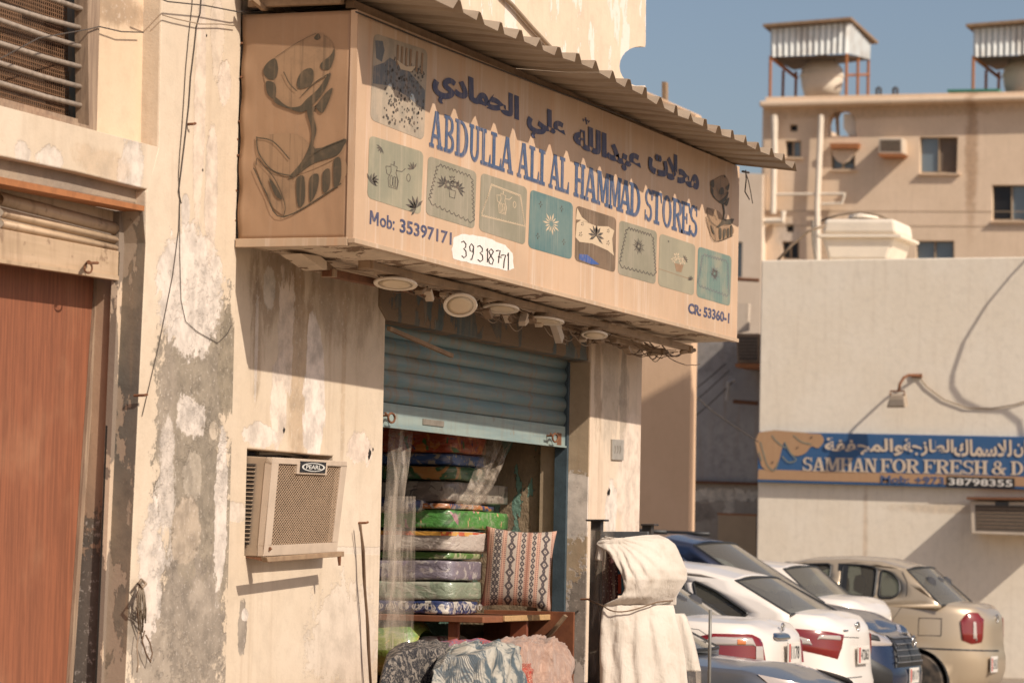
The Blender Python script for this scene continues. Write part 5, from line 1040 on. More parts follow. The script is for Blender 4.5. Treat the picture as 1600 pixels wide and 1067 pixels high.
BLU = decalmat('sign_blue', (.035, .105, .24), .22, .5, (.10, .15, .22), 8); TAN = decalmat('sign_tan', (.42, .25, .135), .3, .6, (.50, .34, .2), 8); CRS = decalmat('sign_cream', (.62, .50, .38), .2, .6, (.5, .38, .27), 10)
pX([(1185, 674), (1720, 684.5), (1720, 768), (1183, 753)], xg, .09).build('board', BLU, FG, bevel=.01)
pX([(1185, 733), (1720, 748), (1720, 763), (1184, 748.5)], xg-.004, .003).build('tan_strip', TAN, FG)
fx = lambda a, b, l=0: X(a, b, xg-.006-l)
m = MB(); decal_poly(m, fx, crom([(1186, 675), (1270, 677), (1284, 680), (1287, 690), (1278, 700), (1268, 697), (1258, 708), (1242, 712), (1232, 702), (1226, 690), (1222, 700), (1216, 722), (1206, 735), (1196, 733), (1188, 722)], 3)); m.build('fish_picture', TAN, FG)
m = MB()
for l in ([(1188, 690), (1194, 712), (1200, 728), (1210, 735), (1216, 722)], [(1226, 690), (1234, 706), (1244, 718), (1232, 722), (1222, 712)], [(1206, 680), (1214, 690), (1228, 700)], [(1240, 680), (1252, 690), (1268, 694)], [(1186, 706), (1190, 720)]): decal_ribbon(m, lambda a, b, q: fx(a, b, .004), crom(l, 4, False), 1.8)
tag(m.build('fish_outline', decalmat('fish_grey', (.20, .22, .17), .3), FG), kind='stuff')
for (a, b) in ((1268, 683), (1246, 699), (1207, 722)):
    m = MB(); decal_poly(m, lambda x, y, q: fx(x, y, .008), circ(a, b, 1.5, 1.5, 8)[:-1]); m.build('fish_eye', DKI, FG)
def qx(l): return [fx(a, b, .004) for a, b in l]
for body, x0, x1 in (('\ufe94\ufed4\ufed4\ufea0\ufee4\ufedf\ufe8d\ufeed', 1289, 1411), ('\ufe94\ufe9f\ufeaf\ufe8e\ufec4\ufedf\ufe8d', 1411.5, 1490), ('\ufed9\ufe8e\ufee4\ufeb3\ufefc\ufedf', 1490.5, 1581), ('\ufee5\ufe8e', 1584, 1608)):
    yA = 683.5+(x0-1289)*.012; yB = 683.5+(x1-1289)*.012
    text_quad(body, qx([(x0, yA), (x1, yB), (x1, yB+27), (x0, yA+27)]), 'arabic_lettering', CRS, FG, .032)
def xletters(word, x0, x1, root, mat, g=.10):
    n = len(word); wt = {'I': .6, 'M': 1.25, 'F': .9, 'E': .95, 'S': .85}; ws = [wt.get(c, 1) for c in word]; tot = sum(ws); x = x0; mb = MB(); k = 0
    for ch, w in zip(word, ws):
        wd = (x1-x0)*w/tot*(1+g*.3)
        for poly in GL[ch]:
            k += 1
            mb.add([X(x+wd*u, (735.5+(x+wd*u-1253)*.0195)-(21.5)*v, xg-.009-.0004*(k % 7)) for u, v in poly], [tuple(range(len(poly)))])
        x += (x1-x0)*w/tot
    mb.build('lettering', mat, root)
for w, a, b in (('SAMHAN', 1253.5, 1370), ('FOR', 1375.5, 1436), ('FRESH', 1442.5, 1543), ('&', 1549, 1572), ('D', 1579, 1599)): xletters(w, a, b, FG, CRS)
xletters('RIED', 1601, 1680, FG, CRS)
text_quad('Mob: +973', qx([(1376, 742), (1475, 745), (1475, 757), (1376, 754)]), 'phone_prefix', decalmat('sign_blue_text', (.05, .10, .22), .2), FG, .02)
m = MB(); decal_poly(m, lambda a, b, l: fx(a, b, .003), [(1479, 744), (1585.5, 747), (1585.5, 763), (1479, 760)]); bx_ = m.build('number_patch', simple('black_patch', (.02, .02, .022), .6), FG)
text_quad('38798355', [fx(a, b, .012) for a, b in [(1482, 746.5), (1582, 749.5), (1582, 760.5), (1482, 757.5)]], 'phone_number', simple('white_digits', (.72, .68, .62), .6), bx_, .02)
# floodlight, cooler, cables
LM = wthing('flood_lamp', 'small floodlight on a bent pipe above the blue fish sign', 'lamp', X(1400, 630, xs-.4))
MB().tube([X(1440, 587, xs), X(1420, 586, xs-.15), X(1412, 590, xs-.3), X(1406, 600, xs-.4), X(1404, 612, xs-.4)], .02, 8).build('arm', M['rust'], LM, smooth=True)
MB().box(xs-.03, xs-.0, X(1441, 587, xs).y, X(1425, 587, xs).y, X(1430, 590, xs).z, X(1430, 584, xs).z).build('wall_plate', M['rust'], LM)
hs = [X(1391, 617, xs-.5), X(1412, 617, xs-.5), X(1415, 637, xs-.5), X(1385, 637, xs-.5)]
MB().prism([hs], (.16, 0, .03)).build('lamp_housing', simple('lamp_housing', (.45, .36, .27), .6, .2), LM, bevel=.01)
pX([(1391, 624), (1411, 624), (1413, 634), (1388, 634)], xs-.515, .01).build('lamp_glass', simple('dusty_lamp_glass', (.30, .25, .2), .2), LM)
MB().tube([X(1391, 617, xs-.5), X(1391, 611, xs-.42), X(1413, 611, xs-.42), X(1413, 617, xs-.5)], .012, 6).build('yoke', M['rust'], LM)
P = [X(a, b, xs-.02) for a, b in ((1437, 590), (1448, 604), (1475, 624), (1510, 637), (1550, 638), (1585, 632), (1640, 615))]; tag(MB().tube(P, .008, 6).build('cable', M['cable_tan'], None, smooth=True, loc=P[0]), 'thin brown cable sagging to the right from the floodlight', 'cable')
P = []
for a, b in ((1604, 405), (1580, 430), (1540, 478), (1505, 535), (1488, 585), (1487, 605), (1500, 625), (1530, 640), (1570, 643), (1592, 660), (1598, 690)):
    P.append(X(a, b, xs)-SUN*1.7+Vector((0, 0, 0)))
tag(MB().tube(P, .016, 8).build('cable', M['cable'], None, smooth=True, loc=P[0]), 'thick cable hanging clear of the windowless wall at the right', 'cable')
M['ac_pale'] = simple('pale_cooler_casing', (.60, .50, .39), .6, 0, .3, 5)
def cooler(x, quad, dep, lab, root_n='window_air_conditioner', body=None, nm=None):
    q = [X(a, b, x-dep) for a, b in quad]; r = wthing(root_n, lab, 'air conditioner', q[3])
    MB().prism([q], (dep+.05, 0, 0)).build('casing', body or M['ac_body'], r, bevel=.015)
    c = sum(q, Vector())/4; f = [c+(p-c)*Vector((1, .84, .78)) if 0 else Vector((p.x-.006, c.y+(p.y-c.y)*.86, c.z+(p.z-c.z)*.76)) for p in q]
    MB().prism([f], (.01, 0, 0)).build('grille', simple('dark_far_grille', (.10, .075, .055), .8), r)
    n = 7
    for k in range(1, n): 
        a, b = f[0].lerp(f[3], k/n), f[1].lerp(f[2], k/n); MB().tube([a+Vector((-.002, 0, 0)), b+Vector((-.002, 0, 0))], .003, 4).build('grille_bar', M['ac_wire'], r)
    return r
r_ = cooler(xs, [(1515, 782), (1640, 784), (1640, 838), (1517, 834)], .42, 'dusty boxed air conditioner below the blue fish sign at the right edge', body=M['ac_pale'])
pX([(1555, 783), (1576, 783.5), (1576, 790), (1555, 789.5)], xs-.435, .01).build('badge', simple('dark_badge', (.06, .06, .06), .5), r_)
pX([(1510, 776), (1640, 777), (1640, 781), (1510, 780)], xs-.5, .5).build('sun_board', M['rust'], r_)
# water tank on the fish shop roof
TK = wthing('roof_tank', 'cream square water tank with a flat rim on the windowless building roof', 'water tank', X(1340, 405, xs+2))
M['tank'] = simple('cream_tank_plastic', (.78, .68, .55), .6, 0, .2, 3)
xt = xs+1.5
pX([(1283, 369), (1400, 369), (1386, 407), (1294, 407)], xt, 1.0).build('tank_body', M['tank'], TK, bevel=.05)
pX([(1276, 366), (1408, 366), (1408, 371), (1276, 371)], xt-.06, 1.12).build('rim', M['tank'], TK, bevel=.01)
pX([(1288, 342), (1398, 342), (1402, 366), (1284, 366)], xt, 1.0).build('tank_top', M['tank'], TK, bevel=.05)
c = X(1349, 342, xt+.5); MB().lathe([(.22, 0), (.20, .05), (.16, .07)], c, n=20).build('lid', M['tank'], TK)
P = [X(a, b, xt-.1) for a, b in ((1215, 407), (1235, 385), (1262, 362), (1290, 352))]; tag(MB().tube(P, .02, 8).build('hose', M['cable_tan'], None, smooth=True, loc=P[0]), 'grey hose rising from the roof edge to the cream tank', 'hose')
P = [X(a, b, xt+.2) for a, b in ((1283, 345), (1310, 336), (1345, 331), (1375, 337), (1395, 345))]; tag(MB().tube(P, .018, 8).build('hose', M['cable_tan'], None, smooth=True, loc=P[0]), 'thin hose arched over the lid of the cream tank', 'hose')
P = [X(a, b, xt-.1) for a, b in ((1275, 407), (1271, 380), (1270, 345))]; tag(MB().tube(P, .02, 6).build('pipe', M['steel'], None, loc=P[0]), 'leaning grey pipe left of the cream roof tank', 'pipe')

# apartment block far behind
xh = 95.0
AP = wthing('apartment_block', 'beige flat roofed apartment block with rust streaks rising behind the windowless wall', 'building', (100, 0, 0))
sH = lambda px, py, r1, r2, c, a=.5, k=.4, so=.6: (X(px, py, xh), (r1, r2), c, a, k, so, 'X')
M['apt'] = plaster('apartment_render', base=(.70, .53, .375), alt=(.76, .58, .42), streak=.12, fine=.15, spots=[sH(1518, 240, .25, 3, (.40, .22, .11), .6), sH(1395, 175, 5, .25, (.44, .28, .15), .5), sH(1290, 380, .3, 1.5, (.42, .3, .2), .5), sH(1230, 365, .5, .6, (.55, .5, .45), .5)])
holes = [[(1227, 220), (1252, 220), (1252, 246), (1227, 246)], [(1234, 195), (1246, 195), (1246, 206), (1234, 206)], [(1437, 214), (1497, 214), (1495, 271), (1437, 271)], [(1550, 289), (1612, 289), (1612, 345), (1550, 345)], [(1299, 233), (1336, 233), (1336, 265), (1299, 265)],
         [(1431, 376), (1491, 376), (1491, 440), (1431, 440)], [(1222, 377), (1249, 377), (1249, 405), (1222, 405)], [(1228, 350), (1240, 350), (1240, 363), (1228, 363)]]
niche = [(1293, 213)]+[(1315+23*math.cos(R(a)), 195-23*math.sin(R(a))) for a in (175, 150, 120, 90, 60, 35, 10, -15)]+[(1339, 213)]
prismX([(1192, 160), (1800, 146), (1800, 1120), (1176, 1120)], xh, xh+.5, holes+[niche]).build('wall', M['apt'], AP)
M['apt_side'] = M['apt']
q = X(1192, 160, xh); q2 = X(1800, 146, xh)
MB().box(xh+.5, xh+12, q.y-.5, q.y-.02, 0, q.z-.1).build('side_wall', M['apt'], AP)
MB().box(xh+4.5, xh+5.0, q2.y, X(1350, 200, xh).y, 0, q.z-.6).build('inner_wall', M['apt'], AP)
prismX([(1186, 158), (1800, 144), (1800, 151), (1186, 167)], xh-.45, xh-.002).build('cornice', M['apt'], AP, bevel=.05)
prismX([(1196, 152), (1800, 139), (1800, 145), (1196, 159)], xh+.05, xh+.45).build('parapet', M['apt'], AP)
M['glass_far'] = simple('far_window_glass', (.16, .20, .23), .12, 0, .2, .5, bumpst=0, Specular_IOR_Level=1.0); M['glass_dark'] = simple('dark_window', (.015, .014, .015), .3); M['win_frame'] = simple('window_frame_tan', (.42, .31, .20), .6); M['curtain'] = simple('brown_curtain', (.16, .12, .09), .9)
for i, h in enumerate(holes):
    (x0, y0), (x1, _), (_, y1), _ = h
    w = pX([(x0-1, y0-1), (x1+1, y0-1), (x1+1, y1+1), (x0-1, y1+1)], xh+.22, .05).build('window', M['glass_far'] if i not in (1, 7, 6, 0) else M['glass_dark'], AP)
    for a, b, c_, d in ((x0, y0, x1, y0+2), (x0, y1-2, x1, y1), (x0, y0, x0+2, y1), (x1-2, y0, x1, y1), ((x0+x1)/2-1, y0, (x0+x1)/2+1, y1)):
        if i in (1, 7) and a not in (x0,) : continue
        pX([(a, b), (c_, b), (c_, d), (a, d)], xh+.15, .06).build('frame', M['win_frame'], w)
    if i in (2, 0): pX([((x0+x1)/2+1, y0+2), (x1-2, y0+2), (x1-2, y1-2), ((x0+x1)/2+1, y1-2)], xh+.20, .01).build('sash', M['curtain'] if i == 2 else M['glass_far'], w)
    if i == 3: pX([(x0+2, y0+2), ((x0+x1)/2-1, y0+2), ((x0+x1)/2-1, y1-2), (x0+2, y1-2)], xh+.20, .01).build('sash', M['glass_dark'], w)
    if i not in (1, 7): pX([(x0-3, y1), (x1+3, y1), (x1+3, y1+2), (x0-3, y1+2)], xh-.12, .14).build('sill', M['apt'], w)
pX([(1296, 224), (1342, 224), (1340, 232), (1298, 232)], xh-.25, .3).build('awning', M['rust_orange'], AP)
m = MB(); m.prism([[X(1300, 234, xh-.06), X(1336, 234, xh-.06), X(1334, 242, xh-.06), X(1326, 252, xh-.06), X(1317, 256, xh-.06), X(1308, 252, xh-.06), X(1301, 243, xh-.06)]], (.05, 0, 0)); m.build('render_patch', M['apt'], AP)
m = MB(); m.prism([[X(a, b, xh+.1) for a, b in ((1300, 178), (1314, 176), (1310, 184), (1311, 212), (1307, 212), (1305, 186))]], (.08, 0, 0)); m.build('post_stub', M['wood'], AP)
pX([(1318, 178), (1330, 178), (1338, 192), (1340, 212), (1326, 212), (1318, 200)], xh+.12, .3).build('tank_edge', M['tank'], AP)
for pts, r in ((((1211, 180), (1208, 334)), .09), (((1283, 180), (1277, 320), (1278, 407)), .09), (((1179, 346), (1224, 345), (1224, 330)), .09), (((1179, 346), (1174, 520)), .09), (((1191, 350), (1189, 500)), .07), (((1211, 304), (1320, 303)), .04), (((1320, 302), (1316, 318), (1284, 319)), .04), (((1209, 180), (1211, 250)), .09)):
    MB().tube([X(a, b, xh-.25) for a, b in pts], r, 8).build('drain_pipe', M['tank'], AP)
for yy in (329, 352): pX([(1190, yy), (1800, yy+2), (1800, yy+3), (1190, yy+1)], xh-.01, .009).build('render_groove', M['win_frame'], AP)
cooler(xh, [(1373, 216), (1410, 216), (1410, 240), (1373, 240)], .55, 'far off air conditioner high on the beige apartment wall', body=M['ac_pale'])
pX([(1371, 240), (1412, 240), (1408, 245), (1374, 245)], xh-.6, .6).build('shelf', M['rust_orange'], AP)
# left wing
LW = wthing('apartment_wing', 'narrow pale wing of the flats between the long sign and the drain pipes', 'building', (101, 8, 0)); xw = 94.6
prismX([(1120, 268), (1192, 272), (1180, 1120), (1100, 1120)], xw, xw+3, [[(1143, 378), (1160, 378), (1159, 433), (1143, 433)]]).build('wall', M['far_cream'], LW)
pX([(1142, 377), (1161, 377), (1160, 434), (1142, 434)], xw+.2, .05).build('window', M['glass_far'], LW)
tag(MB().tube([X(1150, 436, 60), X(1186, 438, 60)], .035, 6).build('pole', M['rust'], None, loc=X(1150, 436, 60)), 'thin rusty bar crossing between the sign and the windowless building', 'pole')
cooler(xa-.05, [(1150, 521), (1186, 521), (1186, 568), (1152, 568)], .5, 'brown framed air conditioner tucked under the far end of the long sign', body=M['wood'])
pX([(1148, 568), (1188, 568), (1188, 575), (1150, 574)], xa-.68, .6).build('ledge', M['rust_orange'], bpy.context.scene.objects['alley_building'])
pX([(1152, 474), (1170, 474), (1168, 516), (1152, 520)], xa-.1, .1).build('patch', M['far_cream'], LW)

# water tanks under tin shelters on the flats' roof
t = NT('ribbed_tin'); p = t.pos(); c = t.mix(t.step(t.noise(p, 1.5, 5), .4, .7), (.66, .68, .66), (.52, .50, .46)); M['tin'] = t.set(c, .5, .3)
def shelter(dx, lab, lab2):
    xq = xh+1.0; r = wthing('tank_shelter', lab, 'shelter', X(1260+dx, 155, xq))
    f = lambda a, b, x=xq: X(a+dx, b, x)
    A, Bq = f(1204, 46), f(1328, 36); C_, D_ = f(1326, 84), f(1204, 90); n = 26; vs = []
    for k in range(n+1):
        u = k/n; o = -.07 if k % 2 else 0; a, b = A.lerp(Bq, u), D_.lerp(C_, u); vs += [a+Vector((o, 0, 0)), b+Vector((o, 0, 0))]
    MB().add(vs, [(2*k, 2*k+2, 2*k+3, 2*k+1) for k in range(n)]).build('tin_panel', M['tin'], r)
    dep = 3.2; E_ = f(1360, 70, xq+dep); G_ = f(1359, 94, xq+dep)
    vs = []
    for k in range(17):
        u = k/16; o = -.05 if k % 2 else 0; a, b = Bq.lerp(E_, u), C_.lerp(G_, u); vs += [a+Vector((0, o, 0)), b+Vector((0, o, 0))]
    MB().add(vs, [(2*k, 2*k+2, 2*k+3, 2*k+1) for k in range(16)]).build('tin_panel', M['tin'], r)
    H1, H2, H3, H4 = f(1192, 42, xq-.3), f(1330, 31, xq-.3), f(1372, 69, xq+dep+.3), f(1236, 78, xq+dep+.3)
    MB().prism([[H1, H2, H3, H4]], (0, 0, .08)).build('roof', M['wood'], r)
    MB().prism([[f(1204, 92, xq+.1), f(1326, 88, xq+.1), G_, f(1240, 110, xq+dep)]], (0, 0, .05)).build('ceiling', M['curtain'], r)
    for (a, b, c_, x) in ((1204, 88, 160, xq), (1323, 84, 158, xq), (1357, 92, 150, xq+dep), (1341, 75, 150, xq+1.6), (1224, 110, 152, xq+dep), (1244, 112, 152, xq+dep)):
        MB().tube([f(a, b, x), f(a-1, c_, x)], .045, 6).build('post', M['rust_orange'], r)
    MB().tube([f(1207, 92, xq), f(1245, 122, xq+2)], .06, 6).build('brace', M['rust_orange'], r)
    MB().tube([f(1323, 118, xq+1), f(1358, 117, xq+dep)], .04, 6).build('brace', M['rust_orange'], r)
    c0 = f(1284, 152, xq+1.5); s = 66/FPX*100; R0 = (34/FPX)*100
    r2 = wthing('water_tank', lab2, 'water tank', c0)
    MB().lathe([(R0*.80, 0), (R0*.95, .35), (R0, .62), (R0*.96, .85), (R0*.55, 1.14), (R0*.30, 1.2)], c0, n=28).build('tank_body', M['tank'], r2, smooth=True)
    MB().lathe([(R0*1.03, .60), (R0*1.03, .68)], c0, n=28).build('band', M['tank'], r2); MB().lathe([(R0*.30, 1.18), (R0*.30, 1.28), (R0*.2, 1.30)], c0, n=16).build('lid', M['tank'], r2)
shelter(0, 'tin roofed shelter on rusty posts, left of the two on the flats', 'round cream water tank inside the left tin shelter')
shelter(317, 'tin roofed shelter cut by the right edge of the picture, on the flats', 'round cream water tank inside the right tin shelter')
tag(prismX([(1480, 140), (1560, 139), (1560, 143), (1480, 144)], xh+.2, xh+3).build('tarpaulin', simple('green_tarp', (.05, .20, .14), .7), None, loc=X(1520, 142, xh)), 'green tarpaulin edge lying along the flats roof by the right shelter', 'tarpaulin')
for a in (1373, 1399):
    P = [X(a-3, 150, xh+1), X(a-3, 139, xh+1), X(a, 137, xh+1), X(a+3, 139, xh+1), X(a+3, 150, xh+1)]; tag(MB().tube(P, .04, 6).build('vent_pipe', M['cable'], None, loc=P[0]), 'small hooped vent pipe on the flats roof, %s of the pair' % ('left' if a == 1373 else 'right'), 'pipe')

# hoarding added right of the camera's view to shade the foot of the peach building
HB = wthing('shade_screen', 'plain hoarding on two posts across the road', 'screen', (33, -1.2, 0))
tt = 6.0; pts = [X(a, b, xp)-SUN*(tt/SUN.y) for a, b in ((985, 634), (1080, 581), (1080, 860), (985, 880))]
MB().prism([pts], (0, -.08, 0)).build('board', M['far_cream'], HB)
for k in (0, 1): MB().box(pts[k].x-.04, pts[k].x+.04, pts[k].y-.2, pts[k].y-.1, 0, pts[k].z-.1).build('post', M['steel'], HB)
# ---------------------------------------------------------------- cars
def paint(name, c, metal=0.0, dust=.15, rough=.32):
    t = NT(name); p = t.objc(); n = t.noise(p, 3, 5); cc = t.mix(t.mth('MULTIPLY', t.step(n, .35, .75), dust), c, (.42, .33, .25))
    g = t.n('ShaderNodeNewGeometry'); sp = t.n('ShaderNodeSeparateXYZ'); t.link(g.outputs['Normal'], sp.inputs[0]); cc = t.mix(t.mth('MULTIPLY', t.step(sp.outputs[2], .3, 1), dust*1.5), cc, (.46, .37, .28))
    return t.set(cc, rough, metal, Coat_Weight=.6, Coat_Roughness=.08)
t = NT('car_glass'); p = t.objc(); n = t.noise(p, 3, 4); tr = t.n('ShaderNodeBsdfTransparent'); tr.inputs[0].default_value = (.42, .47, .45, 1); mx = t.n('ShaderNodeMixShader'); fz = t.n('ShaderNodeFresnel'); fz.inputs[0].default_value = 1.5
t.link(t.mth('ADD', t.mth('MULTIPLY', fz.outputs[0], 1.0), .16), mx.inputs[0]); t.link(tr.outputs[0], mx.inputs[1]); t.link(t.b.outputs[0], mx.inputs[2]); t.t.links.new(mx.outputs[0], t.out.inputs[0])
M['car_glass'] = t.set((.30, .27, .22), .08, Specular_IOR_Level=.9)
M['tyre'] = simple('tyre_rubber', (.025, .023, .022), .9, 0, .3, 20, dust=.3, world=False); M['rim'] = simple('alloy_rim', (.35, .33, .31), .4, .8, .3, world=False)
M['trimblk'] = simple('black_trim', (.018, .018, .018), .5, 0, .2, world=False); M['seat'] = simple('grey_seat_cloth', (.045, .045, .05), .9, 0, .3, world=False)
M['chrome'] = simple('chrome', (.6, .58, .55), .2, 1.0, .1, world=False); M['under'] = simple('underbody', (.012, .012, .012), 1, world=False)
t = NT('red_lens'); M['red_lens'] = t.set((.17, .005, .004), .15, Coat_Weight=1.0); t = NT('clear_lens'); M['clear_lens'] = t.set((.46, .40, .36), .12, .2, Coat_Weight=1.0); t = NT('amber_lens'); M['amber_lens'] = t.set((.55, .16, .03), .15, Coat_Weight=1.0)
M['plate'] = simple('number_plate', (.66, .62, .56), .5, 0, .1, world=False); M['plate_red'] = simple('plate_red', (.50, .05, .04), .5, world=False); M['plate_ink'] = simple('plate_ink', (.05, .05, .05), .5, world=False)
def lerpl(tab, x):
    if x <= tab[0][0]: return tab[0][1]
    for (a, b), (c, d) in zip(tab, tab[1:]):
        if x <= c: u = (x-a)/(c-a); u = u*u*(3-2*u)*.5+u*.5; return b+(d-b)*u
    return tab[-1][1]
def rnd_(w, r=.045, n=4):
    o = []; m = len(w)
    for i in range(m):
        p0, p1, p2 = Vector(w[i-1]), Vector(w[i]), Vector(w[(i+1) % m]); a = p0-p1; b = p2-p1; k = min(r, a.length*.45, b.length*.45); A = p1+a.normalized()*k; B_ = p1+b.normalized()*k
        for j in range(n+1): u = j/n; q = A*(1-u)**2+p1*2*u*(1-u)+B_*u*u; o.append((q.x, q.y))
    return o
class Car:
    """local axes: x towards the nose, y to the left, z up; origin on the ground under the middle"""
    def __init__(s, name, label, cat, spec):
        s.p = spec; s.root = thing(name, label, cat, spec['loc'], spec['rz'], 'cars parked beside the shop'); s.L, s.W = spec['L'], spec['W']; s.build()
    def kx(s, t, front):
        tab = s.p.get('kf' if front else 'kr', [(0, .94), (.12, .985), (.28, 1.0), (.45, 1.0), (.52, .985), (.85, .975), (.95, .955), (1, .93)]); return lerpl(tab, t)
    def ky(s, t): return lerpl([(0, .93), (.15, .975), (.4, 1.0), (.62, .995), (.85, .965), (.95, .94), (1, .90)], t)
    def surf(s, th, t):
        a, b = s.L/2, s.W/2; n = s.p.get('n', 5.0); ct, st = math.cos(th), math.sin(th)
        x0 = math.copysign(abs(ct)**(2/n), ct)*a; y0 = math.copysign(abs(st)**(2/n), st)*b
        x = x0*(1+(s.kx(t, x0 > 0)-1)*min(1, (abs(x0)/a)**3)); y = y0*s.ky(t)
        z = s.p['sill'](x0) + t*(lerpl(s.p['top'], x0)-s.p['sill'](x0)); return Vector((x, y, z))
    def build(s):
        p = s.p; a, b = s.L/2, s.W/2; n = p.get('n', 5.0)
        # even steps round the outline
        D_ = 1440; pts = [s.surf(2*math.pi*i/D_, .5) for i in range(D_+1)]; cum = [0]
        for i in range(D_): cum.append(cum[-1]+(pts[i+1]-pts[i]).xy.length)
        N = 176; s.th = []; j = 0
        for k in range(N):
            tgt = cum[-1]*k/N
            while cum[j+1] < tgt: j += 1
            s.th.append(2*math.pi*(j+(tgt-cum[j])/(cum[j+1]-cum[j]))/D_)
        T = [0, .04, .1, .18, .26, .34, .42, .5, .58, .66, .74, .82, .89, .94, .975, 1.0]
        m = MB(); vs = [s.surf(th, t) for t in T for th in s.th]
        r = p.get('arch', .345); arches = [(p['fx'], p.get('wz', .31)), (p['rx'], p.get('wz', .31))]
        def ina(v): return any(math.hypot(v.x-cx, v.z-cz) < r and abs(v.y) > b*.7 for cx, cz in arches)
        inside = [ina(v) for v in vs]; fs = []
        for j in range(len(T)-1):
            for k in range(N):
                f = (j*N+k, j*N+(k+1) % N, (j+1)*N+(k+1) % N, (j+1)*N+k)
                if not all(inside[i] for i in f): fs.append(f)
        used = {i for f in fs for i in f}
        for i in used:
            if inside[i]:
                v = vs[i]; cx, cz = min(arches, key=lambda c: abs(c[0]-v.x)); d = Vector((v.x-cx, v.z-cz)); d = d.normalized()*r if d.length > 1e-4 else Vector((0, r)); v.x, v.z = cx+d.x, cz+d.y
        # deck: bonnet, cowl and boot lid close the top
        top0 = (len(T)-1)*N; crown = .035; prev = [top0+k for k in range(N)]
        for fct in (.93, .8, .6, .35, .12, 0):
            base = len(vs)
            for k in range(N):
                q = vs[top0+k]; vs.append(Vector((q.x*(1-.02*(1-fct)), q.y*fct, q.z+crown*(1-fct*fct))))
            for k in range(N): fs.append((prev[k], prev[(k+1) % N], base+(k+1) % N, base+k))
            prev = [base+k for k in range(N)]
        m.v = [tuple(v) for v in vs]; m.f = fs; s.body = m.build('body', p['paint'], s.root, smooth=True, auto=50)
        # dark inner: floor and wheel wells
        m = MB(); m.box(-a*.80, a*.80, -b*.78, b*.78, .18, .50); m.build('underbody', M['under'], s.root)
        for cx, cz in arches:
            for sg in (-1, 1):
                m = MB(); m.grid(lambda u, v: (cx+r*1.0*math.cos(math.pi*(u*1.3-.15)), sg*(b*.55+b*.42*v), cz+r*1.0*math.sin(math.pi*(u*1.3-.15))), 20, 1); m.build('wheel_arch', M['under'], s.root)
                w = MB(); c = Vector((cx, sg*(b-.02), cz)); R1 = r-.045
                w.lathe([(R1*.62, -.19), (R1*.95, -.19), (R1, -.16), (R1, -.03), (R1*.95, 0), (R1*.64, .0)], c, (0, sg, 0), 32); wo_ = w.build('wheel', M['tyre'], s.root, smooth=True, auto=40)
                w = MB(); w.lathe([(R1*.66, -.03), (R1*.64, 0), (R1*.58, -.02), (R1*.56, -.06), (.02, -.06)], c, (0, sg, 0), 32)
                for k in range(5):
                    an = 2*math.pi*k/5; d = Vector((math.cos(an), 0, math.sin(an))); pr = Vector((-d.z, 0, d.x)); w.obox(c+d*R1*.33+Vector((0, -sg*.028, 0)), d*R1*.30, pr*.028, Vector((0, .016, 0)))
                w.lathe([(.045, -.05), (.045, -.012), (.03, -.008)], c, (0, sg, 0), 16); w.build('rim', M['rim'], wo_, smooth=True, auto=40)
        s.cabin()
    def yside(s, z, x=0):   # tumblehome of the cabin side
        g = s.p['cab']; zb, zr = g['zb'], g['zr']; return s.W/2*(.925 - g.get('tum', .20)*max(0, (z-zb)/(zr-zb))**1.15) - .03*max(0, abs(x-(g['top'][0][0]+g['top'][-1][0])/2)/1.3)**2.5
    def cabin(s):
        g = s.p['cab']; pt = s.p['paint']; W = s.W
        out = g['outline']           # side outline of the cabin from windscreen foot over the roof to the rear glass foot
        wins = g['windows']
        for sg in (-1, 1):
            loops = [out]+[rnd_(w) for w in wins]
            tr = tessellate_polygon([[Vector((x, z, 0)) for x, z in l] for l in loops]); flat = [q for l in loops for q in l]
            # finer skin: subdivide by inserting through bmesh
            bm = bmesh.new(); bv = [bm.verts.new((x, 0, z)) for x, z in flat]
            for f in tr:
                try: bm.faces.new([bv[i] for i in f])
                except ValueError: pass
            bmesh.ops.subdivide_edges(bm, edges=[e for e in bm.edges if e.calc_length() > .12], cuts=2, use_grid_fill=False); bmesh.ops.triangulate(bm, faces=bm.faces)
            for v in bm.verts: v.co.y = sg*s.yside(v.co.z, v.co.x)
            m = MB(); m.v = [tuple(v.co) for v in bm.verts]; bm.verts.index_update(); m.f = [tuple(v.index for v in f.verts) for f in bm.faces]; bm.free()
            m.build('cabin_side', pt, s.root, smooth=True, solid=.012)
            for w in wins:
                c2 = rnd_(w); m = MB(); tr2 = tessellate_polygon([[Vector((x, z, 0)) for x, z in c2]]); m.add([(x, sg*(s.yside(z, x)-.008), z) for x, z in c2], [tuple(f) for f in tr2]); wg = m.build('side_window', M['car_glass'], s.root)
                m = MB(); m.tube([(x, sg*(s.yside(z, x)+.002), z) for x, z in c2], .013, 5, closed=True); m.build('seal', M['trimblk'], wg)
        tp = g['top']; ins = .0
        def roof(u, v):
            k = u*(len(tp)-1); i = min(int(k), len(tp)-2); f = k-i; x = tp[i][0]+(tp[i+1][0]-tp[i][0])*f; z = tp[i][1]+(tp[i+1][1]-tp[i][1])*f
            y = (2*v-1); e = s.yside(z, x)+.005; return Vector((x, y*e, z+g.get('crown', .045)*(1-abs(y)**2.6)-.004))
        MB().grid(roof, 40, 16).build('roof', pt, s.root, smooth=True, solid=.01)
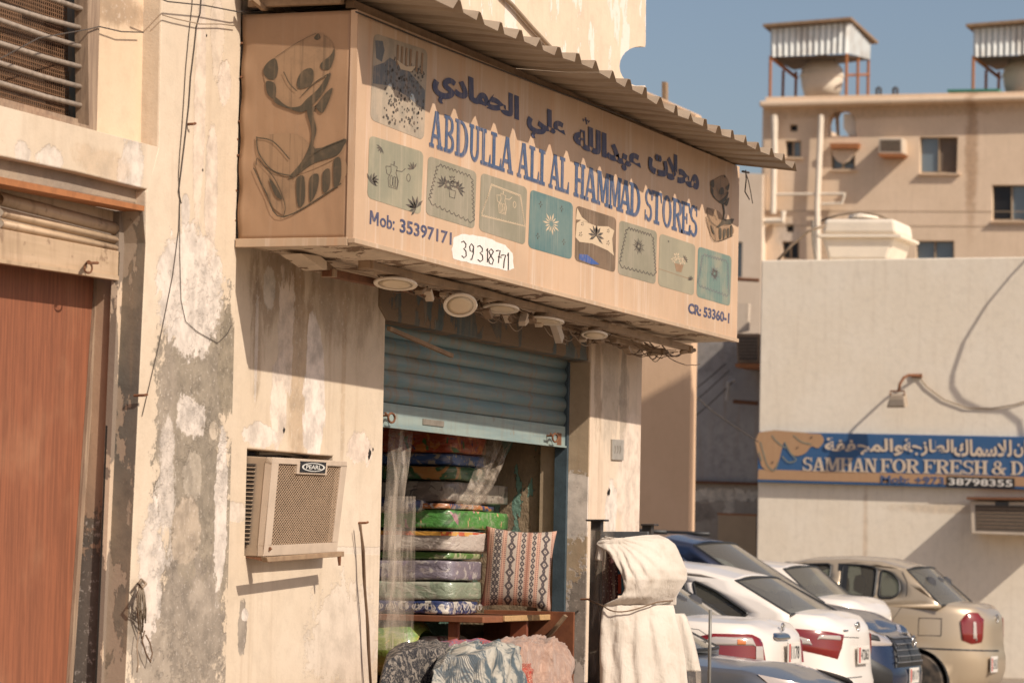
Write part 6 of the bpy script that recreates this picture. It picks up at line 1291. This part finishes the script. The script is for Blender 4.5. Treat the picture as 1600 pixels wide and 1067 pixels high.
        def glass(name, lo, hi, bow, ylo=.0, extra=None, trim=.07):
            def fn(u, v):
                a = Vector((lo[0]+(hi[0]-lo[0])*v, 0, lo[1]+(hi[1]-lo[1])*v)); y = 2*u-1; e = s.yside(a.z, a.x)-.004; bw = bow*(1-y*y)
                return Vector((a.x+bw, y*e, a.z+.03*v*(1-y*y)))
            o = MB().grid(fn, 16, 10).build(name, M['car_glass'], s.root, smooth=True)
            m = MB(); m.tube([fn(0, k/10)+Vector((0, 0, .004)) for k in range(11)]+[fn(k/16, 1) for k in range(17)]+[fn(1, 1-k/10) for k in range(11)]+[fn(1-k/16, 0) for k in range(17)], .012, 5, closed=True); m.build('seal', M['trimblk'], o); return fn
        s.ws = glass('windscreen', g['ws'][0], g['ws'][1], .10); s.rw = glass('rear_window', g['rw'][0], g['rw'][1], -.08)
        # inside
        zf = g['zb']-.56; x0 = (g['ws'][1][0]+g['rw'][1][0])/2
        for xx in (x0+.45, x0-.45):
            for yy in ((.36, -.36) if xx > x0 else (.36, 0, -.36)):
                st = MB().lathe([(.02, 0), (.22, .02), (.235, .2), (.22, .45), (.15, .58), (.03, .60)], (xx-.25, yy, zf), (-.22, 0, 1), 12); st.v = [(v[0]*1.0, v[1], v[2]) for v in st.v]
                st.v = [((v[0]-(xx-.25))*.45+(xx-.25), v[1], v[2]) for v in st.v]; so_ = st.build('seat', M['seat'], s.root, smooth=True)
                h = MB().lathe([(.02, 0), (.12, .02), (.13, .1), (.10, .17), (.02, .19)], (xx-.36, yy, zf+.62), (-.12, 0, 1), 12); h.v = [((v[0]-(xx-.36))*.5+(xx-.36), v[1], v[2]) for v in h.v]; h.build('headrest', M['seat'], so_, smooth=True)
        MB().box(g['rw'][0][0]+.02, g['ws'][0][0]-.05, -W*.40, W*.40, zf-.15, zf).build('floor', M['seat'], s.root)
        MB().box(g['ws'][0][0]-.55, g['ws'][0][0]-.12, -W*.40, W*.40, g['zb']-.22, g['zb']-.02).build('dashboard', M['seat'], s.root, bevel=.03)
        MB().box(g['rw'][0][0]+.10, g['rw'][0][0]+.42, -W*.38, W*.38, g['zb']-.08, g['zb']-.03).build('parcel_shelf', M['seat'], s.root)
        for sg in (-1, 1):
            x = g['ws'][0][0]-.28; y = sg*(s.yside(g['zb'], x)+.09); mi = MB(); mi.obox((x, y, g['zb']+.06), (.035, .02*sg, 0), (0, .085, 0), (0, 0, .055)); mi.build('mirror', pt, s.root, bevel=.03)
            xs_ = g.get('handles', [])
            for hx in xs_:
                MB().box(hx-.09, hx+.09, sg*s.W/2*.985-.012, sg*s.W/2*.985+.018, g['zb']-.13, g['zb']-.10).build('door_handle', pt, s.root, bevel=.006)
        for cut in g.get('cuts', []):
            for sg in (-1, 1):
                m = MB(); P = []
                for x, z in cut:
                    P.append((x, sg*(s.sidey(x, z)+.002), z))
                m.tube(P, .0032, 4); m.build('panel_gap', M['trimblk'], s.root)
    def sidey(s, x, z):
        if z > s.p['cab']['zb']+.01: return s.yside(z, x)+.008
        n = s.p.get('n', 5.0); y0 = s.W/2*(1-min(.999, abs(x)/(s.L/2))**n)**(1/n); zt = lerpl(s.p['top'], x); zs_ = s.p['sill'](x); return y0*s.ky(max(0, min(1, (z-zs_)/(zt-zs_))))
    # a patch that wraps the body: outline in (angle round the corner, height share)
    def patch(s, end, side, outline, name, mat, out=.008, parent=None, nu=14):
        """end +1 nose / -1 tail; outline: list of (s, z) with s = metres round the corner, 0 at the centre line, growing to the side"""
        D_ = 400; th0 = 0 if end > 0 else math.pi; arc = [(0, th0)]; last = s.surf(th0, .6); L = 0
        for i in range(1, D_):
            th = th0 + (side*end)*i/D_*math.pi*.95; q = s.surf(th, .6); L += (q-last).xy.length; arc.append((L, th)); last = q
        def mp(u, z, lift=0):
            th = lerp_lin(arc, u); zz = s.surf(th, 1.0).z; zs_ = s.surf(th, 0).z; t = (z-zs_)/(zz-zs_); q = s.surf(th, max(0, min(1, t))); e = .01
            q1 = s.surf(th+e, t); nrm = Vector(((q1-q).y, -(q1-q).x, 0)).normalized(); 
            if nrm.dot(Vector((q.x, q.y, 0))) < 0: nrm = -nrm
            q.z = z; return q+nrm*(out+lift)
        us_ = [o[0] for o in outline]; u0, u1 = min(us_), max(us_); m = MB(); vs = []; n = nu; ok = []
        for k in range(n+1):
            u = u0+(u1-u0)*k/n; u = min(max(u, u0+1e-4), u1-1e-4); zz = []
            for (a, b), (c, d) in zip(outline, outline[1:]+outline[:1]):
                if (a-u)*(c-u) <= 0 and a != c: zz.append(b+(d-b)*(u-a)/(c-a))
            if len(zz) < 2: continue
            lo, hi = min(zz), max(zz); ok.append(1)
            for j in range(7): vs.append(mp(u, lo+(hi-lo)*j/6, 0 if 0 < j < 6 else -out*.9))
        r = len(ok); m.add(vs, [(i*7+j, (i+1)*7+j, (i+1)*7+j+1, i*7+j+1) for i in range(r-1) for j in range(6)])
        return m.build(name, mat, parent or s.root, smooth=True)
    def plate(s, end, z, w=.36, h=.15, y=0.0):
        x = end*(s.L/2*s.kx(.5, end > 0)+.012); o = MB().box(min(x, x+end*.012), max(x, x+end*.012), y-w/2, y+w/2, z-h/2, z+h/2).build('number_plate', M['plate'], s.root, bevel=.003)
        xx = x+end*.0135; q = lambda a, b: Vector((xx, y-end*(-w/2+w*a)*-1 if 0 else y+(end*(w*a-w/2)), z-h/2+h*b))
        MB().add([q(.02, .08), q(.16, .08), q(.16, .92), q(.02, .92)], [(0, 1, 2, 3)]).build('flag_strip', M['plate_red'], o)
        return o, q
def lerp_lin(tab, x):
    if x <= tab[0][0]: return tab[0][1]
    lo, hi = 0, len(tab)-1
    while hi-lo > 1:
        md = (lo+hi)//2
        if tab[md][0] < x: lo = md
        else: hi = md
    (a, b), (c, d) = tab[lo], tab[hi]; return b+(d-b)*min(1, (x-a)/(c-a))
def digits(s, o, q, body, mat):
    text_quad(body, [q(.22, .82), q(.94, .82), q(.94, .2), q(.22, .2)], 'plate_number', mat, o, .02)
def emblem(c, nrm, r, root, name='emblem'):
    m = MB(); nrm = Vector(nrm).normalized(); u = nrm.orthogonal().normalized(); w = nrm.cross(u); up_ = Vector((0, 0, 1)); sd_ = nrm.cross(up_).normalized()
    for rx, ry, dz in ((1, .68, 0), (.36, .66, 0), (.62, .30, .25)):
        m.tube([Vector(c)+nrm*.004+sd_*r*rx*math.cos(R(k*20))+up_*r*(ry*math.sin(R(k*20))+dz) for k in range(18)], r*.09, 5, closed=True)
    m.build(name, M['chrome'], root, smooth=True)
sedan_sill = lambda x: .20+.03*abs(x/2.2)**3
def sedan(name, label, loc, rz, paint_, L=4.35, W=1.70, H=1.475, zb=.97, deck=1.08, hood=.98, ws=(.62, .0), rw=(-1.72, -1.08), rfx=1.32, rrx=-1.23, wins=None, n=5.0, kr=None, roofpts=None, cuts=None, arch=.345, noser=.70):
    a = L/2; zr = H-.045
    A0, A1 = (ws[0]+.30, hood), (ws[1]+.10, zr-.02); R1, R0 = (rw[1], roofpts[-1][1] if roofpts else zr-.03), (rw[0], deck-.01)
    if roofpts: A1 = roofpts[0]
    top = roofpts or [(A1[0], A1[1]), (A1[0]-.25, zr), ((A1[0]+R1[0])/2, zr+.005), (R1[0]+.25, zr-.004), (R1[0], R1[1])]
    outline = [(A0[0], zb-.06), A0]+top+[R0, (R0[0], zb-.06)]
    spec = dict(loc=loc, rz=rz, L=L, W=W, paint=paint_, n=n, fx=rfx, rx=rrx, arch=arch, sill=sedan_sill,
                top=[(-a, deck-.07), (-a+.12, deck-.02), (rw[0]+.05, deck), (rw[1], zb+.01), (0, zb), (ws[0]+.2, zb-.01), (a-.55, hood-.10), (a-.15, noser+.08), (a, noser)],
                cab=dict(zb=zb, zr=zr, outline=outline, windows=wins, top=top, ws=(A0, A1), rw=(R0, R1), handles=[.0, -.85], cuts=cuts or []))
    spec['kr'] = kr or [(0, .95), (.12, .985), (.28, 1.0), (.45, 1.0), (.52, .99), (.85, .985), (.95, .978), (1, .962)]
    return Car(name, label, 'car', spec)
HY = math.pi/2      # nose towards the shop side (+y)
# E: gold saloon by the windowless wall
xE = 33.3
yE = X(1563, 1000, xE).y
CE = sedan('parked_car', 'dusty gold saloon parked nearest the windowless wall with its tail to the street', (xE, yE+2.1, 0), HY, paint('gold_paint', (.44, .35, .245), .3, .12, .30), L=4.2, W=1.66, H=1.535, zb=1.11, deck=1.09, hood=1.0,
           ws=(.40, -.10), rw=(-1.66, -1.28), rfx=1.28, rrx=-1.40, n=4.2, roofpts=[(.0, 1.44), (-.25, 1.49), (-.65, 1.51), (-1.0, 1.49), (-1.28, 1.42)],
           wins=[[(.28, 1.14), (.16, 1.24), (-.05, 1.40), (-.25, 1.455), (-.50, 1.465), (-.50, 1.14)], [(-.62, 1.14), (-.62, 1.465), (-.85, 1.455), (-.98, 1.43), (-.98, 1.14)], [(-1.02, 1.14), (-1.02, 1.42), (-1.14, 1.385), (-1.22, 1.30), (-1.235, 1.20), (-1.18, 1.14)]],
           cuts=[[(-.63, .35), (-.63, 1.1)], [(-1.24, 1.40), (-1.30, 1.30), (-1.31, 1.18), (-1.26, 1.05), (-1.15, .88), (-1.12, .8)], [(-1.66, .78), (-1.44, .78), (-1.44, .95), (-1.66, .95), (-1.66, .78)]])
CE.patch(-1, 1, [(.50, .72), (.49, .95), (.54, 1.01), (.68, 1.02), (.76, .93), (.75, .74), (.64, .70)], 'tail_lamp', M['red_lens'], .02)
CE.patch(-1, 1, [(.59, .73), (.60, .95), (.63, .95), (.63, .73)], 'lamp_lens', M['clear_lens'], .026)
CE.patch(-1, -1, [(.50, .72), (.49, .95), (.54, 1.01), (.68, 1.02), (.76, .93), (.75, .74), (.64, .70)], 'tail_lamp', M['red_lens'], .02)
CE.patch(-1, 1, [(-.0, .62), (0, .64), (1.2, .66), (1.2, .645)], 'bumper_line', M['trimblk'], .004); o, q = CE.plate(-1, .50, .30, .16, .30); digits(CE, o, q, '2431', M['plate_ink']); emblem((-2.06, 0, .95), (-1, 0, 0), .06, CE.root)
for sg in (-1, 1): CE.patch(1, sg, [(.45, .60), (.45, .78), (.75, .80), (.92, .76), (.80, .60)], 'headlamp', M['clear_lens'], .01)
for sg in (-1, 1):   # black centre pillar and the dark band that ties the side glass together
    m = MB(); pz = [(-.575, 1.135), (-.575, 1.475), (-.685, 1.475), (-.685, 1.135)]; m.add([(x, sg*(CE.yside(z, x)+.010), z) for x, z in pz], [(0, 1, 2, 3)]); m.build('centre_pillar', M['trimblk'], CE.root)
# D: white saloon between the blue car and the gold one
xD = 30.1; yD = X(1389, 960, xD).y
CD = sedan('parked_car', 'white saloon mostly hidden behind the dark blue car, its boot and rear glass in view', (xD, yD+2.2, 0), HY, paint('white_paint_d', (.72, .66, .60), 0, .12), H=1.50, zb=1.02, deck=1.16, rw=(-1.68, -1.36), roofpts=[(.1, 1.42), (-.2, 1.46), (-.7, 1.47), (-1.36, 1.41)], wins=[[(.70, 1.06), (.3, 1.33), (.0, 1.41), (.0, 1.06)], [(-.1, 1.06), (-.1, 1.41), (-.7, 1.41), (-1.1, 1.32), (-1.3, 1.10)]])
for sg in (-1, 1): CD.patch(-1, sg, [(.50, .72), (.52, .98), (.9, 1.0), (1.1, .95), (.9, .75)], 'tail_lamp', M['red_lens'], .012)
# A: white saloon with slanting lamps
xA = 25.4; yA = X(1354, 1000, xA).y
CA = sedan('parked_car', 'white saloon with slanting red and clear tail lamps in front of the dark blue car', (xA, yA+2.2, 0), HY, paint('white_paint_a', (.76, .70, .64), 0, .08), H=1.475, zb=1.0, deck=1.09, rw=(-1.78, -1.32), n=4.6, roofpts=[(.1, 1.36), (-.2, 1.425), (-.6, 1.43), (-1.0, 1.395), (-1.32, 1.325)],
           wins=[[(.72, 1.04), (.34, 1.25), (.10, 1.35), (-.10, 1.375), (-.10, 1.03)], [(-.18, 1.03), (-.18, 1.38), (-.55, 1.385), (-.90, 1.345), (-1.02, 1.04)], [(-1.08, 1.04), (-.98, 1.32), (-1.18, 1.24), (-1.46, 1.075), (-1.40, 1.045)]],
           cuts=[[(-.12, .35), (-.12, 1.0)], [(-.70, .98), (-.98, .88), (-1.02, .5)], [(-1.75, .60), (-2.05, .60)]])
LA = [(.50, .74), (.44, .93), (.62, .955), (.92, .975), (1.30, 1.01), (1.10, .88), (.90, .82)]
CA.patch(-1, 1, LA, 'tail_lamp', M['red_lens'], .012, nu=22); CA.patch(-1, 1, [(.76, .85), (.78, .90), (.93, .94), (1.10, .955), (1.02, .89), (.90, .85)], 'lamp_lens', M['clear_lens'], .017); CA.patch(-1, 1, [(.50, .885), (.50, .925), (.70, .935), (.72, .895)], 'lamp_lens', M['clear_lens'], .017)
CA.patch(-1, -1, LA, 'tail_lamp', M['red_lens'], .012, nu=22)
CA.patch(-1, 1, [(0, .900), (0, .904), (.44, .915), (.44, .911)], 'boot_gap', M['trimblk'], .003); CA.patch(-1, 1, [(0, .60), (0, .604), (.50, .604), (.50, .60)], 'bumper_gap', M['trimblk'], .003)
o, q = CA.plate(-1, .77, .34, .14); digits(CA, o, q, '472063', M['plate_ink']); emblem((-2.125, 0, .985), (-1, 0, .1), .055, CA.root); CA.patch(-1, 1, [(.33, .955), (.33, .967), (.42, .967), (.42, .955)], 'badge', M['chrome'], .01)
# B: older white saloon, rounded
xB = 22.9; yB = X(1240, 1000, xB).y
CB = sedan('parked_car', 'older white saloon with upright oval red tail lamp nearest the draped cloth', (xB, yB+2.15, 0), HY, paint('white_paint_b', (.72, .66, .60), 0, .10), L=4.3, H=1.42, zb=.98, deck=1.06, rw=(-1.46, -1.06), roofpts=[(.1, 1.31), (-.2, 1.365), (-.6, 1.365), (-1.06, 1.30)], n=4.4, wins=[[(.70, 1.02), (.3, 1.27), (.0, 1.33), (.0, 1.0)], [(-.1, 1.0), (-.1, 1.33), (-.65, 1.32), (-.88, 1.26), (-1.12, 1.04), (-1.02, 1.01)]], cuts=[[(-1.35, 1.03), (-1.68, 1.0), (-1.78, .93), (-1.80, .8)]])
CB.patch(-1, 1, [(.50, .76), (.53, .94), (.62, .975), (.92, .975), (1.02, .95), (.96, .84), (.86, .76), (.70, .74)], 'tail_lamp', M['red_lens'], .018); CB.patch(-1, 1, [(.60, .89), (.62, .955), (.92, .96), (.96, .93), (.94, .885)], 'lamp_lens', M['clear_lens'], .022); CB.patch(-1, 1, [(.53, .77), (.54, .91), (.60, .91), (.60, .77)], 'lamp_lens', M['clear_lens'], .022); CB.patch(-1, 1, [(.68, .895), (.68, .945), (.74, .945), (.74, .895)], 'lamp_bulb', M['amber_lens'], .025)
CB.patch(-1, -1, [(.50, .76), (.53, .94), (.62, .975), (.92, .975), (1.02, .95), (.96, .84), (.86, .76), (.70, .74)], 'tail_lamp', M['red_lens'], .018)
CB.patch(-1, 1, [(0, .93), (0, .98), (.30, .98), (.36, .95), (.30, .93)], 'chrome_garnish', M['chrome'], .025); o, q = CB.plate(-1, .84, .30, .15); digits(CB, o, q, '1178', M['plate_ink']); emblem((-2.08, .05, 1.02), (-1, 0, 0), .04, CB.root)
CB.patch(-1, 1, [(0, .66), (0, .70), (.42, .70), (.42, .66)], 'bumper_strip', M['trimblk'], .02)
# SUV: dark blue, nose to the street
xS = 27.7; yS = X(1427, 1020, xS).y; Ls = 4.6
ps = paint('dark_blue_paint', (.014, .027, .065), .4, .05, .25)
top = [(.55, 1.60), (.25, 1.655), (-.4, 1.675), (-1.2, 1.66), (-1.9, 1.60)]
CS = Car('parked_car', 'dark blue SUV parked nose out with dusty windscreen, mesh grille and plate', 'car', dict(loc=(xS, yS+Ls/2, 0), rz=-HY, L=Ls, W=1.85, paint=ps, n=4.4, fx=1.42, rx=-1.27, wz=.36, arch=.40, sill=lambda x: .30,
     kf=[(0, .93), (.1, .97), (.28, 1.0), (.45, 1.0), (.62, .985), (.85, .965), (.95, .94), (1, .90)],
     top=[(-2.3, 1.05), (-1.2, 1.10), (0, 1.08), (.9, 1.08), (1.3, 1.12), (1.9, 1.05), (2.15, .98), (2.3, .90)],
     cab=dict(zb=1.08, zr=1.66, tum=.19, outline=[(1.35, 1.04), (1.32, 1.13)]+top+[(-2.15, 1.15), (-2.15, 1.02)], top=top, ws=((1.32, 1.13), (.55, 1.60)), rw=((-2.18, 1.15), (-1.9, 1.60)), handles=[.15, -.85],
              windows=[[(.98, 1.13), (.75, 1.30), (.42, 1.50), (.10, 1.56), (.05, 1.13)], [(-.05, 1.13), (-.05, 1.57), (-.6, 1.58), (-.95, 1.55), (-1.0, 1.16)], [(-1.08, 1.17), (-1.08, 1.54), (-1.5, 1.50), (-1.62, 1.28), (-1.45, 1.20)]], cuts=[[(0, .5), (0, 1.08)], [(1.05, .55), (1.0, 1.05)]])))
for sg in (-1, 1):
    hl = CS.patch(1, sg, [(.42, .80), (.42, .90), (.70, .97), (1.05, 1.01), (1.18, .99), (1.0, .86), (.75, .80)], 'headlamp', M['clear_lens'], .012, nu=20)
    CS.patch(1, sg, [(.46, .88), (.46, .90), (.72, .965), (.98, .99), (.98, .975), (.72, .935)], 'lamp_strip', M['chrome'], .020); CS.patch(1, sg, [(.62, .83), (.62, .89), (.80, .92), (.82, .85)], 'lamp_bezel', M['trimblk'], .018)
    CS.patch(1, sg, [(.55, .42), (.55, .60), (.80, .72), (1.10, .74), (.95, .45)], 'corner_inlet', M['trimblk'], .012)
    MB().tube([(x, sg*(CS.yside(1.66, x)-.03), 1.70+.02*math.sin((x+1.6)*1.4)) for x in [-1.7+k*.2 for k in range(11)]], .018, 8).build('roof_rail', M['trimblk'], CS.root, smooth=True)
    MB().tube([(x, sg*(CS.yside(z, x)+.012), z) for x, z in ((1.0, 1.125), (.75, 1.32), (.42, 1.52), (.1, 1.585), (-.6, 1.60), (-1.1, 1.565), (-1.6, 1.47))], .010, 6).build('chrome_strip', M['chrome'], CS.root, smooth=True)
M['grille'] = simple('black_grille', (.012, .012, .013), .4, .2, world=False)
GR = CS.patch(1, 1, [(0, .62), (0, .90), (.34, .88), (.48, .62)], 'grille', M['grille'], .020); GR2 = CS.patch(1, -1, [(0, .62), (0, .90), (.34, .88), (.48, .62)], 'grille', M['grille'], .020)
for sg, gg in ((1, GR), (-1, GR2)):
    for k in range(5): z = .655+k*.05; CS.patch(1, sg, [(0, z), (0, z+.012), (.46-k*.03, z+.012), (.46-k*.03, z)], 'grille_bar', M['rim'], .030, parent=gg, nu=6)
    for k in range(7): u = .03+k*.06; CS.patch(1, sg, [(u, .63), (u, .88), (u+.012, .88), (u+.012, .63)], 'grille_bar', M['rim'], .028, parent=gg, nu=2)
CS.patch(1, 1, [(0, .33), (0, .45), (.55, .45), (.60, .33)], 'lower_intake', M['grille'], .018); CS.patch(1, -1, [(0, .33), (0, .45), (.55, .45), (.60, .33)], 'lower_intake', M['grille'], .018)
for k in range(3): CS.patch(1, 1, [(0, .35+k*.035), (0, .36+k*.035), (.5, .36+k*.035), (.5, .35+k*.035)], 'intake_bar', M['rim'], .024, nu=5)
o, q = CS.plate(1, .545, .32, .13); digits(CS, o, q, '8117', M['plate_ink']); emblem((2.30, 0, .83), (1, 0, 0), .07, CS.root)
MB().tube([(1.22, -.55, 1.20), (1.02, .1, 1.33)], .008, 6).build('wiper', M['trimblk'], CS.root)
MB().tube([(-.9, .3, 1.70), (-1.0, .33, 1.88)], [.014, .004], 6).build('aerial', M['trimblk'], CS.root)
MB().tube([(-.35, .2, 1.48), (-.60, .24, 1.62)], [.008, .003], 6).build('aerial', M['trimblk'], CA.root)
# C: silver hatch nearest, nose to the street
xC = 20.75; yC = X(1330, 1067, xC).y
CC_ = sedan('parked_car', 'dark silver car lowest in the picture, only its windscreen foot and bonnet in view', (xC, yC+2.1, 0), -HY, paint('silver_blue_paint', (.13, .145, .17), .6, .12, .28), H=1.40, zb=.86, deck=.98, hood=.90, noser=.62, ws=(.70, .02), wins=[[(.72, .92), (.3, 1.2), (.0, 1.28), (.0, .9)], [(-.1, .9), (-.1, 1.28), (-.6, 1.25), (-1.0, .95)]])
MB().tube([(.98, -.1, .935), (.85, -.55, 1.0)], .008, 6).build('wiper', M['trimblk'], CC_.root); MB().tube([(.98, .5, .935), (.85, .1, 1.0)], .008, 6).build('wiper', M['trimblk'], CC_.root)
for sg in (-1, 1): CC_.patch(1, sg, [(.50, .60), (.50, .70), (1.0, .78), (.85, .62)], 'headlamp', M['clear_lens'], .01)
